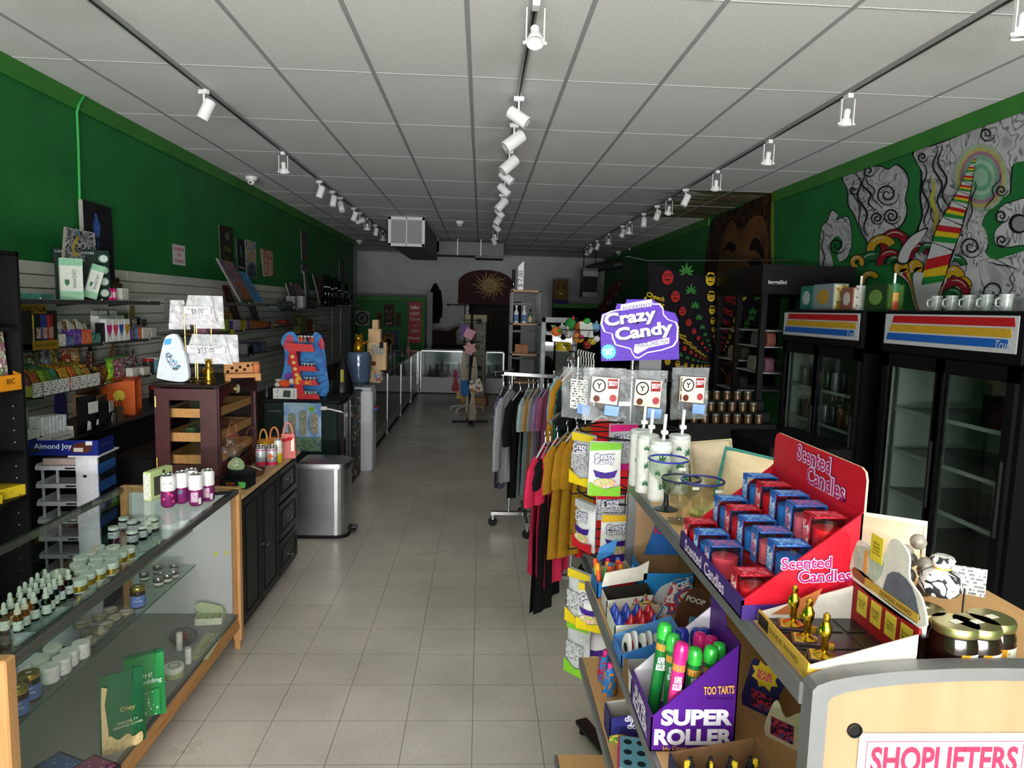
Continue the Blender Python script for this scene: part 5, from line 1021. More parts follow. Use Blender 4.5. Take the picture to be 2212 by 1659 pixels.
for k in range(8):
    s_ = part('lighter_sleeve', MB().cbox(-.33+.055*k, -.283+.055*k, .02, .06, .01, .3, .006).xf(Matrix.Rotation(-.08, 4, 'X') @ Matrix.Shear('XZ', 4, (.0, .0)) if False else Matrix.Rotation(-.08, 4, 'X')), ART(['#b9b8a8', '#4a6a3a', '#8a5a6a', '#c4c2b4', '#6a8a5a'], 18, .3, k), t)
t = thing('kraft_packet', 'flat kraft packet on the black shelving', 'packet', (-2.3, 2.98, SZ[1]), R(80)); part('packet', MB().cbox(-.1, .07, -.02, .1, 0, .05, .003), M('#a8884a', .6), t); part('print', MB().box(-.08, .05, -.0215, -.0202, .01, .04), PRINT('#a8884a', '#5a3a1a', 'xz', 50, 60, .4), t)
for k, (dy, c_, nm) in enumerate(((3.0, '#3f9a82', 'teal'), (3.2, '#c4a822', 'yellow'), (3.38, '#c9ae26', 'golden yellow'))):
    t = thing('paper_pack', '%s rolling paper pack on the lower black shelf' % nm, 'packet', (-2.3, dy, SZ[2]), R(85-6*k), 'packs on the lower black shelf'); part('pack', MB().cbox(-.09, .09, -.03, .12, 0, .035+.01*k, .003), M(c_, .5), t); part('print', MB().box(-.07, .07, -.0315, -.0302, .006, .03), PRINT(c_, '#2a2a1a', 'xz', 40, 80, .4), t)
# --- white tray rack behind the glass case
tr = thing('tray_rack', 'white plastic rack of stacked open trays behind the case', 'tray rack', (-2.33, 3.98, 0), R(4)); WP = M('#c6c5cc', .45)
zt = .985
part('upright', MB().cbox(.02, .14, -.02, .0, .05, zt, .003), WP, tr)
for k in range(8):
    z = zt-.07-.105*k
    q = part('tray', MB().box(-.2, .02, .0, .2, z, z+.006).box(-.2, .02, -.012, .0, z-.004, z+.02).box(-.2, -.19, .0, .2, z, z+.03), WP, tr)
    for x in (-.18, -.1): part('strut', MB().box(x, x+.012, .01, .02, z-.085, z), WP, q)
    part('latch', MB().box(-.04, .015, -.0135, -.012, z+.002, z+.012), BLACK, q)
    if k < 4: part('blue_label', MB().prism([(-.015, z-.03), (.2, z-.03), (.2, z+.03), (-.015, z+.03)], .141, .143, 'yz'), M('#2f5a9a', .4), q)
part('side_wall', MB().box(.12, .14, .0, .22, .05, zt), M('#1d2024', .5), tr); part('slot', MB().box(.06, .08, -.0212, -.02, .9-.03, .885), BLACK, tr)
part('top', MB().cbox(-.02, .15, -.02, .24, zt, zt+.012, .003), WP, tr)
one('red_carton', MB().cbox(-.09, .09, 0, .12, 0, .045, .003), M('#b8a4a0', .5), 'flat pale red carton lying in the top tray', 'box', (-2.42, 4.0, zt-.058), R(4))
t = thing('candy_bar_box', 'dark blue Almond Joy candy box on the tray rack', 'box', (-2.36, 4.0, zt+.012), R(5))
part('box', MB().box(-.2, .17, -.03, .17, 0, .004).box(-.2, .17, -.033, -.03, 0, .088).box(.167, .17, -.03, .17, 0, .088).box(-.2, -.197, -.03, .17, 0, .088), M('#14206a', .4), t)
words('Almond Joy', t, (-.07, -.034, .05), (1, 0, 0), (0, 0, 1), M('#d4d6e0', .5), w=.2, bold=.01)
part('bar_print', MB().prism(blob([(.03, .02), (.12, .02), (.13, .06), (.08, .075), (.04, .06)], 4), -.0345, -.0335, 'xz'), M('#4a2414', .4), t); part('bite_print', MB().box(.04, .09, -.0355, -.0345, .022, .045), M('#b8b4ac', .6), t); part('price_sticker', MB().box(.105, .14, -.0355, -.0345, .06, .083), M('#c9c7c2', .6), t)
words('Almond Joy', t, (.1712, .07, .05), (0, 1, 0), (0, 0, 1), M('#5a648a', .5), w=.13)
one('white_bucket', MB().lathe([(.13, 0), (.15, .3), (.155, .3), (.155, .315), (.14, .31), (.135, .02), (0, .02)], 22, cap=False), M('#b8bbc0', .4), 'white plastic bucket on the floor behind the glass case', 'bucket', (-2.12, 3.35, 0))
one('floor_case', MB().cbox(-.14, .14, -.35, .35, 0, .9, .02), M('#0f0f10', .5), 'tall black storage case behind the humidor', 'case', (-2.2, 4.75, 0))
one('ribbon_roll', MB().tube([(0, 0, 0), (.01, .01, -.25), (-.005, -.005, -.5)], .012, 6), M('#a8a6a0', .6), 'strip of white tape hanging off the counter', 'tape', (-2.47, 5.5, ZD2), 0)
# ================================================================== glass counters and the back of the shop
ALU = M('#b4b6b9', .25, .9, .05); PANW = M('#a9abae', .5); MIRR = M('#8f9498', .12, .6, .1, 2)
def showcase(label, x0, x1, y0, y1, face, h=.945, low=.36, lowm=None):
    "aluminium framed counter; face '+x' or '-y' is the glazed customer side"
    t = thing('glass_counter', label, 'display case', (0, 0, 0), 0, 'glass counters'); lm = lowm or M('#7d807d', .3)
    part('plinth', MB().box(x0+.03, x1-.03, y0+.02, y1-.02, 0, .1), M('#161616', .6), t)
    part('deck', MB().box(x0+.01, x1-.01, y0+.01, y1-.01, low-.02, low), PANW, t)
    part('lower_panel', MB().box(x1-.014, x1-.004, y0+.02, y1-.02, .1, low) if face == '+x' else MB().box(x0+.02, x1-.02, y0+.004, y0+.014, .02, low), lm, t)
    for x, y in ((x0, y0), (x1-.022, y0), (x0, y1-.022), (x1-.022, y1-.022)): part('post', MB().box(x, x+.022, y, y+.022, .02, h), ALU, t)
    for a, b_, c_, d_ in ((x0, x1, y0, y0+.018), (x0, x1, y1-.018, y1), (x0, x0+.018, y0, y1), (x1-.018, x1, y0, y1)): part('top_rail', MB().box(a, b_, c_, d_, h-.02, h), ALU, t)
    part('top_pane', MB().box(x0+.01, x1-.01, y0+.01, y1-.01, h, h+.006), CLEAR, t)
    part('front_pane', MB().box(x1-.012, x1-.007, y0+.022, y1-.022, low, h-.02) if face == '+x' else MB().box(x0+.022, x1-.022, y0+.007, y0+.012, low, h-.02), GLASS('#dfe6e4', .9, 'case'), t)
    part('back_panel', MB().box(x0, x0+.008, y0+.02, y1-.02, low, h-.02) if face == '+x' else MB().box(x0+.02, x1-.02, y1-.01, y1, low, h-.02), MIRR, t)
    part('shelf', MB().box(x0+.02, x1-.12, y0+.03, y1-.03, .64, .648) if face == '+x' else MB().box(x0+.03, x1-.03, y0+.12, y1-.02, .64, .648), GLASS('#cfe0da', .85, 'case2'), t)
    return t
nm = ['first', 'second', 'third', 'fourth']
for k in range(4):
    y0 = 8.3+1.68*k
    showcase('long glass counter along the aisle, %s from the water dispenser' % nm[k], -1.87, -1.33, y0, y0+1.67, '+x', low=.24)
showcase('glass counter across the back of the aisle, white base, longer part', -1.31, -.36, 15.05, 15.6, '-y', lowm=M('#c3c4c8', .4))
showcase('glass counter across the back, short part behind the rack', -.34, .53, 15.05, 15.6, '-y', lowm=M('#b3b4b6', .4))
WORDN = ['one', 'two', 'three', 'four', 'five', 'six', 'seven', 'eight', 'nine', 'ten', 'eleven', 'twelve']
for k, (x, y, z) in enumerate([(-1.12, 15.3, .36), (-.98, 15.3, .36), (-.86, 15.35, .36), (-.72, 15.3, .36), (-.6, 15.3, .36), (-.48, 15.35, .36), (.2, 15.3, .36), (.36, 15.3, .36), (-1.5, 14.3, .945), (-1.5, 13.2, .945), (-1.6, 12.3, .945)]):
    c_ = ['#3a4a4c', '#5a3a3a', '#b07a72', '#44504a', '#6a6a70', '#3a3a44'][k % 6]; h_ = .22+.05*(k % 3)
    t = thing('water_pipe', '%s glass water pipe in the back counters, number %s' % (['dark', 'maroon', 'rose', 'green grey', 'silver', 'black'][k % 6], WORDN[k]), 'glass pipe', (x, y, z), k*.7, 'glass pipes in the back counters')
    part('base', MB().lathe([(.05, 0), (.055, .02), (.03, .09), (.016, .11)], 12), M(c_, .15, 0, .2), t); part('tube', MB().lathe([(.016, .11), (.016, h_), (.02, h_+.01)], 10), M(c_, .15), t); part('stem', MB().tube([(.03, 0, .06), (.07, 0, .13)], .008, 6), M(c_, .2), t)
# green partition in front of the back wall
pt0, pt1 = P(772, 700, y=17.0).x, P(918, 700, y=17.0).x; zp = P(850, 641, y=17.0).z
gp = thing('green_partition', 'green painted partition hung with pictures before back wall', 'partition', (0, 17.0, 0))
part('panel', MB().box(pt0, pt1, 0, .1, 0, zp-.1), GREEN, gp); part('cap_rail', MB().cbox(pt0-.02, pt1+.02, -.03, .13, zp-.1, zp, .006), GREENTRIM, gp)
part('corner_post', MB().box(pt1-.1, pt1, -.012, .112, 0, zp-.1), GREENTRIM, gp)
def picture(name, label, cat, px0, py0, px1, py1, Y, mats, extra=(), th=.012, ysh=.0):
    a, b_ = P(px0, py1, y=Y), P(px1, py0, y=Y); w_, h_ = b_.x-a.x, b_.z-a.z
    t = thing(name, label, cat, ((a.x+b_.x)/2, Y, a.z)); part('sheet', MB().cbox(-w_/2, w_/2, -th, -.001, 0, h_, .001), mats, t)
    for n_, uv, m_ in extra: part(n_, MB().add([((u-.5)*w_, -th-.002, v*h_) for u, v in uv], [list(range(len(uv)))]), m_, t)
    return t, w_, h_
YP = 16.99
t, w_, h_ = picture('round_logo_print', 'square print with a black round lettered logo', 'poster', 767, 672, 798, 703, YP, M('#8d8f8c', .6))
part('ring', MB().lathe([(w_*.44, 0), (w_*.3, .001)], 28, cap=False).xf(Matrix.Translation((0, -.014, h_/2)) @ Matrix.Rotation(R(90), 4, 'X')), M('#1a1a1a', .6), t); part('centre', MB().prism(disc(0, h_/2, w_*.2, 18), -.013, -.014, 'xz'), M('#232323', .6), t); words('C6', t, (0, -.0155, h_/2), (1, 0, 0), (0, 0, 1), M('#8d8f8c', .6), h=h_*.2)
for q in range(10): words('COLLECTIVE'[q], t, (w_*.37*math.sin(q*.63), -.0165, h_/2+w_*.37*math.cos(q*.63)), (math.cos(q*.63), 0, -math.sin(q*.63)), (math.sin(q*.63), 0, math.cos(q*.63)), M('#8d8f8c', .6), h=w_*.09)
TK = ART(['#4a2f26', '#3a2a28', '#5a3a2c', '#2f2a2a'], 6, .6)
picture('carved_mask', 'large carved wooden mask with round eyes on the partition', 'mask', 830, 657, 852, 704, YP, TK, [('eye', disc(.25, .68, .13, 10, .06), M('#5a6a78', .5)), ('eye', disc(.75, .68, .13, 10, .06), M('#5a6a78', .5)), ('mouth', disc(.5, .4, .28, 12, .12), M('#4a4a48', .5)), ('teeth', [(.2, .1), (.45, .06), (.45, .16), (.2, .18)], M('#8a8a84', .5)), ('teeth', [(.55, .06), (.8, .1), (.8, .18), (.55, .16)], M('#8a8a84', .5))], .05)
for a, b_, lb in ((815, 825, 'small carved mask left of the large mask'), (856, 866, 'small carved mask right of the large mask')): picture('carved_mask', lb, 'mask', a, 676, b_, 704, YP, TK, [('mouth', disc(.5, .3, .25, 10, .1), M('#2a2220', .5))], .04)
picture('lion_painting', 'tall lion painting in ochre and purple below the masks', 'painting', 820, 716, 860, 776, YP, ART(['#2a2440', '#3a3a6a', '#2f2a4a'], 5), [('mane', blob([(.1, .5), (.25, .9), (.5, .98), (.8, .85), (.75, .5), (.85, .2), (.5, .02), (.15, .15)], 5), ART(['#6a4a1e', '#8a6428', '#4a3214', '#a87a34'], 9)), ('lion_face', disc(.48, .6, .16, 12, .13), M('#8a6a34', .6, 0, .4, 20))], .03)
t, w_, h_ = picture('keep_calm_banner', 'red KEEP CALM AND GET blown banner on green partition', 'banner', 882, 653, 910, 740, YP, M('#a8202a', .35, 0, .2, 5), (), .006)
for s_, z_, q in (('KEEP', .72, .72), ('CALM', .58, .78), ('AND', .42, .3), ('GET', .29, .6), ('blown', .12, .85)): words(s_, t, (0, -.008, h_*z_), (1, 0, 0), (0, 0, 1), M('#d8ccd0', .5), w=w_*q, bold=.02)
part('crown_print', MB().prism([(-.09*w_/.3, h_*.83), (.09*w_/.3, h_*.83), (.11*w_/.3, h_*.92), (.04*w_/.3, h_*.87), (0, h_*.94), (-.04*w_/.3, h_*.87), (-.11*w_/.3, h_*.92)], -.0075, -.0065, 'xz'), M('#d8ccd0', .5), t)
q = P(927, 760, y=17.05); one('door_frame_post', MB().cbox(-.07, .07, -.05, .05, 0, 2.25, .01), M('#8a8c90', .5), 'pale vertical post beside the red banner', 'post', (q.x, 17.1, 0))
t = thing('hanging_coat', 'black coat hanging on the wall beside the partition', 'coat', (P(938, 680, y=18.9).x, 19.2, 1.45)); part('coat', MB().lathe([(.16, 0), (.2, .3), (.2, .7), (.14, .95), (.05, 1.08), (0, 1.1)], 12, cap=False).xf(Matrix.Diagonal((.8, .5, 1, 1))), M('#0f0f10', .8), t); part('sleeve', MB().tube([(.1, -.05, .9), (.16, -.08, .5), (.15, -.08, .15)], [.06, .05, .05], 8), M('#121213', .8), t)
t = thing('open_carton', 'brown cardboard carton with raised flaps behind the counter', 'box', (P(950, 740, y=17.5).x+.1, 17.5, .945)); part('carton', MB().box(-.3, .3, -.2, .2, 0, .35), M('#2a201a', .8), t); part('flap', MB().prism([(.1, .35), (.3, .35), (.42, .48), (.3, .46)], -.2, -.19, 'xz'), M('#3a2c22', .8), t)
one('storage_table', MB().box(-.5, .5, -.25, .25, .86, .94).box(-.48, -.42, -.23, -.17, 0, .86).box(.42, .48, -.23, -.17, 0, .86), M('#1f1a18', .7), 'dark table under the brown carton', 'table', (P(955, 760, y=17.5).x+.1, 17.5, 0))
# arched sign over the doorway
ax0, ax1 = P(990, 620, y=19.28).x, P(1108, 620, y=19.28).x; az0, az1 = P(1050, 658, y=19.28).z, P(1050, 583, y=19.28).z; azs = P(990, 610, y=19.28).z
sg = thing('arched_sun_sign', 'maroon arched sign board with a golden sun face above doorway', 'sign', ((ax0+ax1)/2, 19.26, az0)); W = (ax1-ax0)/2
part('board', MB().prism([(-W, 0), (W, 0), (W, azs-az0)]+[(W*math.cos(a*math.pi/16), azs-az0+(az1-azs)*math.sin(a*math.pi/16)) for a in range(1, 16)]+[(-W, azs-az0)], 0, .035, 'xz'), M('#3a1214', .55), sg)
SUN = M('#a58a5c', .5); sx, sz_ = W*.15, (az1-az0)*.55
sf = part('sun_face', MB().prism(disc(sx, sz_, .2, 24), 0, -.008, 'xz'), SUN, sg)
for k in range(20):
    a = k*math.pi/10; L_ = .24 if k % 2 else .34; ca_, sa_ = math.cos(a), math.sin(a)
    pts = [(sx+ca_*(.2+L_*f)-sa_*(.035*math.sin(f*6)), sz_+(sa_*(.2+L_*f)+ca_*(.035*math.sin(f*6)))*.8) for f in (0, .25, .5, .75, 1)]
    part('sun_ray', MB().tube([(x, -.004, z) for x, z in pts], [.03, .026, .022, .014, .003], 5), SUN, sf)
for dx in (-.07, .07): part('eye', MB().prism(disc(sx+dx, sz_+.05, .03, 10, .012), -.008, -.012, 'xz'), M('#2a1512', .6), sf)
part('nose', MB().prism([(sx-.02, sz_-.03), (sx+.02, sz_-.03), (sx, sz_+.05)], -.008, -.014, 'xz'), M('#7a6238', .6), sf); part('smile', MB().tube([(sx+.09*math.cos(a), -.01, sz_-.03+.07*math.sin(a)) for a in [math.pi*(1.15+.07*i) for i in range(11)]], .008, 5), M('#2a1512', .6), sf)
one('curtain_rod', MB().cyl((-.95, 0, 0), (.95, 0, 0), .014, n=8).ball((-.97, 0, 0), .035, n=10, k=6).ball((.97, 0, 0), .035, n=10, k=6).box(-.8, -.78, 0, .15, -.01, .01).box(.78, .8, 0, .15, -.01, .01), M('#1a1a1a', .4, .6), 'black curtain rod with ball ends under the arched sign', 'curtain rod', ((ax0+ax1)/2-.06, 19.15, az0-.03))
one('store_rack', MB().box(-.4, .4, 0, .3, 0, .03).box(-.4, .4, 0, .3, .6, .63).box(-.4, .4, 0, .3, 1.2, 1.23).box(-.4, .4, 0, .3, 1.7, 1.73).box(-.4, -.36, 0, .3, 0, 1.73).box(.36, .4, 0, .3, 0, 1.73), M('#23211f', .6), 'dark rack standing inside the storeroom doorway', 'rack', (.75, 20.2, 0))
one('light_strip', MB().cbox(-.05, .05, 0, .06, 0, 1.5, .01), M('#d8dce4', .4), 'pale vertical panel at the left edge of the doorway', 'panel', (DX0+.08, 19.35, .6))
# spinner racks in the middle of the aisle
q = P(1025, 880, z=0); t = thing('peg_display', 'tall beige peg display tower with small hanging goods', 'display', (q.x, q.y+.15, 0), R(-8)); hh = P(1030, 680, y=q.y).z
part('base', MB().cbox(-.24, .24, -.2, .2, .0, .2, .01), WOOD('#b08a5c', '#9a744a', .6, 'x'), t); part('column', MB().box(-.19, .19, -.06, .06, .2, hh-.1), M('#8f8e84', .6), t); part('header', MB().box(-.21, .21, -.09, .09, hh-.13, hh), M('#a39f82', .6), t)
for k in range(12):
    for s_ in (-.14, .14): part('peg_slot', MB().prism([(s_-.016, .5+.12*k), (s_+.016, .515+.12*k), (s_-.016, .53+.12*k)], -.061, -.0625, 'xz'), BLACK, t)
for k in range(14): part('hanging_pack', MB().cbox(-.05, .05, -.01, .01, 0, .1, .004), M(rnd.choice(['#4a4a44', '#5a5048', '#3a3a3e', '#6a6458']), .5), t, (rnd.uniform(-.12, .1), -.08, .3+.1*k))
q = P(1015, 915, z=0); t = thing('pad_spinner', 'black floor spinner hung with pink and patterned pads', 'spinner rack', (q.x, q.y, 0))
part('pole', MB().cyl((0, 0, 0), (0, 0, 1.85), .02, n=8), BLACK, t)
for a in (8, 98): part('foot_bar', MB().cbox(-.3, .3, -.025, .025, .02, .05, .005).xf(Matrix.Rotation(R(a), 4, 'Z')), BLACK, t)
for z in (.95, 1.35, 1.7): part('arm_ring', MB().tube([(.16*math.cos(a*.7), .16*math.sin(a*.7), z) for a in range(10)], .006, 5), DKGREY, t)
def pad(label, px, py, c_, poly, dy=-.16, group='pads on the aisle spinner', art=None):
    p = P(px, py, y=q.y+dy); o = thing('hanging_pad', label, 'pad', p, 0, group); part('pad', MB().prism(poly, -.012, .012, 'xz'), art or M(c_, .7), o); part('loop', MB().tube([(0, 0, max(z for _, z in poly)-.01), (.0, .02, max(z for _, z in poly)+.06)], .004, 5), M('#8a7a5a', .6), o); return o
def sq(s, a): return [(s*math.cos(R(a+90*i)), s*math.sin(R(a+90*i))) for i in range(4)]
star = [((.12 if i % 2 else .075)*math.cos(i*math.pi/6+.2), (.12 if i % 2 else .075)*math.sin(i*math.pi/6+.2)) for i in range(12)]
pad('pink square pad with red flower on the spinner', 1014, 721, '#c48fa0', sq(.11, 20)); pad('pink star shaped pad on the spinner', 1015, 753, '#c4929a', star)
pad('blue pad with gold mountain print on the spinner', 1004, 838, '#2f5a92', [(-.07, -.13), (.07, -.13), (.07, .12), (-.07, .12)]); pad('white pad with coloured dots at the spinner bottom', 1027, 834, '', sq(.15, 62), art=ART(['#c9c4b8', '#c9c4b8', '#c9c4b8', '#a85a4a', '#4a7a8a', '#c9c4b8', '#8a7a3a'], 26, .7, 0, 0, 'cell'))
pad('maroon bunched pad hanging left on the spinner', 984, 822, '#7a2f3f', blob([(-.06, -.16), (.06, -.16), (.03, 0), (.02, .16), (-.02, .16), (-.03, 0)], 3)); pad('yellow flowered pad hanging low on the spinner', 993, 845, '#a88a4a', [(-.05, -.12), (.05, -.12), (.05, .12), (-.05, .12)], -.12); pad('lilac pad hanging high on the spinner', 1003, 715, '#6a4f86', [(-.06, -.1), (.06, -.1), (.06, .1), (-.06, .1)], -.1)
for px, y0, y1, lb in ((1001, 760, 850, 'cream macrame hanging, left on the spinner'), (1024, 770, 850, 'cream macrame hanging, right on the spinner'), (1020, 850, 908, 'long cream tassel at the spinner bottom')):
    a, b_ = P(px, y1, y=q.y-.13), P(px, y0, y=q.y-.13); o = thing('macrame_hanging', lb, 'wall hanging', a, 0, 'macrame on the spinner')
    for k in range(5): part('cord', MB().tube([(-.05+.025*k, .01*math.sin(k), 0), (-.04+.02*k, 0, (b_.z-a.z)*.6), (-.01+.005*k, 0, b_.z-a.z)], .011, 5), M('#a89e8a', .8), o)
q2 = P(1010, 893, z=0); t = thing('white_spinner', 'white floor spinner base standing behind the black one', 'spinner rack', (q2.x-.02, q2.y+.25, 0)); part('pole', MB().cyl((0, 0, 0), (0, 0, 1.6), .025, n=8), M('#b9b9b6', .5), t)
for k in range(5): part('foot', MB().tube([(0, 0, .12), (.3*math.cos(k*1.256+.3), .3*math.sin(k*1.256+.3), .07), (.31*math.cos(k*1.256+.3), .31*math.sin(k*1.256+.3), 0)], .018, 6), M('#b9b9b6', .5), t)
# black metal shelf tower
tx0, tx1, ty = P(1102, 720, y=8.5).x, P(1166, 720, y=8.5).x, 8.5
tw = thing('metal_shelf_tower', 'black metal shelf tower with light wood shelves', 'shelving', (0, 0, 0)); GM = M('#26272a', .4, .5)
for x in (tx0, tx1-.03):
    for y in (ty, ty+.37): part('upright', MB().box(x, x+.03, y, y+.03, 0, 2.13), GM, tw)
SZT = [2.135, P(1130, 698, y=ty).z, P(1130, 764, y=ty).z, 1.0, .6, .15]
for z in SZT: part('shelf_board', MB().cbox(tx0, tx1, ty, ty+.4, z-.025, z, .003), WOOD('#a88a6c', '#957658', .6, 'x'), tw)
for z in (1.95, 1.6, 1.25): part('rail', MB().box(tx0, tx1, ty+.38, ty+.39, z, z+.03), GM, tw)
t = thing('price_prism', 'white triangular folded price card on top of the tower', 'card', (P(1124, 625, y=8.6).x, 8.6, 2.135)); part('card', MB().prism([(-.035, 0), (.035, 0), (.035, .36), (-.035, .29)], -.03, .03, 'xz'), M('#d6d6d8', .5), t); words('$ 7.00', t, (0, -.031, .14), (0, 0, 1), (-1, 0, 0), M('#3a3a3a', .5), w=.2)
t = thing('tall_glass_vase', 'slim clear glass vase on top of the shelf tower', 'vase', (P(1109, 622, y=8.6).x, 8.6, 2.135)); part('vase', MB().lathe([(.03, 0), (.018, .02), (.022, .06), (.022, .24), (.026, .25)], 14), GLASS('#b8b8b0', .7, 'vase'), t); part('foot', MB().lathe([(.032, 0), (.032, .01), (.02, .014)], 14), M('#a8a49a', .3), t)
for k, (px, z, c_, h_, lb) in enumerate(((1115, SZT[1], '#c9ccd0', .2, 'white pump bottle, tall, on the tower second shelf'), (1132, SZT[1], '#c4c8cc', .2, 'white and blue pump bottle beside the tall one'), (1145, SZT[1], '#2f5a3a', .16, 'dark green bottle on the tower second shelf'), (1113, SZT[3], '#2a1c10', .16, 'dark bottle with cream label low on the tower'))):
    t = thing('pump_bottle', lb, 'bottle', (P(px, 700, y=ty+.1).x, ty+.12, z), 0, 'bottles on the tower'); part('bottle', MB().lathe([(.03, 0), (.03, h_*.65), (.012, h_*.78), (.012, h_*.85)], 14), M(c_, .3), t); part('pump', MB().lathe([(.01, h_*.85), (.01, h_), (.018, h_), (.018, h_+.015), (0, h_+.016)], 10), M(c_ if k < 2 else '#151515', .4), t); part('label', MB().lathe([(.0305, h_*.1), (.0305, h_*.5)], 14, cap=False), PRINT('#4a6a98' if k < 2 else '#b8a888', '#e0e0e0', 'xz', 60, 80, .4), t)
for px, lb in ((1119, 'plain tan carton on the tower, left one'), (1133, 'plain tan carton on the tower, right one')): t = thing('tan_carton', lb, 'box', (P(px, 760, y=ty+.1).x, ty+.15, SZT[2]), 0, 'tan cartons'); part('carton', MB().cbox(-.04, .04, -.06, .06, 0, .11, .003), M('#96694a', .7), t); part('tape', MB().box(-.01, .01, -.0605, .0605, .1101, .1106), M('#b8946a', .5), t)
# framed glass door and basket of plush toys
m0, m1 = P(1166, 830, y=7.9), P(1248, 687, y=7.9); t = thing('framed_glass_panel', 'white framed glass panel standing behind the clothes racks', 'panel', (m0.x, 7.9, 0)); w_ = m1.x-m0.x; zz = m1.z
for a, b_, c_, d_ in ((0, .05, 0, zz), (w_-.05, w_, 0, zz), (0, w_, zz-.06, zz), (0, w_, 0, .08)): part('frame_bar', MB().cbox(a, b_, 0, .05, c_, d_, .004), M('#a9adb2', .4), t)
part('pane', MB().box(.05, w_-.05, .022, .028, .08, zz-.06), GLASS('#5a6870', .5, 'dk'), t)
q = P(1245, 765, y=6.9); bs = thing('toy_basket', 'black wire basket stand filled with plush dog toys', 'basket', (q.x, 6.9, 0)); zb = P(1245, 760, y=6.9).z; zr = P(1245, 712, y=6.9).z
part('pole', MB().cyl((0, 0, 0), (0, 0, zb), .015, n=8), BLACK, bs); part('foot', MB().cbox(-.25, .25, -.25, .25, 0, .02, .004), BLACK, bs)
for f, z in ((1, zr), (.85, zr-.08), (.65, zr-.16), (.4, zb)): part('ring_wire', MB().tube([(.2*f*math.cos(a*math.pi/8), .2*f*math.sin(a*math.pi/8), z) for a in range(17)], .004, 5), BLACK, bs)
for k in range(12): a = k*math.pi/6; part('stay_wire', MB().tube([(.2*math.cos(a), .2*math.sin(a), zr), (.17*math.cos(a), .17*math.sin(a), zr-.08), (.08*math.cos(a), .08*math.sin(a), zb)], .003, 4), BLACK, bs)
for k, (px, py, c_, c2, r_, lb) in enumerate(((1202, 716, '#c4682a', '#4a7a2a', .055, 'orange carrot plush toy at the basket edge'), (1215, 712, '#8a8a8c', '#b5b5b5', .06, 'grey plush toy in the wire basket'), (1233, 700, '#2f7a3a', '#c43a3a', .07, 'green turtle plush toy in the wire basket'), (1253, 706, '#8a4a24', '#6a3818', .06, 'brown plush toy in the wire basket'), (1287, 707, '#6a9ab8', '#d8d4cc', .055, 'blue and white plush toy in the wire basket'), (1228, 722, '#c9c9c4', '#8a8a88', .05, 'white ball plush toy in the wire basket'), (1250, 730, '#c4843a', '#a83a5a', .06, 'striped orange and purple plush toy in basket'), (1280, 735, '#c9a83a', '#3a6aa8', .055, 'yellow spotted plush toy in the wire basket'), (1268, 745, '#b8453a', '#d8c84a', .05, 'red and yellow plush toy low in the basket'), (1289, 732, '#d8d8d6', '#4a4a4a', .035, 'round white plush ball hanging by the basket'))):
    p = P(px, py, y=6.85+.04*(k % 3)); t = thing('plush_toy', lb, 'toy', p, k, 'plush toys in the wire basket'); part('body', MB().ball((0, 0, 0), r_, r_*.8, r_*.9, 12, 8), M(c_, .9, 0, .2), t); part('snout', MB().ball((r_*.5, -r_*.6, r_*.2), r_*.5, r_*.4, r_*.4, 10, 6), M(c2, .9), t); part('ear', MB().ball((-r_*.4, -r_*.1, r_*.8), r_*.3, r_*.15, r_*.4, 8, 6), M(c2, .9), t)
t = thing('header_card', 'white card with green dome top above the toys', 'card', P(1268, 712, y=6.8)); part('card', MB().prism([(-.06, -.07), (.07, -.08), (.05, .07), (-.08, .08)], 0, .004, 'xz'), M('#b9bab4', .5), t); part('dome', MB().ball((0, 0, .085), .035, .01, .03), M('#2f8a3a', .5), t)
t = thing('dog_bowl', 'yellow dog bowl hanging under the toy basket', 'bowl', P(1217, 757, y=7.0)); part('bowl', MB().lathe([(.085, 0), (.075, .085), (.068, .085), (.07, .02), (0, .02)], 20, cap=False), M('#a8941a', .4), t); part('label', MB().box(-.015, .015, -.084, -.081, .03, .06), M('#c9c4a8', .5), t)
# far right corner
t, w_, h_ = picture('face_box', 'tan paper box painted with a smiling face on the far shelf', 'box', 1193, 605, 1225, 656, 17.6, M('#6a5228', .7), [('eyebrow', [(.15, .8), (.4, .84), (.4, .78), (.15, .74)], BLACK), ('eyebrow', [(.6, .84), (.85, .8), (.85, .74), (.6, .78)], BLACK), ('eye', disc(.28, .66, .1, 10, .06), M('#2a2418', .6)), ('eye', disc(.72, .66, .1, 10, .06), M('#2a2418', .6)), ('smile', [(.3, .45), (.7, .45), (.6, .38), (.4, .38)], M('#b8ac88', .6)), ('purple_base', [(.0, .0), (1, 0), (1, .16), (0, .16)], M('#2a2460', .6))], .3)
g0, g1 = P(1197, 658, y=17.4).x, P(1312, 658, y=17.4).x; zg = P(1250, 656, y=17.4).z
t = thing('dark_alcove_shelf', 'dark shelf cabinet with green top edge at the back', 'cabinet', (0, 17.4, 0)); part('top_board', MB().cbox(g0, g1, 0, .5, zg-.12, zg, .006), GREENTRIM, t); part('side', MB().box(g0, g0+.05, .02, .5, 0, zg-.12), M('#1a1c1a', .7), t); part('back', MB().box(g0, g1, .45, .5, 0, zg-.12), M('#0d0e0d', .8), t); part('side', MB().box(g1-.05, g1, .02, .5, 0, zg-.12), M('#1a1c1a', .7), t)
h0, h1 = P(1258, 641, y=16.2), P(1292, 580, y=16.2); t = thing('unit_heater', 'grey gas unit heater hung from the ceiling at the back', 'heater', (h0.x, 16.2, h0.z)); w_, hh = h1.x-h0.x, h1.z-h0.z
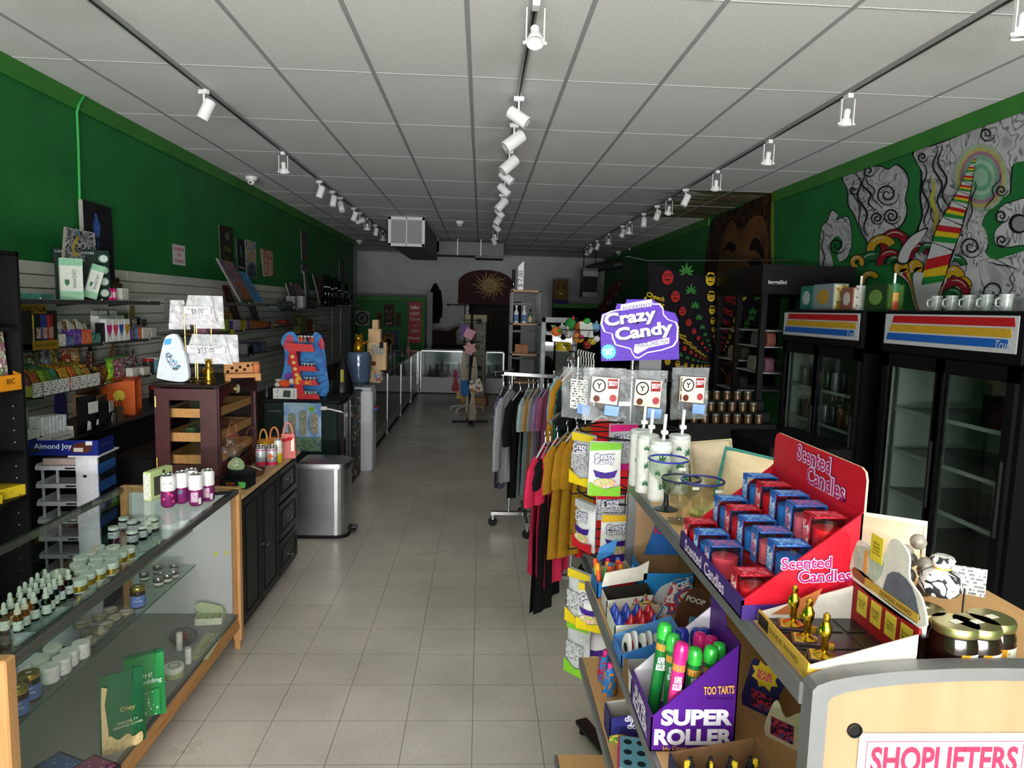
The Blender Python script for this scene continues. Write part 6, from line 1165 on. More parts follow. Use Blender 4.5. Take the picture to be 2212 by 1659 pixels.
part('casing', MB().box(0, w_, .02, .5, 0, hh), M('#5a5c5e', .5, .3), t); part('top_panel', MB().box(0, w_, 0, .02, hh*.72, hh*.9), M('#a9abad', .5), t); part('bottom_panel', MB().box(0, w_, 0, .02, 0, hh*.16), M('#a5a7a9', .5), t); part('burner_dark', MB().box(0, w_, .015, .02, hh*.16, hh*.72), BLACK, t); words('Reznor', t, (w_*.62, -.002, hh*.08), (1, 0, 0), (0, 0, 1), BLACK, w=w_*.5)
for k in range(6): part('grille_bar', MB().cyl((w_*(.08+.168*k), .005, hh*.16), (w_*(.08+.168*k), .005, hh*.72), .008, n=6), STEEL, t)
for k in range(5): part('grille_bar', MB().cyl((0, .003, hh*(.2+.11*k)), (w_, .003, hh*(.2+.11*k)), .006, n=6), STEEL, t)
for x in (.03, w_-.03): part('hanger_rod', MB().cyl((x, .2, hh), (x, .2, H-h0.z), .012, n=6), BLACK, t)
q = P(1325, 572, y=16.0); one('flue_pipe', MB().tube([(-.55, .4, -.12), (-.2, .3, -.02), (.05, 0, .0), (.18, 0, .02)], .11, 12), M('#3a3c3e', .5, .4), 'dark flue pipe bending beside the unit heater', 'pipe', q)
t = thing('red_ramp', 'red painted ladder shape leaning in the far corner', 'ladder', P(1322, 655, y=17.0)); part('board', MB().prism([(-.5, -.4), (-.25, -.4), (.3, .55), (.05, .55)], -.02, .02, 'xz'), M('#4a1216', .5), t)
for k in range(4): part('ring', MB().lathe([(.06, 0), (.04, .002)], 14, cap=False).xf(Matrix.Translation((-.22+.14*k, -.022, -.2+.22*k)) @ Matrix.Rotation(R(90), 4, 'X')), M('#8a7a7a', .5), t)
one('dark_locker', MB().cbox(-.45, .45, -.3, .3, 0, 1.9, .02), M('#0f1110', .6), 'dark tall locker in the far right corner', 'locker', (2.9, 15.2, 0))
# ================================================================== gondola in the right foreground
LAMW = WOOD('#c79d6b', '#bd915f', .5, 'y', 6); LAMX = WOOD('#a08163', '#98785a', .45, 'z', 5); GREYM = M('#77787a', .4, .5, .05)
gd_ = thing('gondola_shelf', 'wood and grey gondola shelf unit with arched end panel', 'shelf unit', (0, 0, 0))
gy0, gy1, ZG = .97, 2.21, 1.345
def archp(x0, x1, z0, zs, zp, n=14):
    c = (x0+x1)/2; w_ = (x1-x0)/2
    return [(x0, z0), (x1, z0), (x1, zs)]+[(c+w_*math.cos(math.pi*i/n), zs+(zp-zs)*math.sin(math.pi*i/n)) for i in range(1, n)]+[(x0, zs)]
def end_panel(y0, y1, yf):
    e = part('end_panel', MB().prism(archp(.512, 1.068, .05, 1.33, 1.365), y0, y1, 'xz'), LAMX, gd_)
    out, inn = archp(.505, 1.075, .04, 1.35, 1.386), archp(.530, 1.05, .04, 1.332, 1.366)
    mb = MB(); n = len(out)
    for ys in (y0-.004, y1+.004): mb.v += [(a, ys, b) for a, b in out]+[(a, ys, b) for a, b in inn]
    for i in range(1, n):
        j = (i+1) % n
        if i == n: break
        if j == 0: j = 0
        mb.f += [[i, j, n+j, n+i], [2*n+i, 3*n+i, 3*n+j, 2*n+j], [i, 2*n+i, 2*n+j, j], [n+i, n+j, 3*n+j, 3*n+i]]; mb.m += [0]*4; mb.s += [False]*4
    part('panel_edging', mb, GREYM, e); return e
ep = end_panel(.945, .968, .945); end_panel(gy1, gy1+.02, gy1)
p = P(1846, 1578, y=.944); part('hole_plug', MB().lathe([(.0115, 0), (.0115, .003), (.009, .004), (.008, .0015), (0, .0015)], 20, cap=False).xf(Matrix.Translation((p.x, .945, p.z)) @ Matrix.Rotation(R(90), 4, 'X')), BLACK, ep)
top_ = part('top_deck', MB().box(.512, 1.068, gy0, gy1, ZG-.025, ZG), LAMW, gd_); part('front_edging', MB().cbox(.5, .513, gy0, gy1, ZG-.035, ZG+.001, .002), GREYM, top_)
part('centre_panel', MB().box(.765, .795, gy0, gy1, .06, ZG-.025), WOOD('#8a6844', '#7c5c3a', .6, 'y', 6), gd_)
for x, z in ((.368, 1.0), (.357, .73), (.285, .375)):
    s_ = part('shelf', MB().box(x+.012, .765, gy0+.01, gy1-.01, z-.02, z), LAMW, gd_); part('front_edging', MB().cbox(x, x+.012, gy0+.01, gy1-.01, z-.03, z+.001, .002), GREYM, s_)
    s_ = part('shelf', MB().box(.795, 1.548-x, gy0+.01, gy1-.01, z-.02, z), LAMW, gd_); part('front_edging', MB().cbox(1.548-x, 1.56-x, gy0+.01, gy1-.01, z-.03, z+.001, .002), GREYM, s_)
part('base', MB().box(.33, 1.23, gy0+.02, gy1-.02, 0, .35), GREYM, gd_)
a, b_ = P(1858, 1585, y=.942), P(2330, 1585, y=.942)
sn = thing('shoplifters_sign', 'white sign with bold red SHOPLIFTERS lettering on the end panel', 'sign', (a.x, .944, a.z)); wS = P(2232, 1585, y=.942).x-a.x
part('sheet', MB().box(0, wS, -.0015, 0, -.16, 0), M('#c9c2c6', .4), sn); RB = M('#c2304e', .4)
for q in ((.012, wS-.012, -.0135, -.0125), (.012, wS-.012, -.15, -.149)): part('border_line', MB().box(q[0], q[1], -.002, -.0015, q[2], q[3]), RB, sn)
for x in (.012, wS-.013): part('border_line', MB().box(x, x+.001, -.002, -.0015, -.15, -.0125), RB, sn)
words('SHOPLIFTERS', sn, (wS/2, -.0023, -.043), (1, 0, 0), (0, 0, 1), RB, w=wS-.04, h=.044, bold=.03); words('WILL BE', sn, (wS/2, -.0023, -.085), (1, 0, 0), (0, 0, 1), RB, w=wS*.4, h=.02, bold=.02); words('PROSECUTED', sn, (wS/2, -.0023, -.122), (1, 0, 0), (0, 0, 1), RB, w=wS-.05, h=.035, bold=.03)
# ---- tumblers
def leaf(u, v, s, m, par, f):
    for k in range(7):
        a = R(-105+35*k); L_ = s*(1-.12*abs(k-3)); w_ = s*.13; ca_, sa_ = math.sin(a), math.cos(a)
        part('leaf_print', MB().add([f(u+x*ca_+y*sa_, v+x*sa_-y*ca_) for x, y in ((0, 0), (L_*.5, w_), (L_, 0), (L_*.5, -w_))], [(0, 1, 2, 3)]), m, par)
LG = M('#2f6a4a', .5)
for k, (px, py, lb) in enumerate(((1380, 1047, 'white leaf print tumbler, farthest on the gondola top'), (1395, 1062, 'white leaf print tumbler with state outline, second from the end'), (1422, 1080, 'white leaf print tumbler, nearest and largest in view'), (1462, 1062, 'white leaf print tumbler behind the blue rimmed glass'))):
    p = P(px, py, z=ZG); t = thing('tumbler', lb, 'tumbler', p, 0, 'leaf print tumblers on the gondola'); r_ = .034; fz = -math.atan2(p.x, p.y)
    part('cup', MB().lathe([(r_*.93, 0), (r_, .004), (r_, .165), (r_*.97, .17)], 22), M('#d6d4d2', .35), t); part('lid', MB().lathe([(r_*1.0, .17), (r_*1.0, .178), (r_*.9, .182), (0, .182)], 20, cap=False), M('#b9bdbb', .25), t)
    part('straw', MB().tube([(.006, 0, .17), (.01, 0, .26)], .005, 8), M('#c4c8c6', .25), t); part('straw_tag', MB().cbox(-.002, .018, -.008, .006, .2, .212, .002), M('#dcdcda', .4), t)
    f = lambda u, v, r_=r_, fz=fz: (math.sin(u+fz*-1)*(r_+.0007)*1 if False else (r_+.0007)*math.sin(u-fz), -(r_+.0007)*math.cos(u-fz), v)
    fs = lambda x, z, f=f, r_=r_: f(x/r_, z)
    for u, v, s in ((-.012, .125, .016), (.016, .085, .013), (-.008, .045, .015), (.02, .14, .010), (.02, .03, .012), (-.024, .085, .010)): leaf(u*(1 if k % 2 == 0 else -1), v, s*1.5, LG, t, fs)
    if k in (0, 1, 3): part('outline_print', MB().tube([fs(x, z) for x, z in ((-.004, .07), (-.004, .105), (.012, .105), (.016, .11), (.02, .1), (.018, .07), (-.004, .07))], .0008, 4), BLACK, t)
# ---- margarita glasses
def marg(label, px, py, h_, r_, rimc, footm):
    p = P(px, py, z=ZG); t = thing('margarita_glass', label, 'glass', p, 0, 'blue rimmed margarita glasses'); g = GLASS('#f6faf6', .985, 'marg')
    part('bowl', MB().lathe([(.006, h_*.34), (.018, h_*.36), (.026, h_*.45), (.028, h_*.56), (r_*.8, h_*.66), (r_*.97, h_*.76), (r_, h_*.99), (r_*.975, h_*.99), (r_*.94, h_*.77), (r_*.76, h_*.68), (.024, h_*.58), (.02, h_*.42), (0, h_*.38)], 28, cap=False), g, t)
    part('rim', MB().tube([(r_*.99*math.cos(i*math.pi/14), r_*.99*math.sin(i*math.pi/14), h_*.99) for i in range(29)], .003, 6), M(rimc, .15), t); part('stem', MB().lathe([(.009, .008), (.007, h_*.2), (.008, h_*.36)], 14), footm if footm is not g else g, t)
    part('foot', MB().lathe([(.034, 0), (.036, .003), (.02, .008), (.008, .014)], 24), footm or g, t); part('sticker', MB().box(r_*.3, r_*.65, -r_*.93, -r_*.92, h_*.84, h_*.9), M('#d8d6d0', .5), t); return t
g = GLASS('#eef2ee', .95, 'marg2'); marg('blue rimmed glass with dark smoky foot, farthest of three', 1438, 1100, .148, .056, '#1d2a8a', M('#1c2024', .15)); marg('dark rimmed glass with clear foot, middle of three', 1467, 1127, .12, .052, '#15182f', g); marg('blue rimmed glass nearest the scented candle box', 1512, 1142, .13, .055, '#1b2570', g)
# ---- pillows
def pillow(label, loc, w_, h_, d_, rot, m1, edge=None):
    t = thing('cushion', label, 'cushion', loc); t.rotation_euler = rot
    def sd(sg): return lambda a, b: ((a-.5)*w_*(1-.06*math.sin(math.pi*b)), sg*d_*.5*(math.sin(math.pi*a)*math.sin(math.pi*b))**.6, (b)*h_)
    part('cover', MB().grid(sd(-1), 12, 12).grid(sd(1), 12, 12), m1, t)
    if edge: part('piping', MB().tube([((a-.5)*w_, 0, b*h_) for a, b in ((0, 0), (1, 0), (1, 1), (0, 1), (0, 0))], .007, 6), edge, t)
    return t
CR = M('#d3bd9c', .9, 0, .08, 60, .3)
pillow('cream cushion with textured leaf stitching behind the tumblers', (.765, 2.13, ZG), .13, .15, .10, (R(-12), R(-10), R(-22)), M('#cdbba0', .95, 0, .15, 30, .8), M('#b5a98a', .9)); pillow('cream cushion with teal knitted edge beside the candle header', (.80, 1.93, ZG), .2, .15, .11, (R(-10), R(8), R(-28)), CR, M('#3f8078', .9, 0, .2, 80, .5)); pillow('pale peach fringed cushion behind the candle box', (.86, 1.4, ZG), .2, .13, .08, (R(-14), R(4), R(-15)), M('#d9c0a2', .9, 0, .08, 50, .3), M('#d8d2c6', 1, 0, .2, 90, .8))
one('yellow_cloth', MB().cbox(-.08, .08, -.05, .05, 0, .018, .006), M('#bfae6a', .9), 'folded pale yellow cloth between glasses and cushions', 'cloth', (.68, 1.83, ZG), R(30))
t = thing('glass_ornament', 'grey beaded glass ornament tucked behind the trophy display', 'ornament', (.86, 1.27, ZG))
for k in range(9): part('bead', MB().ball((rnd.uniform(-.03, .03), rnd.uniform(-.03, .03), .02+.012*k), .016, n=8, k=6), M(rnd.choice(['#6a6258', '#8a8478', '#4a4440', '#a39c90']), .25), t)
# ---- scented candle display
cy0, cy1, cx0, cx1 = 1.185, 1.575, .49, .705
cdp = thing('candle_display', 'red and purple Scented Candles tiered cardboard display', 'display', (0, 0, ZG)); CRD = M('#b51526', .4, 0, .08); PUR = M('#3d2a6e', .4)
part('floor', MB().box(cx0, cx1, cy0, cy1, 0, .004), CRD, cdp)
fl_ = part('front_lip', MB().box(cx0, cx0+.004, cy0, cy1, 0, .04), PUR, cdp); PINKL = M('#d8c2dc', .45); MAG = M('#a81f72', .4)
prof = [(cx0, 0), (cx1, 0), (cx1, .205), (cx0, .036)]
for y in (cy0, cy1-.004): part('side_wall', MB().prism(prof, y, y+.004, 'xz'), CRD, cdp)
part('purple_wave', MB().prism([(cx0, 0), (cx1, 0), (cx1, .02), (cx1-.04, .05), (cx1-.09, .035), (cx0+.06, .03), (cx0, .028)], cy0-.0012, cy0-.0002, 'xz'), PUR, cdp)
part('back_wall', MB().box(cx1-.004, cx1, cy0, cy1, 0, .205), CRD, cdp)
def rr(y0, y1, z0, z1, r): return [(y0, z0), (y1, z0), (y1, z1-r), (y1-r*.3, z1-r*.3), (y1-r, z1), (y0+r, z1), (y0+r*.3, z1-r*.3), (y0, z1-r)]
hd = part('header_card', MB().prism(rr(cy0, cy1, .2, .285, .02), cx1, cx1+.004, 'yz', 1, 2), [CRD, CRD, M('#c9a98a', .7)], cdp)
part('tier_step', MB().box(cx0+.07, cx1-.004, cy0+.004, cy1-.004, 0, .06).box(cx0+.14, cx1-.004, cy0+.004, cy1-.004, .06, .115), M('#7a1420', .5), cdp)
def twol(par, o, right, up, n, w_, d=.03):
    r_, u = Vector(right).normalized(), Vector(up).normalized(); o = Vector(o); n = Vector(n)
    for s_, c_, ww in (('Scented', o+u*d-r_*w_*.14, w_*.72), ('Candles', o-u*d+r_*w_*.14, w_*.76)):
        words(s_, par, c_+n*.0008, right, up, M('#3a1050', .4), w=ww*1.05, bold=.085); words(s_, par, c_+n*.0016, right, up, M('#e6d3e2', .4), w=ww*1.03, bold=.06); words(s_, par, c_+n*.0024, right, up, M('#a81c5e', .4), w=ww, bold=.018)
twol(hd, (cx1, cy0+.17, .243), (0, -1, 0), (0, 0, 1), (-1, 0, 0), .20, .019); twol(cdp, (cx0+.132, cy0-.001, .098), (1, 0, .05), (0, 0, 1), (0, -1, 0), .13, .013)
for s_, yy in (('Scented', .12), ('Candles', .26)): words(s_, fl_, (cx0-.001, cy1-yy+.02, .02), (0, -1, 0), (0, 0, 1), PINKL, w=.12, bold=.02)
def candle(label, loc, wax, sleeve, alt):
    t = thing('candle', label, 'candle', loc, 0, 'boxed candles in the red display'); s = .031
    part('wax', MB().lathe([(s*.86, .003), (s*.88, .045), (0, .045)], 16), M(wax, .35), t); part('glass', MB().lathe([(s*.85, 0), (s*.95, .003), (s*.97, .066), (s*.93, .066), (s*.9, .006), (0, .004)], 16, cap=False), GLASS('#f8f8f8', .98, 'cj'), t)
    part('sleeve', MB().box(-s*1.05, -s*1.02, s*.15, s*1.05, .0, .0675).box(s*1.02, s*1.05, -s*.4, s*1.05, .0, .0675).box(-s*1.05, s*1.05, -s*.35, s*1.05, .0665, .069), M(sleeve, .4), t)
    part('sleeve_print', MB().box(-s*1.065, -s*1.055, s*.2, s*.98, .012, .055), ART([sleeve, alt, sleeve, '#d8d4d8', alt], 70, .4), t); part('top_print', MB().box(-s*.8, s*.8, -s*.4, s*.8, .0691, .0697), ART([sleeve, alt, sleeve, sleeve], 60, .4, 2), t); return t
B_, R_, PK = ('#2f78d0', '#2f5fae', '#8fc0e0'), ('#d81828', '#a81a28', '#d86a72'), ('#e86a80', '#3a5fa5', '#c85a7a')
rows = [(.036, .006, [R_, B_, ('#d84a5a', '#35599f', '#c85a6a'), R_, R_]), (.105, .062, [B_, R_, B_, PK, B_]), (.172, .117, [B_, R_, B_, PK, R_])]
rn = ['front', 'middle', 'back']; pos = ['farthest', 'second', 'centre', 'fourth', 'nearest']
for i, (dx, dz, cs) in enumerate(rows):
    for j, (w_, s_, al) in enumerate(cs):
        if i == 0 and j == 3: continue
        candle('%s boxed candle, %s in the %s row of the display' % ({'#2f78d0': 'blue', '#d81828': 'red', '#e86a80': 'pink', '#d84a5a': 'rose'}[w_], pos[j], rn[i]), (cx0+dx, cy1-.042-(.0765*j if i else .078*j), ZG+dz), w_, s_, al)
# ---- trophy display
dy0, dy1, dx0, dx1 = .978, 1.168, .517, .688
du = thing('trophy_display', 'open cardboard trophy display with printed header and black tray', 'display', (0, 0, ZG)); GO = M('#b8923a', .45, 0, .1); CRM = M('#d5cfc6', .5)
part('floor', MB().box(dx0, dx1, dy0, dy1, 0, .01), GO, du); fr = part('front_lip', MB().box(dx0-.003, dx0, dy0, dy1, 0, .028), GO, du); words('DUNDIE AWARD', fr, (dx0-.004, dy0+.085, .014), (0, -1, 0), (0, 0, 1), M('#5a4416', .5), w=.11); part('dark_label', MB().box(dx0-.0042, dx0-.003, dy1-.045, dy1-.005, .004, .024), M('#2a2018', .5), fr)
for y, m_ in ((dy0, CRM), (dy1-.003, CRM)):
    s_ = part('side_wall', MB().prism([(dx0, 0), (dx1, 0), (dx1, .075), (dx0, .024)], y, y+.003, 'xz'), m_, du)
    part('gold_foot', MB().prism([(dx0, 0), (dx1, 0), (dx1, .02), (dx0+.08, .012), (dx0, .02)], y-.0008, y-.0001, 'xz'), GO, s_) if y == dy0 else part('desk_print', MB().prism([(dx0+.02, .02), (dx0+.09, .02), (dx1-.06, .07), (dx0+.06, .045)], y-.0008, y-.0001, 'xz'), M('#b0683a', .5), s_)
bw_ = part('back_wall', MB().box(dx1-.003, dx1, dy0, dy1, 0, .085), M('#8c1a1e', .5), du)
for k, s_ in enumerate(("Don't Be\nA Stiff\nWinner", 'Hottest\nIn The\nOffice', 'Whitest\nSneakers\nAward', 'Busiest\nBeaver\nAward')):
    y = dy1-.035-.042*k; c_ = part('yellow_note', MB().prism([(y-.015, .035), (y+.015, .035), (y+.015, .075), (y-.015, .075)], dx1-.0036, dx1-.003, 'yz'), M('#c9b43a', .5), bw_); words(s_, c_, (dx1-.0042, y, .055), (0, -1, 0), (0, 0, 1), M('#2a2412', .5), w=.022)
hdp = blob([(dy0, .085), (dy1, .085), (dy1, .15), (dy1-.02, .165), (dy1-.06, .162), (dy1-.085, .165), (dy1-.1, .195), (dy1-.125, .20), (dy1-.15, .185), (dy1-.155, .15), (dy0, .13)], 3)
hc = part('header_card', MB().prism(hdp, dx1-.003, dx1, 'yz'), CRM, du)
for n_, pts, c_ in (('wall_print', [(dy1-.002, .15), (dy1-.06, .158), (dy1-.09, .15), (dy1-.07, .11), (dy1-.002, .11)], '#a9b3a4'), ('jacket_print', [(dy1-.09, .10), (dy1-.1, .135), (dy1-.13, .15), (dy1-.165, .14), (dy0+.008, .115), (dy0+.006, .09), (dy1-.08, .09)], '#5a606c'), ('desk_print', [(dy1-.002, .11), (dy1-.06, .108), (dy1-.08, .092), (dy1-.002, .092)], '#8a5030')):
    part(n_, MB().prism(blob(pts, 2), dx1-.0036, dx1-.003, 'yz'), M(c_, .5, 0, .2, 60), hc)
part('trophy_print', MB().prism([(dy1-.03, .112), (dy1-.042, .112), (dy1-.04, .15), (dy1-.036, .156), (dy1-.032, .15)], dx1-.0042, dx1-.0036, 'yz'), M('#c9a84a', .35, .5), hc)
bn_ = part('gold_banner', MB().prism([(dy0+.002, .092), (dy1-.04, .092), (dy1-.04, .106), (dy0+.002, .106)], dx1-.005, dx1-.0042, 'yz'), GO, hc); words('DUNDIE AWARD', bn_, (dx1-.0056, dy0+.06, .099), (0, -1, 0), (0, 0, 1), M('#4a3814', .5), w=.085)
yn = part('note_card', MB().prism([(dy1-.05, .145), (dy1-.085, .145), (dy1-.085, .19), (dy1-.05, .19)], dx1-.006, dx1-.005, 'yz'), M('#d2bd34', .5), hc); words('Which\nDundie\nWould\nYou Win?', yn, (dx1-.0066, dy1-.0675, .168), (0, -1, 0), (0, 0, 1), M('#2a2412', .5), w=.027)
part('black_tray', MB().box(dx0+.006, dx1-.008, dy0+.006, dy1-.006, .01, .014), M('#141312', .3), du)
for i in range(3):
    for j in range(3): part('tray_cup', MB().cbox(dx0+.012+.059*i, dx0+.064+.059*i, dy0+.011+.059*j, dy0+.063+.059*j, .0135, .016, .001), M('#1d1b1a', .25), du)
gdm = M('#c7a436', .18, 1, .08)
for k, (y, lb) in enumerate(((dy1-.045, 'small gold trophy figure, farthest in the display'), (dy1-.098, 'small gold trophy figure, middle of three'), (dy0+.035, 'small gold trophy figure, nearest of three'))):
    t = thing('trophy', lb, 'trophy', (dx0+.04, y, ZG+.016), R(-20), 'small gold trophies')
    part('plinth', MB().cbox(-.024, .024, -.018, .018, 0, .006, .001), M('#3a2a2c', .3), t); part('name_plate', MB().box(-.02, -.006, -.017, .017, .006, .0065), M('#b8923a', .4), t); part('foot_disc', MB().lathe([(.016, .006), (.017, .008), (.01, .011), (.006, .014)], 12), gdm, t)
    part('figure', MB().lathe([(.004, .014), (.006, .02), (.0055, .032), (.0085, .042), (.0095, .052), (.006, .06), (.004, .063), (.0055, .067), (.0055, .073), (.002, .077), (0, .077)], 12, cap=False), gdm, t); part('arm', MB().tube([(-.007, 0, .056), (-.009, -.004, .045), (-.002, -.009, .04)], .0028, 6), gdm, t); part('briefcase', MB().cbox(.004, .014, -.006, .0, .018, .03, .001), M('#8a6f22', .25, .9), t)
# ---- honey jars by the end panel
DH = M('#1a0d08', .1, 0, .2); GL2 = M('#aaa06c', .3, .9, .05)
for k, (px, py, lb) in enumerate(((2072, 1348, 'dark honey jar with gold lid beside the trophy display'), (2142, 1332, 'dark honey jar with gold lid, rear of the group'), (2165, 1378, 'dark honey jar with gold lid nearest the arched panel'), (2010, 1372, 'dark honey jar half hidden by the trophy display'))):
    p = P(px, py, z=ZG+.082); p.z = ZG
    if k == 3: p.x, p.y = .745, 1.06
    p.y = max(p.y, 1.008)
    t = jar('honey_jar', lb, 'jar', p, .036, .082, DH, GL2, None, .014, 'honey jars on the gondola'); part('label', MB().grid(lambda a, b: (.0366*math.sin(-.3+1.5*a), -.0366*math.cos(-.3+1.5*a), .008+.036*b), 8, 1, mf=lambda i, j: 0 if i < 2 else 1), [M('#c98a1e', .4), PRINT('#dad6cc', '#b08a3a', 'xz', 150, 150, .4)], t); part('price_sticker', MB().box(-.009, .009, -.006, .006, .0822, .0828), M('#d6d2c4', .6), t, rz=.3)
t = thing('scented_sachet', 'white tied fabric sachet with black print on the jars', 'sachet', P(2065, 1318, y=1.12)); t.location.z = ZG+.09; t.location.y = 1.1; t.location.x = .80
part('cloth', MB().lathe([(.025, 0), (.034, .012), (.03, .035), (.012, .045), (.02, .06), (.016, .066)], 12), ART(['#d4d2d0', '#d4d2d0', '#2a2a2c', '#cfcdca', '#d4d2d0'], 22, .7), t); part('tie', MB().lathe([(.0135, .043), (.0145, .046), (.0135, .049)], 10, cap=False), M('#b89a4a', .4), t)
t = thing('price_slip', 'small printed paper slip propped behind the honey jars', 'slip', (.86, 1.12, ZG+.08), R(-30)); part('slip', MB().box(-.03, .03, 0, .001, 0, .05), PRINT('#b9b9b6', '#6a6a6a', 'xz', 120, 150, .5), t); part('stick', MB().cyl((0, .001, -.08), (0, .001, .01), .002, n=6), STEEL, t)
# ---- middle shelf goods
ZM = 1.0
def tray(name, label, x0, x1, y0, y1, zf, zb, c_, inner='#b8a48c', z=ZM, cat='display box', flat=False):
    t = thing(name, label, cat, (0, 0, z)); m_ = [M(c_, .45), M(inner, .7)]
    part('tray', MB().box(x0, x1, y0, y1, 0, .003, 1).box(x0, x0+.003, y0, y1, 0, zf).box(x1-.003, x1, y0, y1, 0, zb, 1).prism([(x0, 0), (x1, 0), (x1, zb), (x0, zf)], y0, y0+.003, 'xz').prism([(x0, 0), (x1, 0), (x1, zb), (x0, zf)], y1-.003, y1, 'xz', 1), m_, t); return t
t = tray('candy_stick_box', 'blue and red box of neon candy tubes on shelf', .385, .5, 2.06, 2.18, .05, .08, '#1f6fb8'); part('red_swoosh', MB().prism([(.39, .0), (.5, .01), (.5, .06), (.43, .05)], 2.0585, 2.0595, 'xz'), M('#b8242c', .4), t)
for k in range(11):
    c1, c2, nm_ = [('#e0501e', '#e08a1e', 'orange'), ('#d81f5a', '#2f7ac8', 'pink and blue'), ('#d8c01e', '#e0501e', 'yellow'), ('#3ab84a', '#d81f5a', 'green and pink')][k % 4]
    o = thing('candy_tube', 'thin neon %s candy tube, number %s in the box' % (nm_, WORDN[k]), 'candy tube', (.4+.018*(k % 6), 2.085+.04*(k//6)+.01*(k % 2), ZM+.005), k, 'neon candy tubes'); part('tube', MB().lathe([(.007, 0), (.007, .075)], 10), M(c1, .25), o); part('cap', MB().lathe([(.0078, .075), (.0078, .095), (.004, .099), (0, .1)], 10), M(c2, .3), o); o.rotation_euler = (R(8*((k % 3)-1)), R(7*((k % 2)*2-1)), 0)
t = tray('frozen_drink_box', 'open blue carton with red ICEE header card', .52, .68, 2.02, 2.19, .1, .1, '#2a7fc0', '#8a6a4a'); part('header_card', MB().prism([(.56, .1), (.68, .1), (.67, .24), (.6, .22)], 2.184, 2.187, 'xz'), M('#2f62a8', .4), t); words('ICEE', t, (.62, 2.183, .185), (1, 0, .1), (0, 0, 1), M('#c8303a', .4), w=.06, bold=.03)
part('snow_print', MB().prism(blob([(.56, .005), (.67, .005), (.675, .06), (.64, .085), (.6, .07), (.57, .05)], 4), 2.0185, 2.0195, 'xz'), M('#c9d2d8', .5), t); part('side_card', MB().prism([(.4, .07), (.46, .1), (.47, .15), (.41, .12)], 2.19, 2.193, 'xz'), M('#3f7ab8', .4), t)
t = tray('splash_candy_box', 'white and black candy carton with jagged blue print', .39, .53, 1.93, 2.02, .05, .07, '#c8c2bc', '#2a2624'); part('splash_print', MB().prism([(.45, .0), (.53, .0), (.53, .07), (.52, .05), (.505, .075), (.49, .05), (.475, .065), (.465, .035)], 1.928, 1.929, 'xz'), ART(['#4a9ac8', '#1a1a1a', '#c9c03a', '#d86a9a', '#1d1d1d'], 60, .4), t); part('lid_card', MB().prism([(.39, .055), (.53, .08), (.535, .14), (.5, .12), (.4, .1)], 2.02, 2.023, 'xz'), M('#cfc8be', .6), t)
t = tray('cone_candy_box', 'white box of blue and red cone topped candies', .385, .54, 1.78, 1.9, .045, .055, '#d2cfca')
for k in range(12):
    cc = ('#2a3f9a', '#b01f2c')[1 if k % 5 in (1, 2) else 0]; o = thing('cone_candy', '%s cone topped candy, number %s in the white box' % ('red' if cc[1] == 'b' else 'blue', WORDN[k]), 'candy', (.402+.033*(k % 4), 1.8+.036*(k//4), ZM+.004), 0, 'cone candies'); part('cup', MB().lathe([(.0125, 0), (.0145, .03)], 12), M('#c9ccd4', .3), o); part('cone', MB().lathe([(.0155, .03), (.0155, .036), (.009, .052), (.002, .066), (0, .067)], 12), M(cc, .2), o)
t = thing('icee_card', 'red white and blue ICEE card leaning behind the cones', 'card', (.575, 1.86, ZM+.055)); part('card', MB().prism([(-.05, -.02), (.03, .0), (.045, .1), (-.01, .085)], 0, .003, 'xz'), ART(['#c9c4c4', '#b8303a', '#2f62a0', '#c9c4c4'], 26, .4), t); words('ICEE', t, (.015, -.001, .075), (1, 0, .35), (0, 0, 1), M('#dfe4ea', .4), w=.045, bold=.03); part('easel', MB().box(-.01, .01, .003, .02, -.055, .06), CARD, t)
t = thing('brown_header_card', 'brown rounded header card reading POOP beside ICEE card', 'card', (.6, 1.79, ZM)); part('card', MB().prism(blob([(-.04, .0), (.04, .0), (.055, .08), (.035, .14), (0, .15), (-.04, .09)], 4), 0, .003, 'xz'), M('#5a3a2a', .5), t); words('POOP', t, (.01, -.001, .115), (1, 0, -.3), (0, 0, 1), M('#d8d4d0', .5), w=.055, bold=.03); part('blue_panel', MB().prism([(-.01, .02), (.035, .01), (.04, .06), (-.005, .07)], -.001, -.0004, 'xz'), PRINT('#4a88b8', '#d8dfe6', 'xz', 200, 200, .4), t)
t = tray('swirl_candy_box', 'blue box of white swirl lollipop packs', .375, .53, 1.64, 1.75, .035, .09, '#3a78c0', '#5a92cc')
for k in range(6):
    o = thing('swirl_pack', 'white curled lollipop pack, number %s in blue box' % WORDN[k], 'candy pack', (.395+.019*k, 1.665+.012*(k % 2), ZM+.004), R(10), 'white swirl packs'); part('pack', MB().prism(blob([(-.02, 0), (.025, 0), (.025, .045), (.0, .078), (-.018, .06)], 4), -.004, .004, 'yz'), M('#d4d2d0', .4), o); part('swirl', MB().prism(disc(.0, .04, .012), -.0052, -.0042, 'yz'), M(('#1a1a1a', '#b8303a')[k % 2], .4), o)
t = tray('empty_carton', 'open white cardboard carton, nearly empty', .372, .5, 1.51, 1.6, .045, .05, '#c9c9cc', '#9a9a98'); part('side_flap', MB().prism([(1.53, .0), (1.6, .0), (1.6, .05), (1.55, .07)], .371, .3715, 'yz'), M('#7a5a3a', .5), t)
sp = thing('super_roller_box', 'purple SUPER ROLLER candy display box with Too Tarts logo', 'display box', (0, 0, ZM)); PUP = M('#4c1a7c', .4, 0, .06); sx0, sx1, sy0, sy1 = .368, .545, 1.31, 1.49; WL = M('#dcd8e2', .4)
nearp = [(sx0, 0), (sx1, 0), (sx1, .235), (sx0, .075)]
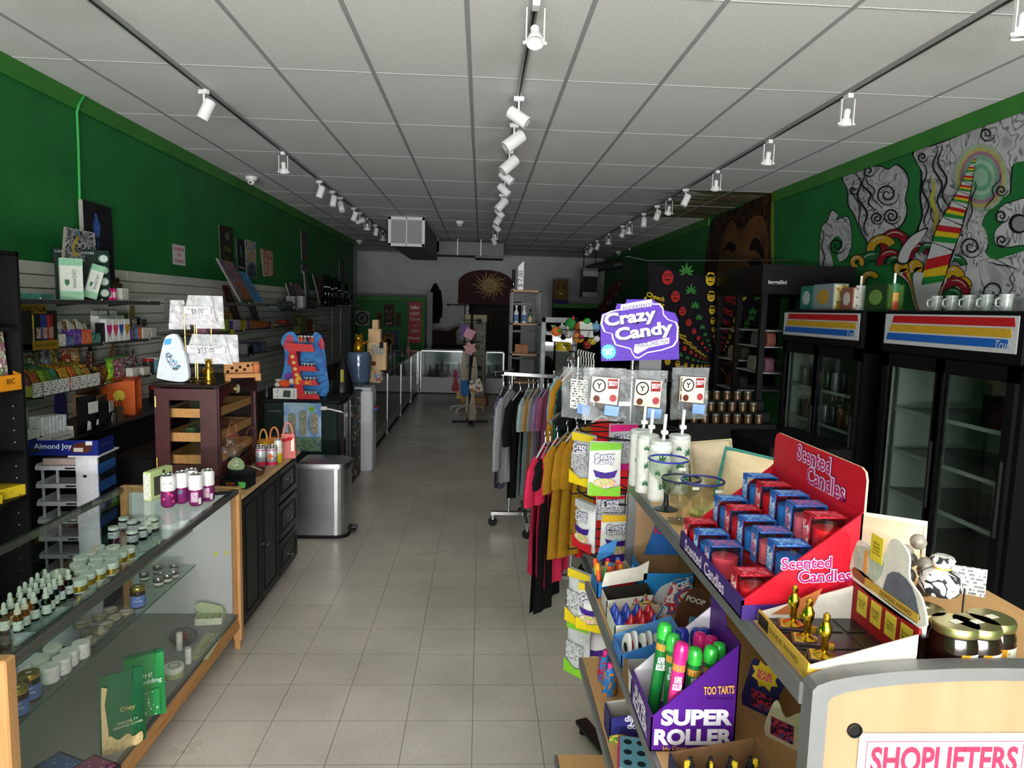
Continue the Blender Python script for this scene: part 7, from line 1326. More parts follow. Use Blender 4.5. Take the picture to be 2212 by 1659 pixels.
nw = part('near_side', MB().prism(nearp, sy0, sy0+.003, 'xz'), PUP, sp); part('far_side', MB().prism(nearp, sy1-.003, sy1, 'xz'), M('#d0ccd4', .6), sp); ff = part('front_face', MB().box(sx0, sx0+.003, sy0, sy1, 0, .08), PUP, sp); part('back_wall', MB().box(sx1-.003, sx1, sy0, sy1, 0, .235), M('#46186e', .45), sp); part('floor', MB().box(sx0, sx1, sy0, sy1, 0, .003), PUP, sp)
words('SUPER', nw, (.463, sy0-.001, .075), (1, 0, 0), (0, 0, 1), WL, w=.15, h=.036, bold=.05); words('ROLLER', nw, (.458, sy0-.001, .032), (1, 0, 0), (0, 0, 1), WL, w=.165, h=.036, bold=.05); words('SUPER\nROLLER', ff, (sx0-.001, sy0+.09, .04), (0, -1, 0), (0, 0, 1), WL, w=.13, h=.055, bold=.04)
words('TOO TARTS', nw, (.505, sy0-.001, .135), (1, 0, .05), (0, 0, 1), M('#2a1244', .4), w=.066, h=.02, bold=.09); words('TOO TARTS', nw, (.505, sy0-.0018, .135), (1, 0, .05), (0, 0, 1), M('#e0a05a', .4), w=.064, h=.018, bold=.03); words('SMART CHOICE', nw, (.507, sy0-.001, .117), (1, 0, 0), (0, 0, 1), M('#1a0c2a', .4), w=.055); words('blu Dawg', nw, (.42, sy0-.001, .006), (1, 0, 0), (0, 0, 1), M('#d8a03a', .4), w=.05)
part('purple_header', MB().prism([(sy1-.1, .235), (sy1, .235), (sy1, .31), (sy1-.02, .325)], sx1-.003, sx1, 'yz'), M('#4a2378', .4), sp)
for k, (px, py, zc, c_, nm_) in enumerate(((1436, 1344, 1.235, '#2fa83a', 'green'), (1455, 1369, 1.22, '#38b044', 'green'), (1473, 1386, 1.225, '#c81f78', 'pink'), (1470, 1350, 1.19, '#1f2f8a', 'blue'), (1504, 1352, 1.19, '#24358f', 'blue'), (1543, 1356, 1.19, '#1f2f8a', 'blue'), (1513, 1366, 1.195, '#c42470', 'pink'), (1548, 1374, 1.195, '#c42470', 'pink'), (1502, 1398, 1.205, '#2fa83a', 'green'), (1537, 1395, 1.205, '#32ac3e', 'green'), (1565, 1388, 1.205, '#35b041', 'green'))):
    tp = P(px, py, z=zc); tp.x = min(max(tp.x, sx0+.022), sx1-.02); tp.y = min(max(tp.y, sy0+.022), sy1-.02); L_ = zc-ZM-.004
    o = thing('roller_candy_tube', '%s capped roller candy tube, number %s in the purple box' % (nm_, WORDN[k]), 'candy tube', (tp.x, tp.y, ZM+.004), 0, 'roller candy tubes')
    body = {'green': '#156a2e', 'pink': '#d02a7e', 'blue': '#1a2a6e'}[nm_]
    part('tube', MB().lathe([(.0135, 0), (.0135, L_-.03)], 14), M(body, .2), o); part('cap', MB().lathe([(.0155, L_-.034), (.016, L_-.014), (.0125, L_-.003), (.006, L_), (0, L_)], 14), M(c_, .2), o)
    words('SUPER\nROLLER', o, (-.002, -.0142, L_*.62), (1, 0, 0), (0, 0, 1), WL, w=.02, h=.03, bold=.04); part('logo_band', MB().lathe([(.0138, L_-.06), (.0138, L_-.045)], 12, cap=False), M('#c9883a', .4), o)
    if k in (0, 2): o.rotation_euler = (0, R(5), 0); o.location.x -= .018
t = tray('nozzle_candy_box', 'brown carton of spray bottle candies at the shelf front', .39, .56, 1.08, 1.25, .04, .07, '#2a2e52', '#7a5a3e')
for k in range(8):
    cc, nm_ = (('#8ab82a', 'green'), ('#b02a2c', 'red'))[(k//2) % 2]; o = thing('spray_candy', '%s spray bottle candy, number %s in the brown carton' % (nm_, WORDN[k]), 'candy', (.412+.038*(k % 4), 1.115+.07*(k//4), ZM+.004), k*.9, 'spray bottle candies'); part('bottle', MB().lathe([(.014, 0), (.016, .004), (.015, .03), (.007, .042)], 12), GLASS(cc, .75, 'sb'+nm_), o); part('syrup', MB().lathe([(.0125, .002), (.0135, .026)], 12), M(cc, .3), o); part('nozzle', MB().lathe([(.008, .042), (.008, .056), (.005, .058), (.004, .07), (0, .07)], 10), M('#1d1d1f', .4), o); part('trigger', MB().cbox(.004, .014, -.003, .003, .05, .066, .001), M('#c9a82a', .4), o)
for px, py, pts, c_, lb, txt in ((1650, 1500, [(-.05, 0), (.03, .0), (.035, .06), (.05, .1), (.02, .125), (.0, .115), (-.03, .12), (-.04, .08)], '#2a2a55', 'dark blue SOUR BLAST starburst card by centre panel', 'SOUR\nBLAST'), (1690, 1640, [(-.04, 0), (.04, 0), (.045, .05), (.03, .085), (.0, .06), (-.02, .09), (-.035, .06)], '#c4b89a', 'cream curvy cutout card in front of the centre panel', None)):
    p = P(px, py, x=.66); t = thing('promo_card', lb, 'card', (p.x, p.y, ZM), R(-50)); part('card', MB().prism(blob(pts, 3), 0, .003, 'xz'), M(c_, .5), t); part('burst', MB().prism([(.0+(.034 if i % 2 else .024)*math.cos(i*math.pi/8), .092+(.034 if i % 2 else .024)*math.sin(i*math.pi/8)) for i in range(16)], -.001, -.0003, 'xz') if txt else MB().prism(disc(.0, .03, .02), -.001, -.0003, 'xz'), M('#d0b02e' if txt else '#b8842e', .45), t); part('print', MB().prism([(-.03, .01), (.02, .01), (.02, .05), (-.03, .05)], -.0012, -.0004, 'xz'), ART(['#2f4f8a', '#b8303a', '#1d1d3a', '#8a2a3a'], 60, .4), t)
    if txt: words(txt, t, (0, -.0016, .092), (1, 0, 0), (0, 0, 1), M('#c02a6a', .4), w=.036, bold=.04)
# ---- lower shelves
t = tray('popping_candy_box', 'blue and purple Dippin Dots popping candy box', .375, .5, 1.74, 1.82, .07, .09, '#2a2a6a', '#b0aca6', .73); words('dippin\ndots', t, (.445, 1.7385, .06), (1, 0, 0), (0, 0, 1), M('#d8d4e0', .4), w=.06, bold=.03); words('POPPING CANDY', t, (.445, 1.7385, .015), (1, 0, 0), (0, 0, 1), M('#c9c4dc', .4), w=.07); part('splash_print', MB().prism([(.375, 0), (.5, 0), (.5, .02), (.45, .012), (.41, .025), (.375, .02)], 1.7385, 1.7395, 'xz'), ART(['#c83a7a', '#3a8a4a', '#d8c03a', '#c8524a'], 60, .4), t)
t = thing('lid_tray', 'pink and white box with teal lid full of round holes', 'display box', (.45, 1.62, .73), R(-12)); part('box', MB().box(-.075, .075, -.07, .07, 0, .045), M('#c43a6a', .45), t); lid_ = part('hole_lid', MB().box(-.07, .07, -.065, .065, .045, .048), M('#6aa4b8', .5), t); words('Flitterbits', t, (0, -.071, .02), (1, 0, 0), (0, 0, 1), M('#e0d4da', .4), w=.08)
for i in range(4):
    for j in range(3): part('hole', MB().lathe([(.011, .0482), (0, .0486)], 14, cap=False), M('#1f2a30', .6), lid_, (-.05+.034*i, -.042+.042*j, 0))
part('stick', MB().cyl((.01, -.01, .048), (.005, -.02, .09), .009, n=10), M('#6ab4c4', .4), t)
for k, (y, c_, nm_) in enumerate(((2.06, '#b81f3a', 'red'), (1.98, '#c8722a', 'orange and blue'))):
    t = thing('squeeze_candy', '%s squeeze candy pouch on the lower shelf' % nm_, 'candy', (.42, y, .73), R(-15), 'squeeze candies'); part('pouch', MB().lathe([(.022, 0), (.024, .01), (.02, .07), (.008, .085)], 12), ART([c_, '#2f6fb0', c_], 30, .3, k), t); part('cap', MB().lathe([(.008, .085), (.008, .1), (0, .101)], 10), M('#d83a8a', .4), t)
# ================================================================== wire spinner with the Crazy Candy sign
SX, SY = .605, 2.62; WIRE = M('#17181a', .4, .3)
spn = thing('wire_spinner', 'black wire floor spinner holding jerky and candy bags', 'spinner rack', (SX, SY, 0))
part('pole', MB().cyl((0, 0, .03), (0, 0, 1.74), .013, n=10), WIRE, spn)
for a in (20, 110): part('foot_bar', MB().cbox(-.32, .32, -.03, .03, .03, .055, .005).xf(Matrix.Rotation(R(a), 4, 'Z')), WIRE, spn)
for a in (20, 110, 200, 290): part('foot_pad', MB().lathe([(.02, 0), (.02, .03)], 10).xf(Matrix.Translation((.29*math.cos(R(a)), .29*math.sin(R(a)), 0))), BLACK, spn)
for z in (1.66, 1.44, 1.2, .98, .76, .5):
    part('ring_wire', MB().tube([(.21*math.cos(i*math.pi/8), .21*math.sin(i*math.pi/8), z) for i in range(17)], .004, 5), WIRE, spn)
    for k in range(8): a = k*math.pi/4+.2; part('hook', MB().tube([(.0, 0, z), (.21*math.cos(a), .21*math.sin(a), z), (.25*math.cos(a), .25*math.sin(a), z-.004), (.252*math.cos(a), .252*math.sin(a), z+.012)], .003, 4), WIRE, spn)
YS = 2.4
def SG(pts, sc=.3014, ox=1220, oy=600, Y=YS): return [(lambda p: (p.x, p.z))(P(ox+a*sc, oy+b*sc, y=Y)) for a, b in pts]
sgn = thing('crazy_candy_sign', 'purple Crazy Candy freeze-dried fun sign on top of spinner', 'sign', (0, 0, 0)); PV = M('#3f178c', .4, 0, .06); WV = M('#dcdae6', .4); DK = M('#2a1460', .4)
part('card', MB().prism(SG([(262, 598), (820, 585), (812, 300), (790, 252), (715, 235), (690, 195), (625, 155), (445, 155), (435, 188), (375, 185), (362, 230), (265, 260), (255, 330)]), YS, YS+.006, 'xz'), PV, sgn)
LO = [(255, 330), (268, 268), (330, 237), (400, 225), (402, 192), (618, 155), (630, 185), (680, 185), (705, 215), (710, 262), (742, 298), (800, 318), (815, 352), (810, 450), (780, 492), (700, 520), (590, 540), (530, 578), (505, 575), (482, 545), (470, 512), (360, 482), (338, 430), (335, 402), (280, 388)]
def ins(pts, f): cx = sum(p[0] for p in pts)/len(pts); cy = sum(p[1] for p in pts)/len(pts); return [(cx+(a-cx)*f, cy+(b-cy)*f) for a, b in pts]
lg = part('logo_outline', MB().prism(SG(LO), YS-.0015, YS, 'xz'), WV, sgn); part('logo_field', MB().prism(SG(ins(LO, .955)), YS-.003, YS-.0015, 'xz'), PV, lg)
part('logo_banner', MB().prism(SG([(405, 235), (412, 198), (612, 166), (620, 205)]), YS-.0045, YS-.003, 'xz'), WV, lg); part('logo_banner', MB().prism(SG([(492, 530), (500, 478), (748, 428), (745, 470), (600, 500), (520, 545)]), YS-.0045, YS-.003, 'xz'), WV, lg)
def sgw(s_, cx, cy, w_, h_, m_, rise, bold, d=.0055):
    p = P(1220+cx*.3014, 600+cy*.3014, y=YS-d); k = .3014*YS/FPX; words(s_, lg, p, (1, 0, rise), (0, 0, 1), m_, w=w_*k, h=h_*k, bold=bold)
sgw("ANDERSEN'S", 512, 208, 205, 30, DK, .17, .015); sgw('FREEZE-DRIED FUN', 628, 470, 230, 30, DK, .17, .015)
sgw('Crazy', 478, 300, 385, 128, DK, .17, .07, .0042); sgw('Crazy', 470, 292, 375, 118, WV, .17, .035); sgw('Candy', 575, 400, 430, 128, DK, .17, .07, .0042); sgw('Candy', 568, 392, 420, 118, WV, .17, .035)
bu = part('starburst', MB().prism(SG([(313+(58 if i % 2 else 47)*math.cos(i*math.pi/16), 530+(58 if i % 2 else 47)*math.sin(i*math.pi/16)) for i in range(32)]), YS-.003, YS-.0002, 'xz'), M('#4aa8d8', .4), sgn); p = P(1220+313*.3014, 600+530*.3014, y=YS-.004); words('TRY OUR\nNEW\nLOOK!', bu, p, (1, 0, .15), (0, 0, 1), WV, w=.036, bold=.03)
for i in range(16):
    for j in range(4):
        a, b_ = 275+i*34+(j % 2)*17, 460+j*38
        if (a-313)**2+(b_-530)**2 < 4200 or (450 < b_ < 585 and 330 < a < 790 and b_ < 510) or (470 < a < 560 and b_ < 590): continue
        part('dot_print', MB().prism(SG([(a+6*math.cos(q), b_+6*math.sin(q)) for q in [k*1.05 for k in range(6)]]), YS-.0004, YS-.0001, 'xz'), DK, sgn)
part('holder', MB().box(SX-.04, SX+.04, YS+.006, YS+.012, 1.66, 1.8).box(SX-.01, SX+.01, YS+.01, SY, 1.7, 1.72), WIRE, sgn)
def jerky(label, px, py, Y, rz, w_=.15, h_=.19, face=True):
    p = P(px, py, y=Y); t = thing('jerky_bag', label, 'bag', (p.x, Y, p.z-h_/2), R(rz), 'bison jerky bags on the spinner')
    def sd(sg): return lambda a, b: ((a-.5)*w_, sg*(.002+.016*(math.sin(math.pi*a)*math.sin(math.pi*min(1, b*1.15)) if b < .87 else 0))+.003*math.sin(14*a+9*b), b*h_)
    part('front_film', MB().grid(sd(-1), 10, 10), FILM('#b9bcc0', .16, .1), t); part('back_film', MB().grid(sd(1), 10, 10), FILM('#a5a8ac', .22, .12), t)
    part('jerky', MB().ball((.01, 0, h_*.35), w_*.3, .008, h_*.18, 10, 6), M('#3a1c14', .5, 0, .3), t)
    lb = part('label', MB().prism([(-.05, .07), (.045, .06), (.05, .155), (-.045, .16)] if face else [(-.03, .04), (.04, .04), (.04, .15), (-.03, .15)], -.0205, -.0198, 'xz'), M('#d4c8b4', .5) if face else PRINT('#c4c4c2', '#5a5a5a', 'xz', 90, 110, .5), t)
    if face:
        part('round_logo', MB().lathe([(.024, 0), (.019, .0004)], 22, cap=False).xf(Matrix.Translation((-.02, -.021, .128)) @ Matrix.Rotation(R(90), 4, 'X')), BLACK, lb); words('Y', lb, (-.02, -.0212, .128), (1, 0, 0), (0, 0, 1), BLACK, h=.02, bold=.03); rp = part('red_panel', MB().box(.01, .045, -.0212, -.0206, .118, .153), M('#7a1f22', .5), lb); words('BISON\nJERKY', rp, (.0275, -.0216, .136), (1, 0, 0), (0, 0, 1), WV, w=.03, bold=.02)
        part('meat_print', MB().prism(disc(.03, .085, .013), -.0213, -.0206, 'xz'), M('#9a3a44', .5), lb); part('meat_print', MB().prism(disc(-.028, .082, .012), -.0213, -.0206, 'xz'), M('#5a2a1c', .5), lb)
    part('price_slip', MB().prism([(.0, .025), (.05, .02), (.055, .055), (.003, .06)], -.0208, -.0202, 'xz'), M('#7a9ad0', .5), t)
for a in ((1305, 852, 2.4, -6, 'jerky bag facing front, left of the pole'), (1395, 858, 2.37, 4, 'jerky bag facing front, under the sign middle'), (1490, 850, 2.45, 14, 'jerky bag at the right side of the spinner'), (1462, 848, 2.44, 62, 'jerky bag turned sideways, right of middle')): jerky('clear bison '+a[4], *a[:4])
jerky('clear bison jerky bag showing its back label, far left', 1253, 850, 2.5, -34, face=False)
def candybag(label, px, py, Y, rz, w_, h_, base, top, foot, txt=True, back=False):
    p = P(px, py, y=Y); t = pouch('candy_pouch', label, (p.x, Y, p.z-h_/2), R(rz), w_, h_, .035, M(base, .4), M('#b5b5b8', .35, .3), 'freeze-dried candy pouches')
    part('top_band', MB().prism([(-w_*.48, h_*.84), (w_*.48, h_*.88), (w_*.475, h_), (-w_*.475, h_)], -.0118, -.0112, 'xz'), M(top, .4), t); part('foot_band', MB().prism([(-w_*.49, .0), (w_*.49, .0), (w_*.49, h_*.2), (0, h_*.13), (-w_*.49, h_*.26)], -.0194, -.0186, 'xz'), M(foot, .4), t)
    if back: part('back_print', MB().box(-w_*.4, w_*.35, -.0206, -.02, h_*.3, h_*.62), PRINT(base, '#6a6a70', 'xz', 90, 120, .5), t)
    else:
        part('smile_print', MB().prism([(-.045*w_/.12, h_*.5), (-.03*w_/.12, h_*.47), (0, h_*.44), (.03*w_/.12, h_*.47), (.045*w_/.12, h_*.5), (.035*w_/.12, h_*.36), (0, h_*.32), (-.035*w_/.12, h_*.36)], -.0206, -.02, 'xz'), M('#3a1f7a', .4), t); part('candy_print', MB().prism(disc(0, h_*.25, w_*.36, 14, h_*.09), -.0214, -.0207, 'xz'), ART(['#d8c8b0', '#c86a9a', '#d8c04a', '#6ab85a', '#d8d4cc'], 90, .4), t)
    if txt:
        for s_, z in (('Crazy', .74), ('Candy', .645)): words(s_, t, (-.004, -.0206, h_*z), (1, 0, .12), (0, 0, 1), DK, w=w_*.64, bold=.07); words(s_, t, (-.004, -.0213, h_*z), (1, 0, .12), (0, 0, 1), WV, w=w_*.6, bold=.03)
candybag('white and lime Crazy Candy pouch facing the front', 1306, 1012, 2.36, -3, .115, .19, '#d2d2d0', '#6aa82a', '#74b02c')
candybag('grey and magenta candy pouch showing its back', 1345, 965, 2.5, 8, .115, .17, '#a9aaae', '#b81f6a', '#b4206e', back=True); candybag('grey and yellow candy pouch turned to the left', 1262, 992, 2.46, -55, .12, .19, '#a8a9ac', '#c9b02a', '#d2b61e', back=True); candybag('grey candy pouch back under the lime pouch', 1318, 1095, 2.44, 0, .11, .09, '#a4a5a9', '#b8202a', '#9a9aa0', back=True); candybag('white and gold candy pouch beside the gondola end', 1330, 1160, 2.4, 0, .115, .17, '#cfcfd0', '#c9a22a', '#3a1f7a'); candybag('white and red candy pouch turned sideways on spinner', 1266, 1135, 2.45, -62, .12, .18, '#d0d0d2', '#a9a9ac', '#b81f2c')
candybag('grey and yellow candy pouch low on the spinner', 1252, 1290, 2.4, -50, .11, .2, '#b4b5b8', '#c9b02a', '#d2b61e', False, True); candybag('yellow candy pouch with purple smile, lowest on the spinner', 1277, 1310, 2.36, -30, .1, .17, '#cfcfd0', '#c9b02a', '#d8bc1c'); candybag('grey and lime candy pouch hanging near the floor', 1250, 1400, 2.4, -48, .11, .2, '#b4b5b8', '#7ab02e', '#74b02c', False, True); candybag('white candy pouch with lime top near the floor', 1285, 1395, 2.45, -10, .12, .19, '#d0d0d2', '#6aa82a', '#d0d0d2', False)
# ================================================================== clothes racks
def garment(label, loc, rz, c_, L_, sl=.24, w_=.2, art=None, group='garments on the front rack', seed=0, hang=True, hc='#c9c9c6', long=False):
    t = thing('shirt', label, 'shirt', loc, R(rz), group); m_ = art or M(c_, .85, 0, .12, 25, .3); rr_ = random.Random(seed)
    ph = rr_.uniform(0, 6)
    def hw(v): return .055+(w_-.055)*min(1, (v/.1)**.8) if v < .1 else w_*(1-.12*math.sin(math.pi*min(1, (v-.1)/.5))+.05*v)
    def sd(sg): return lambda a, b: ((2*a-1)*hw(b), sg*(.012+.02*min(1, b*4)*(1-abs(2*a-1)**2))+.018*b*math.sin(a*11+ph)+.01*b*math.sin(a*23+2*ph), -b*L_)
    part('body', MB().grid(sd(-1), 18, 14).grid(sd(1), 18, 14), m_, t)
    for s_ in (-1, 1):
        pts = [(s_*w_*.86, 0, -L_*.085), (s_*(w_+.035), .0, -.12), (s_*(w_+.055), .01, -.12-sl*.6), (s_*(w_+.05), .012, -.1-sl)]
        o = MB().tube(pts, [.04, .06, .062, .06], 10, 0, True); o.v = [(x, y*.45, z) for x, y, z in o.v]; part('sleeve', o, m_, t)
    part('collar', MB().tube([(.055*math.cos(i*math.pi/6), .018*math.sin(i*math.pi/6), -.004) for i in range(13)], .006, 5), m_, t)
    if hang:
        h = thing('hanger', 'plastic hanger inside the %s' % label.split(' on ')[0].split(' hanging')[0], 'hanger', loc, R(rz), 'hangers'); HM = M(hc, .35)
        part('yoke', MB().tube([(-w_*.85, 0, -.05), (-.02, 0, .012), (0, 0, .018), (.02, 0, .012), (w_*.85, 0, -.05)], .006, 6), HM, h); part('hook', MB().tube([(0, 0, .018), (0, 0, .05)]+[(.018*math.cos(a), 0, .072+.018*math.sin(a)) for a in [-1.57-.45*i for i in range(9)]], .003, 5), M('#b8babc', .25, .8), h)
    return t
def rack(label, x, y, arms, h_=1.6):
    t = thing('clothes_rack', label, 'clothes rack', (x, y, 0))
    for dx in (-.14, .22): part('upright', MB().cyl((dx, .02, .12), (dx, .02, h_), .014, n=10), CHROME, t)
    part('base_bar', MB().cbox(-.3, .45, -.02, .02, .1, .135, .004), CHROME, t); part('base_bar', MB().cbox(-.02, .02, -.35, .35, .1, .135, .004), CHROME, t)
    for cx, cy in ((-.28, 0), (.43, 0), (0, -.33), (0, .33)):
        c_ = part('caster', MB().lathe([(.036, -.014), (.04, -.008), (.04, .008), (.036, .014)], 16).xf(Matrix.Translation((cx, cy, .04)) @ Matrix.Rotation(R(90), 4, 'X')), BLACK, t); part('fork', MB().cbox(cx-.012, cx+.012, cy-.02, cy+.02, .06, .1, .003), STEEL, c_)
    for (a, b_) in arms: part('arm', MB().cbox(-.012, .012, 0, (Vector(b_)-Vector(a)).length, -.016, .016, .003).xf(Matrix.Translation(a) @ (Vector(b_)-Vector(a)).to_track_quat('Y', 'Z').to_matrix().to_4x4()), CHROME, t)
    return t
rack('chrome four way clothes rack with pink and mustard shirts', .78, 4.42, [((-.14, 0, 1.32), (-.36, -.45, 1.24)), ((-.14, .05, 1.56), (-.13, .5, 1.56)), ((-.14, .02, 1.3), (.22, .02, 1.3))])
a0, a1 = P(1192, 930, y=4.0), P(1300, 935, y=4.1)
G1 = [('pink tee hanging at the arm tip of the front rack', 1178, 962, 3.98, 66, '#c8284e', .74, .2), ('long black dress hanging between two pink tees', 1188, 960, 4.0, 68, '#131314', .98, .1), ('pink tee with sleeve hanging second on front rack', 1204, 952, 4.04, 62, '#cc2a50', .86, .22), ('mustard tee, first of three on the front rack', 1226, 940, 4.05, 56, '#a8781f', .72, .2), ('mustard tee, second of three on the front rack', 1246, 930, 4.06, 58, '#a6761e', .74, .2), ('mustard tee, third of three on the front rack', 1264, 922, 4.08, 58, '#a4741d', .74, .22), ('bright red hooded top hanging behind the spinner', 1300, 905, 4.2, 35, '#b81c20', .85, .4), ('black garment hanging behind the red hooded top', 1345, 905, 4.45, 30, '#121214', .9, .4)]
for k, (lb, px, py, Y, rz, c_, L_, sl) in enumerate(G1): p = P(px, py, y=Y); garment(lb, p, rz, c_, L_, sl, .19, seed=k, hc=('#8d8f92' if k % 2 else '#d4d4d2'))
G2 = [('pastel blue tee hanging at the back of upper arm', 1228, 800, 4.75, 60, '#8ab4b8', .6, .22), ('lilac pink tee hanging on the upper arm', 1234, 802, 4.68, 60, '#c08ab0', .66, .22), ('mustard long sleeved top on the upper arm', 1236, 806, 4.6, 56, '#b07a22', .62, .4), ('teal leaf print shirt hanging on the upper arm', 1252, 808, 4.55, 54, '#1f6a60', .68, .3), ('black tee hanging on the upper arm', 1262, 810, 4.5, 50, '#16161a', .66, .22), ('dark navy tee hanging last on the upper arm', 1282, 815, 4.46, 42, '#17181f', .66, .22)]
for k, (lb, px, py, Y, rz, c_, L_, sl) in enumerate(G2): p = P(px, py, y=Y); garment(lb, p, rz, c_, L_, sl, .2, art=ART(['#0f2a2a', '#1f6a60', '#16403a'], 30, .8) if 'teal' in lb else None, group='garments on the upper arm', seed=20+k, hc='#dcdcda')
rack('chrome clothes rack with long grey and black tops, farther one', .42, 5.85, [((-.14, 0, 1.37), (-.3, -.2, 1.36)), ((-.3, -.1, 1.36), (.22, -.1, 1.34))], 1.38)
G3 = [('dark flowered dress hanging at the far rack start', 1088, 838, 5.55, 76, None, .8, .2), ('long grey top hanging on the far rack', 1102, 845, 5.5, 66, '#8f8f92', .72, .5), ('long black top hanging beside the grey one', 1124, 848, 5.55, 64, '#121213', .84, .3), ('pale blue top hanging on the far rack', 1142, 842, 5.6, 72, '#93a9ac', .85, .2), ('tan top hanging on the far rack', 1152, 842, 5.62, 72, '#a07c46', .84, .2), ('light grey top hanging on the far rack', 1162, 842, 5.64, 70, '#8c8e90', .82, .2), ('lilac patterned top hanging on the far rack', 1174, 842, 5.66, 70, '#8a6a92', .8, .2), ('rose top hanging last on the far rack', 1184, 842, 5.68, 68, '#a85a7a', .78, .2)]
for k, (lb, px, py, Y, rz, c_, L_, sl) in enumerate(G3): p = P(px, py, y=Y); garment(lb, p, rz, c_ or '#222', L_, sl, .19, art=ART(['#14141c', '#1a1a24', '#6a6a88', '#16161e', '#8a5a6a'], 26, .8) if c_ is None else None, group='garments on the far rack', seed=40+k, hc='#a9abae')
for k in range(7): p = P(1250+5.5*k, 770+1.5*k, y=4.75-.045*k); h = thing('hanger', 'white empty hanger clustered on the upper arm, number %s' % WORDN[k], 'hanger', p-Vector((0, 0, .05)), R(65), 'white hangers on the upper arm'); part('hook', MB().tube([(0, 0, .0), (0, 0, .05)]+[(.022*math.cos(a), 0, .075+.022*math.sin(a)) for a in [-1.57-.45*i for i in range(9)]], .0045, 5), M('#d4d4d2', .35), h); part('yoke', MB().tube([(-.17, 0, -.06), (0, 0, .0), (.17, 0, -.06)], .006, 6), M('#d4d4d2', .35), h)
# ================================================================== right wall: coolers, tapestry, mural
FX = 2.66; KF = M('#0e0f10', .35, 0, .1)
def cooler(label, y0, y1, brand_y, cans):
    t = thing('glass_door_cooler', label, 'cooler', (0, 0, 0), 0, 'glass door coolers'); ym = (y0+y1)/2; IN = M('#c2c9c4', .4, 0, .05)
    for a, b_ in ((y0, y0+.05), (y1-.05, y1)): part('side_panel', MB().box(FX+.02, XR-.03, a, b_, .08, 1.95), KF, t), part('liner', MB().box(FX+.05, XR-.08, a-.003 if a > y0 else b_, a if a > y0 else b_+.003, .22, 1.66), IN, t)
    part('back_panel', MB().box(XR-.08, XR-.03, y0, y1, .08, 1.95), IN, t); part('floor_panel', MB().box(FX+.02, XR-.03, y0, y1, .08, .22), KF, t); part('roof', MB().box(FX+.02, XR-.03, y0, y1, 1.66, 1.95), KF, t); part('kick_plate', MB().box(FX+.05, XR-.05, y0+.02, y1-.02, 0, .08), BLACK, t)
    hd = part('header', MB().cbox(FX-.01, FX+.02, y0, y1, 1.69, 1.96, .006), KF, t); lb = part('light_panel', MB().box(FX-.013, FX-.01, y0+.04, y1-.03, 1.745, 1.935), M('#b9bcc0', .3), hd)
    for k, c_ in enumerate(('#a81f22', '#b8912a', '#1f57a8')):
        z1 = 1.925-.055*k; sh = .03*k; part('stripe', MB().prism([(y0+.06+sh*.2, z1), (y1-.08-.02*k+.06, z1), (y1-.09-.02*k+.08+.0, z1-.045), (y0+.06, z1-.045)] if False else [(y0+.07+.015*k, z1), (y1-.12+.025*k, z1), (y1-.105+.025*k, z1-.045), (y0+.06+.015*k, z1-.045)], FX-.0145, FX-.013, 'yz'), M(c_, .35), lb)
    words('True', lb, (FX-.0155, brand_y, 1.79), (0, -1, 0), (0, 0, 1), M('#c4c8d0', .4), w=.1, shear=.3)
    for a, b_ in ((y0+.03, ym+.02), (ym-.02, y1-.03)):
        d = part('door', MB().box(FX-.006, FX+.018, a, a+.06, .2, 1.68).box(FX-.006, FX+.018, b_-.06, b_, .2, 1.68).box(FX-.006, FX+.018, a, b_, 1.6, 1.68).box(FX-.006, FX+.018, a, b_, .2, .28), KF, t); part('pane', MB().box(FX, FX+.005, a+.06, b_-.06, .28, 1.6), GLASS('#e6ece8', .95, 'cool'), d); part('handle', MB().cbox(FX-.022, FX-.006, a+.02, a+.035, .8, 1.2, .003), M('#2a2b2d', .3, .5), d)
    for z in (.5, .78, 1.05, 1.32):
        s_ = part('wire_shelf', MB().box(FX+.06, XR-.1, y0+.06, y1-.06, z, z+.006), GLASS('#c9cfcb', .85, 'ws'), t); part('shelf_edge', MB().box(FX+.055, FX+.07, y0+.06, y1-.06, z-.008, z+.014), M('#b9bfbb', .5, .1), s_)
    for y in (y1-.1, ym, y0+.1): part('shelf_standard', MB().box(XR-.1, XR-.082, y-.012, y+.012, .25, 1.62), M('#a9aeab', .35, .6), t); part('shelf_standard', MB().box(FX+.05, FX+.062, y-.01, y+.01, .25, 1.62), M('#8d928f', .35, .6), t)
    return t
cooler('two door glass cooler, empty, at the right edge', 3.23, 4.42, 3.36, False); cooler('two door glass cooler stocked with cans, farther one', 4.66, 5.93, 4.8, True)
one('cooler_notice', MB().box(0, .002, -.06, .06, 0, .3), M('#1f2122', .4), 'dark paper notice on the side of the empty cooler', 'notice', (FX+.16, 4.422, 1.0), R(90)); one('control_box', MB().cbox(-.06, .06, -.05, .05, 0, .11, .004), M('#1d2a2a', .5), 'dark control box inside the empty cooler', 'box', (XR-.16, 4.15, 1.33))
ck_ = None; n_ = 0
for zi, z in enumerate((.5, .78, 1.05, 1.32)):
    for j in range(8):
        y = 4.85+.125*j; c_, nm_ = (('#6a4a3a', 'brown'), ('#3a3f3c', 'dark'), ('#8a8c8a', 'silver'), ('#4a5a4a', 'green'))[(j+zi) % 4]
        o = thing('cooler_can', '%s can in the stocked cooler, %s from the near side, shelf %s from bottom' % (nm_, ['first', 'second', 'third', 'fourth', 'fifth', 'sixth', 'seventh', 'eighth'][j], WORDN[zi]), 'can', (FX+.13, y, z+.006), 0, 'cans in the stocked cooler'); part('body', MB().lathe([(.028, 0), (.033, .01), (.033, .13), (.027, .145)], 12), M(c_, .3, .3), o); part('lid', MB().lathe([(.028, .145), (.027, .148), (0, .146)], 12, cap=False), STEEL, o)
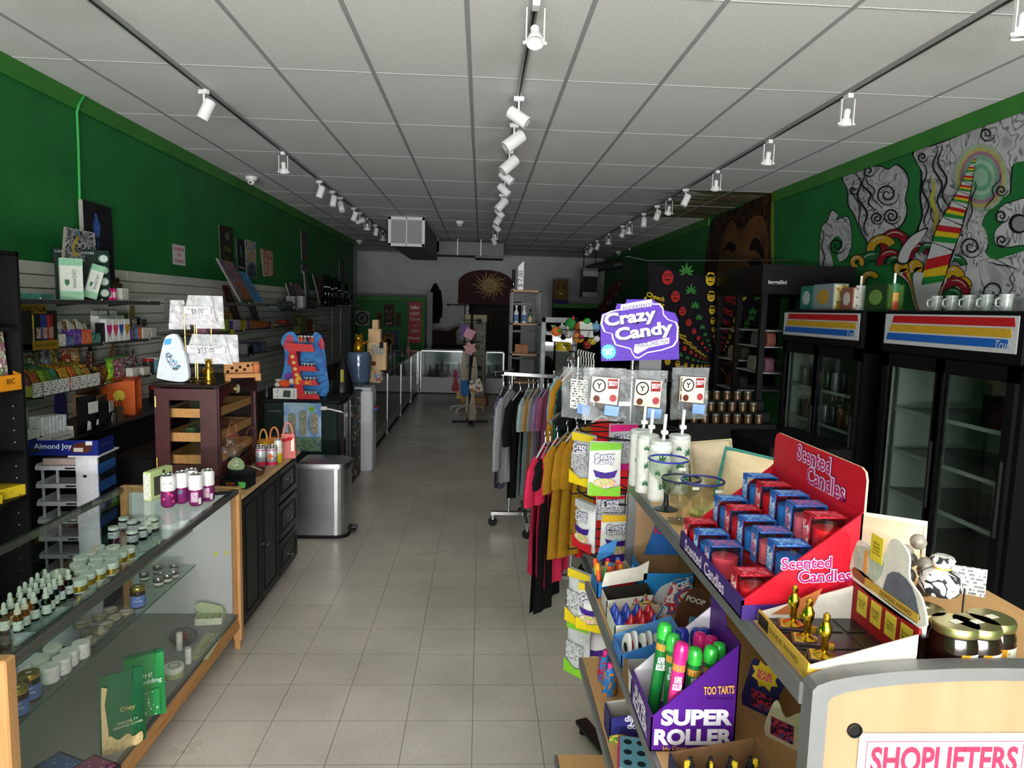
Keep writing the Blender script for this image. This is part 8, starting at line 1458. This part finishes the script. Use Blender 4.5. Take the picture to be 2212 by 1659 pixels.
# goods on top of the coolers
ZF = 1.96
def topbox(label, px0, px1, pyt, c_, c2, Y0=None, art=None):
    y0, y1 = P(px1, 640, x=FX+.06).y, P(px0, 640, x=FX+.06).y; h_ = P(px0, pyt, x=FX+.06).z-ZF; t = thing('gift_carton', label, 'box', (FX+.06, (y0+y1)/2, ZF), 0, 'gift cartons on the coolers'); w_ = y1-y0
    part('carton', MB().cbox(0, .12, -w_/2, w_/2, 0, h_, .003), M(c_, .5), t); part('front_print', MB().prism(disc(0, h_*.5, w_*.3, 14, h_*.3), -.0012, -.0003, 'yz'), M(c2, .5, 0, .4, 60), t); part('end_print', MB().box(.01, .11, -w_/2-.0012, -w_/2-.0003, .01, h_-.01), art or M(c2, .5), t)
topbox('teal carton with a mug picture on the far cooler', 1729, 1755, 619, '#2a6a62', '#a8b0ae'); topbox('grey carton with pineapple print side on the far cooler', 1757, 1800, 615, '#7a8690', '#b08a3a', art=ART(['#c4bc8a', '#c4bc8a', '#a8842a', '#c4bc8a', '#4a7a3a'], 45, .5, 0, 0, 'cell')); topbox('rose gold carton with white window on the coolers', 1817, 1842, 622, '#8a5a4c', '#c4beb8'); topbox('dark green carton with cactus print on the coolers', 1868, 1916, 616, '#24401f', '#6a8a4a', art=M('#4a6a2c', .3, .4))
for px, c3, lb in ((1858, ('#d0cfcd', '#d0cfcd', '#d0cfcd'), 'white leaf print tumbler standing on the coolers'), (1930, ('#2f6a4a', '#b88a4a', '#a0402a'), 'green gold and red banded tumbler on the coolers')):
    t = thing('tumbler', lb, 'tumbler', (FX+.12, P(px, 640, x=FX+.12).y, ZF), 0, 'tumblers on the coolers')
    for k in range(3): part('cup_band', MB().lathe([(.034, .06*k), (.034, .06*k+.06)], 16), M(c3[2-k], .35), t)
    part('straw', MB().tube([(0, 0, .18), (.0, 0, .25)], .008, 8), M('#c9ccca', .3), t)
    if c3[0][1] == 'd':
        for z in (.03, .09, .15): leaf(-1.1, z, .014, LG, t, lambda u, v: (-.0347*math.cos((u+1.1)/.034+.5), -.0347*math.sin((u+1.1)/.034+.5), v))
for k in range(5): t = thing('glass_mug', 'clear frosted mug on the empty cooler, number %s' % WORDN[k], 'mug', (FX+.12, 4.1-.14*k, ZF), 0, 'frosted mugs'); part('cup', MB().lathe([(.03, 0), (.034, .09), (.031, .09), (.028, .006), (0, .006)], 14, cap=False), FILM('#b0b8b4', .5, .2), t); part('handle', MB().tube([(-.033, 0, .07), (-.055, 0, .06), (-.055, 0, .03), (-.032, 0, .02)], .005, 6), FILM('#b0b8b4', .6, .2), t)
# ---- tapestry
TYP = 7.5; tp_ = thing('tapestry', 'black tapestry with spiral of leaves, heads and lettering', 'tapestry', (0, TYP, 0))
tl, tr_ = P(1400, 563, y=TYP), P(1692, 566, y=TYP); zb = P(1560, 845, y=TYP).z
def cloth(a, b): x = tl.x+(tr_.x-tl.x)*a+.12*b*(1-a); return (x, .02*math.sin(a*17)*b+.015*math.sin(a*31+b*3), (tl.z-.14*math.sin(math.pi*min(1, a*1.2)))*(1-b)+zb*b)
part('cloth', MB().grid(cloth, 24, 14), M('#141218', .9), tp_); part('cord', MB().tube([(tl.x-.25, .0, tl.z+.04), (tl.x, 0, tl.z), (tr_.x, 0, tr_.z+.02), (XR+.01, 0, tr_.z+.03)], .004, 5), M('#55585a', .6), tp_)
C0 = P(1548, 785, y=TYP); TG, TR, TYL = M('#2f6a30', .8), M('#9a2420', .8), M('#b89a20', .8)
def onc(x, z): return (x, -.042, z)
def head_print(x, z, s, m_, hat):
    o = part('head_print', MB().add([onc(x+s*.5*math.cos(a), z+s*.62*math.sin(a)) for a in [i*.524 for i in range(12)]], [list(range(12))]), m_, tp_)
    for q in (((-.3, -.12), (.3, -.12), (.2, -.24), (-.2, -.24)), ((-.3, .1), (-.06, .1), (-.06, .18), (-.3, .18)), ((.06, .1), (.3, .1), (.3, .18), (.06, .18)), ((-.46, .28), (.46, .28), (.46, .34), (-.46, .34))): part('face_print', MB().add([(x+s*dx, -.0435, z+s*dz) for dx, dz in q], [(0, 1, 2, 3)]), M('#1d1512', .9), o)
    if hat: part('hat_print', MB().add([onc(x+s*dx, z+s*dz) for dx, dz in ((-.62, .3), (.62, .3), (.4, .42), (.3, .75), (-.3, .75), (-.4, .42))], [list(range(6))]), m_, o)
arms = [('t', 1412, 648, TYL, .6), ('h', 1440, 600, TR, .35), ('l', 1480, 590, TG, .25), ('h', 1532, 605, TYL, .12), ('t', 1575, 610, TR, -.15), ('h', 1610, 600, TYL, -.3), ('l', 1650, 605, TG, -.5), ('h', 1420, 700, TR, .6), ('l', 1425, 745, TG, .6), ('h', 1440, 780, TYL, .6), ('l', 1620, 690, TG, -.4), ('t', 1640, 760, TR, -.5), ('h', 1600, 840, TYL, -.4), ('t', 1470, 830, TR, .5)]
for kd, px, py, m_, sw in arms:
    s0 = P(px, py, y=TYP); r0 = math.hypot(s0.x-C0.x, s0.z-C0.z); a0 = math.atan2(s0.z-C0.z, s0.x-C0.x)
    for k in range(9):
        r_ = r0*.8**k; a = a0+sw*.5*(1-.8**k); s = max(.012, r_*.115); x, z = C0.x+r_*math.cos(a), C0.z+r_*math.sin(a)
        if kd == 'l': leaf(x, z, s*1.0, m_, tp_, onc)
        elif kd == 'h': head_print(x, z, s, m_, m_ is TYL)
        else: words('Cheech\n& Chong', tp_, (x, -.043, z), (1, 0, -.3), (0, 0, 1), m_, w=s*2.1, bold=.03)
# ---- black display racks beyond the coolers
rk = thing('bag_display_rack', 'black display rack with baggallini header and white shelves', 'display rack', (0, 0, 0))
for x, y in ((2.56, 6.15), (2.56, 6.75), (3.35, 6.15), (3.35, 6.75), (2.56, 7.3), (3.35, 7.3)): part('upright', MB().box(x-.025, x+.025, y-.025, y+.025, 0, 2.1), KF, rk)
hb = part('header', MB().box(2.52, 3.38, 6.12, 7.33, 2.1, 2.36), KF, rk); words('baggallini', hb, (2.66, 6.118, 2.2), (1, 0, 0), (0, 0, 1), M('#a9abaa', .5), w=.17, bold=.02)
for y0, y1, zs in ((6.15, 6.75, (1.77, 1.62, 1.38)), (6.75, 7.3, (1.76, 1.45, 1.15))):
    for z in zs: part('shelf', MB().box(2.56, 3.35, y0+.03, y1-.03, z-.012, z), M('#8e908e', .5), rk)
for k, (y, z, c_, nm_) in enumerate(((6.3, 1.62, '#7a4a3a', 'rust'), (6.5, 1.62, '#6a6a68', 'grey'), (6.3, 1.38, '#6a4a58', 'mauve'), (6.55, 1.38, '#8a8478', 'cream'), (6.9, 1.45, '#3a3a30', 'olive'), (7.1, 1.45, '#8a8470', 'khaki'), (6.9, 1.15, '#2a2a2c', 'black'), (7.12, 1.15, '#5a2a24', 'maroon'))):
    t = thing('hand_bag', '%s fabric bag on the black display rack' % nm_, 'bag', (2.68, y, z), R(90), 'bags on the rack'); part('bag_body', MB().prism(blob([(-.08, 0), (.08, 0), (.09, .09), (.05, .13), (-.05, .13), (-.09, .09)], 3), -.04, .04, 'xz'), M(c_, .7), t); part('strap', MB().tube([(-.05, -.04, .12), (0, -.045, .17), (.05, -.04, .12)], .005, 5), M('#1a1a1a', .6), t)
js = thing('jar_stand', 'black stepped stand of small amber jars', 'stand', (0, 0, 0)); jq = P(1545, 900, y=5.55)
for k in range(3): part('step', MB().box(jq.x-.35, jq.x+.45, 5.4+.13*k, 5.55+.13*k, 0, 1.02+.08*k), M('#0f0f10', .6), js)
for k in range(3):
    for j in range(8): o = thing('amber_jar', 'amber jar with silver lid, %s in step %s of the stand' % (['first', 'second', 'third', 'fourth', 'fifth', 'sixth', 'seventh', 'eighth'][j], WORDN[k]), 'jar', (jq.x-.3+.09*j, 5.46+.13*k, 1.02+.08*k), 0, 'amber jars on the stand'); part('jar_body', MB().lathe([(.03, 0), (.033, .05), (.028, .06)], 12), M('#4a3216', .25, 0, .2), o); part('lid', MB().lathe([(.03, .06), (.03, .075), (0, .076)], 12, cap=False), M('#6a6a68', .4, .5), o)
one('dark_plinth', MB().cbox(-.3, .3, -.45, .45, 0, .98, .01), M('#0d0d0e', .6), 'dark plinth between the jar stand and coolers', 'plinth', (2.35, 5.1, 0))
# ---- unicorn mural on the right wall
mu = thing('wall_mural', 'painted mural of a striped spiral horn in grey smoke', 'mural', (0, 0, 0)); _ly = [0]
def MU(pts, m_, name, sm=5, lift=None):
    _ly[0] += 1; d = XR-.0004*_ly[0] if lift is None else XR-lift
    q = [P(1680+a*.2772, 220+b*.2772, x=XR) for a, b in (blob(pts, sm) if sm else pts)]
    return part(name, MB().add([(d, p.y, p.z) for p in q], [list(range(len(q)))]), m_, mu)
def line(pts, w_, m_, name='ink_line'):
    n = len(pts); L_, R_ = [], []
    for i in range(n):
        a, b = pts[max(0, i-1)], pts[min(n-1, i+1)]; dx, dy = b[0]-a[0], b[1]-a[1]; l = math.hypot(dx, dy) or 1; ww = w_*(.35+.65*math.sin(math.pi*(i+.5)/n))
        L_.append((pts[i][0]-dy/l*ww, pts[i][1]+dx/l*ww)); R_.append((pts[i][0]+dy/l*ww, pts[i][1]-dx/l*ww))
    return MU(L_+R_[::-1], m_, name, 0)
SM = paint('#a8a8ac', '#8f8f95', 1.2, 'smoke_paint'); _n = SM.node_tree.nodes; _w = _n.new('ShaderNodeTexNoise'); _w.inputs['Scale'].default_value = 2.2; _w.inputs['Distortion'].default_value = 2.6; SM.node_tree.links.new(_n['Texture Coordinate'].outputs['Object'], _w.inputs['Vector']); SM.node_tree.links.new(ramp(SM.node_tree, _w.outputs[0], [(.3, lin('#8a8a90')), (.44, lin('#b0b0b4')), (.475, lin('#4c4c52')), (.5, lin('#b2b2b6')), (.58, lin('#a6a6aa')), (.605, lin('#5a5a60')), (.63, lin('#b4b4b8'))]), _n['Principled BSDF'].inputs['Base Color']); SM2 = paint('#7e7e84', '#6c6c72', 2, 'smoke_shade'); INK = M('#17171c', .6); GR2 = paint('#1f7536', '#1a6a31', 3)
smokes = [[(1070, 385), (1240, 335), (1500, 230), (1700, 160), (1990, 60), (1990, 420), (1840, 480), (1812, 620), (1800, 720), (1720, 760), (1640, 850), (1590, 950), (1620, 1000), (1640, 1100), (1620, 1180), (1700, 1230), (1800, 1200), (1990, 1190), (1990, 1620), (1300, 1620), (1150, 1500), (1050, 1250), (1100, 1000), (1135, 880), (1120, 740), (1130, 560), (1090, 480)],
          [(512, 590), (600, 548), (720, 512), (800, 505), (862, 530), (925, 495), (1000, 560), (1015, 640), (990, 760), (1005, 850), (960, 960), (860, 1010), (780, 1050), (735, 1130), (650, 1000), (600, 880), (555, 800), (550, 690)],
          [(335, 1360), (340, 1010), (390, 930), (425, 850), (468, 880), (455, 925), (548, 900), (578, 1060), (555, 1190), (490, 1245), (468, 1190), (510, 1100), (460, 1045), (410, 1120), (430, 1250), (445, 1360)],
          [(1990, 770), (1820, 785), (1735, 830), (1715, 920), (1765, 930), (1700, 1010), (1700, 1100), (1760, 1130), (1860, 1120), (1990, 1070)]]
for s_ in smokes: MU(ins(s_, 1.045), INK, 'smoke_outline'); MU(s_, SM, 'smoke')
MU(disc(1880, 950, 78, 18), INK, 'ring_shade', 0); MU(disc(1890, 950, 60, 18), SM2, 'ring_fill', 0)
for c_, r_ in (('#8f9f8a', 265), ('#a39a5c', 235), ('#8f6a80', 205), ('#6f9a84', 175), ('#8fae9a', 140), ('#5f9a78', 105), ('#8ab09a', 70)): MU(disc(1590, 590, r_*.8, 28, r_), M(c_, .6, 0, .25, 6), 'glow_ring', 0)
for cx, cy, r_, tn in ((860, 720, 95, 2), (895, 890, 70, 2.2), (780, 905, 55, 2), (468, 1120, 70, 1.8), (1640, 250, 65, 1.5), (1515, 1130, 95, 2), (1755, 890, 60, 1.6), (1700, 1480, 120, 1.5), (1755, 690, 50, 1.6), (1760, 1080, 55, 1.5), (720, 540, 50, 1.4), (600, 690, 40, 1.2), (1140, 430, 45, 1.5)):
    n = int(14*tn); line([(cx+r_*(1-i/n*.9)*math.cos(i/n*tn*6.283), cy+r_*(1-i/n*.9)*math.sin(i/n*tn*6.283)) for i in range(n+1)], 7, INK)
def wav(x0, y0, x1, y1, amp, k=14, ph=0): return [(x0+(x1-x0)*i/k+amp*math.sin(i*.9+ph), y0+(y1-y0)*i/k) for i in range(k+1)]
for a in ((620, 560, 720, 1050, 25, 0), (660, 560, 760, 850, 22, 1), (700, 560, 800, 830, 20, 2), (590, 600, 690, 1080, 18, 2), (1150, 480, 1180, 1000, 22, 0), (1230, 340, 1300, 900, 28, 1), (1270, 330, 1340, 850, 26, 1.3), (1200, 560, 1230, 1000, 14, 2), (1750, 560, 1640, 860, 18, 0), (360, 1000, 370, 1340, 10, 0), (1650, 1250, 1900, 1300, 18, 0), (1850, 1300, 1830, 1560, 16, 1), (1560, 620, 1500, 1000, 12, 0)): line(wav(*a[:5], 14, a[5]), 8 if a[4] > 20 else 5, INK)
line(wav(1215, 600, 1260, 1060, 14), 16, M('#a3a03a', .6, 0, .2), 'yellow_wash')
RDC, YLC, GNC, WHC = M('#7a1a22', .5), M('#b08a1e', .5), M('#1d5a34', .5), M('#b4b4b6', .5)
for cx, cy, r0, r1, a0, a1, m_ in ((930, 1110, 55, 115, 150, 385, RDC), (830, 1160, 60, 120, 170, 330, YLC), (760, 1290, 60, 125, 170, 330, GNC), (900, 1260, 60, 110, 170, 350, RDC), (930, 1260, 25, 60, 170, 380, GNC), (740, 1400, 40, 80, 160, 330, YLC), (640, 1250, 20, 55, 90, 400, YLC), (1130, 1200, 45, 95, 160, 350, RDC), (1100, 1290, 0, 60, 0, 360, YLC), (990, 1300, 0, 60, 0, 360, YLC), (1200, 1170, 30, 70, 180, 360, GNC), (1400, 1370, 20, 90, 150, 360, YLC), (1480, 1430, 0, 65, 0, 360, YLC), (1420, 1480, 50, 110, 190, 400, RDC), (1400, 1530, 30, 80, 180, 400, GNC), (1420, 1290, 50, 95, 200, 350, GNC)):
    def sec(q0, q1): return [(cx+q1*math.cos(R(a0+(a1-a0)*i/12)), cy+q1*math.sin(R(a0+(a1-a0)*i/12))) for i in range(13)]+[(cx+q0*math.cos(R(a1-(a1-a0)*i/12)), cy+q0*math.sin(R(a1-(a1-a0)*i/12))) for i in range(13)]
    MU(sec(max(0, r0-7), r1+7), INK, 'coil_outline', 0); MU(sec(r0, r1), m_, 'coil', 0); line([(cx+(r0*.35+r1*.65)*math.cos(R(a0+(a1-a0)*(.3+.4*i/8))), cy+(r0*.35+r1*.65)*math.sin(R(a0+(a1-a0)*(.3+.4*i/8)))) for i in range(9)], 4, WHC, 'highlight')
for pts in ([(975, 1240), (1000, 1150), (1080, 1050), (1195, 995), (1150, 1080), (1080, 1160), (1040, 1250)], [(1340, 1240), (1370, 1150), (1410, 1080), (1475, 1045), (1440, 1130), (1400, 1240), (1360, 1300)]): MU(ins(pts, 1.12), INK, 'tusk_outline'); MU(pts, WHC, 'tusk')
for f, m_ in ((1.0, WHC), (.86, RDC), (.7, YLC), (.54, GNC), (.38, WHC)):
    w_ = 200*f; MU([(1190-w_, 1330), (1060-w_*.3+60, 1420), (1160-w_*.2, 1620), (1210+w_*.2, 1620), (1290+w_*.2, 1450), (1210+w_*.6, 1360)], m_, 'face_band')
HA = [(1235, 1450, 70), (1265, 1330, 92), (1320, 1150, 88), (1375, 1010, 98), (1430, 880, 74), (1478, 780, 62), (1512, 690, 48), (1542, 605, 36), (1575, 510, 22), (1612, 430, 2)]
def hp(t_, s_):
    f = max(0, min(.9999, t_))*9; i = int(f); f -= i; a, b = HA[i], HA[i+1]; x, y, h_ = [a[q]*(1-f)+b[q]*f for q in range(3)]; dx, dy = b[0]-a[0], b[1]-a[1]; l = math.hypot(dx, dy); return (x-dy/l*s_*h_, y+dx/l*s_*h_)
cut = [0, .24, .40, .53, .64, .74, .83, .91, 1]
for k in range(8):
    t0, t1 = cut[k]+.004, cut[k+1]-.004; sl = (t1-t0)*.45
    MU([hp(t0, -1.1), hp(t0+sl*.2, 1.1), hp(min(1, t1+sl*.2), 1.1), hp(t1-sl*.3, -1.1)], INK, 'horn_outline', 0)
    for j, m_ in enumerate((WHC, M('#1f7a36', .5), M('#c4a81e', .5), M('#a81f26', .5), WHC)):
        f0, f1 = [0, .12, .34, .55, .78, 1][j:j+2]; a, b = t0+(t1-t0)*f0, t0+(t1-t0)*f1
        MU([hp(a-sl*.25*(j > 0), -.95), hp((a+b)/2-.0, -.2) if False else hp(a+sl*.3*(j > 0), .95), hp(min(1, b+sl*.3*(j < 4)), .95), hp(b-sl*.25*(j < 4), -.95)], m_, 'horn_stripe', 0)
# ---- painted face on the wall farther back
fm = thing('face_mural', 'large dim painted face with dark hair on the right wall', 'mural', (0, 0, 0))
def FM(pts, m_, name, d):
    q = [P(a, b, x=XR) for a, b in blob(pts, 4)]; part(name, MB().add([(XR-d, p.y, min(p.z, H)) for p in q], [list(range(len(q)))]), m_, fm)
FM([(1673, 414), (1600, 446), (1542, 471), (1530, 520), (1520, 600), (1515, 720), (1672, 720), (1668, 500)], ART(['#2a1c16', '#3a261c', '#1d1512', '#4a3020'], 3, .6, 4), 'hair', .001)
FM([(1650, 470), (1660, 520), (1655, 620), (1640, 720), (1552, 720), (1548, 600), (1560, 520), (1580, 475), (1600, 500), (1625, 470)], M('#6a4826', .6, 0, .5, 2), 'skin', .002)
for pts in ([(1560, 545), (1575, 522), (1590, 530), (1585, 545), (1572, 540)], [(1618, 540), (1632, 512), (1648, 535), (1650, 560), (1634, 542)], [(1615, 565), (1640, 558), (1650, 580), (1630, 580)]): FM(pts, M('#1a1210', .7), 'brow', .003)
FM([(1668, 415), (1673, 414), (1673, 600), (1669, 600), (1665, 500)], M('#6a8a2a', .6), 'lime_edge', .003)
# ================================================================== ceiling fixtures
WF = M('#d6d7d8', .35, 0, .04)
def track(label, x, y0, y1):
    t = thing('light_track', label, 'track', (x, 0, H)); part('rail', MB().box(-.017, .017, y0, y1, -.026, -.003), M('#9a9b9b', .4, .3), t); part('slot', MB().box(-.006, .006, y0, y1, -.0275, -.026), M('#2a2a2b', .5), t); return t
XT = (GX-.6096*3, .225, GX+.6096*4)
track('ceiling light track along the left side', XT[0], 2.2, 14.4); track('ceiling light track down the middle', XT[1], 2.2, 18.0); track('ceiling light track along the right side', XT[2], 2.2, 15.8)
def spot(label, x, y, kind, tilt, yaw, s=1.0):
    t = thing('track_spotlight', label, 'spotlight', (x, y, H-.026), R(yaw), 'track spotlights'); part('adapter', MB().cbox(-.018, .018, -.035, .035, -.03, .0, .003), WF, t)
    if kind == 0:
        part('arm', MB().cyl((0, 0, -.03), (0, 0, -.10), .007, n=8), WF, t); part('head', MB().lathe([(.036*s, -.07*s), (.04*s, -.065*s), (.04*s, .065*s), (.034*s, .072*s), (0, .072*s)], 18).xf(Matrix.Translation((.02, 0, -.13)) @ Matrix.Rotation(R(tilt), 4, 'X') @ Matrix.Rotation(R(14), 4, 'Y')), WF, t); part('lens', MB().lathe([(.032*s, 0), (0, .006)], 16, cap=False).xf(Matrix.Translation((.02, 0, -.13)) @ Matrix.Rotation(R(tilt), 4, 'X') @ Matrix.Rotation(R(14), 4, 'Y') @ Matrix.Translation((0, 0, -.071*s))), M('#8d8f90', .2), t)
    else:
        for sx_ in (-.042, .042): part('yoke_bar', MB().box(sx_-.003, sx_+.003, -.009, .009, -.19, -.03), WF, t)
        part('socket', MB().lathe([(.02, 0), (.022, .05), (.014, .06)], 14).xf(Matrix.Translation((0, .01, -.15)) @ Matrix.Rotation(R(tilt*.5), 4, 'X')), WF, t); part('lamp_rim', MB().lathe([(.03, .0), (.04, -.03), (.042, -.045), (.037, -.045), (.034, -.03), (0, -.028)], 18, cap=False).xf(Matrix.Translation((0, .01, -.15)) @ Matrix.Rotation(R(tilt*.5), 4, 'X')), WF, t)
        for sx_ in (-.05, .05): part('knob', MB().ball((sx_, 0, -.185), .009, n=8, k=5), WF, t)
side = ['left', 'middle', 'right']
LS = [[(150, -60, 1, 0), (440, 192, 0, 20), (612, 328, 1, 30), (690, 388, 0, 12), (718, 408, 0, 0), (735, 424, 0, -25), (764, 447, 0, 15), (777, 462, 0, 70), (793, 475, 1, 20), (811, 488, 0, 0), (827, 504, 1, 10)],
      [(1147, 5, 1, 60), (1114, 210, 0, 55), (1104, 268, 0, -50), (1094, 325, 0, -45), (1087, 355, 0, 50), (1082, 385, 0, 45), (1077, 420, 0, -40), (1074, 440, 0, 40), (1071, 455, 0, -30), (1068, 475, 0, 40), (1067, 495, 1, 10), (1066, 508, 0, 25)],
      [(2215, 20, 1, 10), (1833, 205, 1, 20), (1662, 303, 1, 25), (1549, 368, 1, 5), (1482, 408, 0, 20), (1446, 430, 1, 60), (1420, 447, 0, 15), (1391, 463, 0, 0), (1360, 483, 1, 20), (1345, 490, 0, 20), (1315, 510, 1, 20), (1290, 525, 0, 15), (1276, 533, 0, 20), (1268, 538, 1, 15)]]
ORD = ['first', 'second', 'third', 'fourth', 'fifth', 'sixth', 'seventh', 'eighth', 'ninth', 'tenth', 'eleventh', 'twelfth', 'thirteenth', 'fourteenth']
for k in range(3):
    last = 2.2
    for j, (px, py, kd, tl_) in enumerate(LS[k]):
        if k == 1: y = P(px, py, z=H-.03).y
        else: y = P(px, py, x=XT[k]).y
        if k == 0 and j == 0: y = 3.05
        y = max(y, last+.12); last = y
        spot('white %s track spotlight, %s along the %s track' % (('cylinder', 'open yoke')[kd], ORD[j], side[k]), XT[k], y, kd, -tl_ if k == 1 else tl_, (90, 65)[k != 1] if kd == 0 else 0, (1.3 if tl_ < 0 else 1.1) if k == 1 else 1)
for px, py, lb in ((543, 382, 'white dome security camera above the left wall'), (993, 478, 'white dome security camera in mid ceiling'), (776, 519, 'white dome security camera near the left rear'), (1336, 543, 'white dome security camera near the right rear')):
    p = P(px, py, z=H); t = thing('dome_camera', lb, 'security camera', (p.x, p.y, H)); part('mount', MB().lathe([(.04, -.05), (.065, -.04), (.07, 0)], 18), WF, t); part('eye', MB().ball((0, -.01, -.055), .042, n=14, k=8), WF, t); part('lens', MB().ball((0, -.045, -.07), .014, n=8, k=5), BLACK, t)
# vent box and duct
v0, v1 = P(838, 531, y=11.6), P(918, 486, y=11.6); vw = v1.x-v0.x; vh = H-v0.z
vt = thing('air_vent_box', 'white louvred air return box hung under the ceiling', 'vent', (v0.x, 11.6, v0.z)); GALV = M('#6e7072', .6, .2)
part('casing', MB().box(.02, vw-.02, .03, 3.6, .02, vh), GALV, vt)
for a, b_, c_, d_ in ((0, .05, 0, vh), (vw-.05, vw, 0, vh), (0, vw, 0, .05), (0, vw, vh-.05, vh), (vw/2-.01, vw/2+.01, 0, vh)): part('frame_bar', MB().cbox(a, b_, 0, .04, c_, d_, .004), WF, vt)
for k in range(18): part('louvre', MB().box(.05, vw-.05, .008, .034, 0, .003).xf(Matrix.Translation((0, 0, .055+(vh-.11)*k/18)) @ Matrix.Rotation(R(28), 4, 'X')), WF, vt)
d0, d1 = P(938, 545, y=15.0), P(1088, 565, y=15.0); dt = thing('air_duct', 'grey sheet metal duct crossing the rear ceiling', 'duct', (0, 0, 0))
za = H-.34
for k in range(3):
    x0 = d0.x+(d1.x-d0.x)*k/3; x1 = d0.x+(d1.x-d0.x)*(k+1)/3; part('duct_section', MB().box(x0+.006, x1-.006, 15.0, 15.7, za+.0, H-.06), GALV, dt); part('strap', MB().box(x0-.008, x0+.008, 14.995, 15.7, za-.006, H), M('#a5a7a9', .4, .5), dt)
part('branch', MB().box(v0.x+vw-.1, d0.x+.1, 15.0, 15.6, za+.05, H), GALV, dt); part('outlet_trim', MB().cbox(d1.x-.62, d1.x, 14.97, 15.73, za-.05, za-.006, .004), GALV, dt)
one('sensor', MB().cbox(-.06, .06, -.05, .05, -.04, 0, .006), WF, 'small white sensor box at the right rear ceiling', 'sensor', (P(1363, 537, z=H).x, P(1363, 537, z=H).y, H))
# ---- look-alikes in a row are told apart by their place in it
ORD += ['fifteenth', 'sixteenth', 'seventeenth', 'eighteenth', 'nineteenth', 'twentieth']
same = {}
for o in col.objects:
    if o.get('group'): same.setdefault(o['label'], []).append(o)
for l, os_ in same.items():
    if len(os_) > 1:
        lt = 'lighter' in l; os_.sort(key=lambda o: o.location.x if lt else -o.location.y)
        for k, o in enumerate(os_): o['label'] = '%s, %s from %s' % (l, ORD[k], 'left' if lt else 'far end')
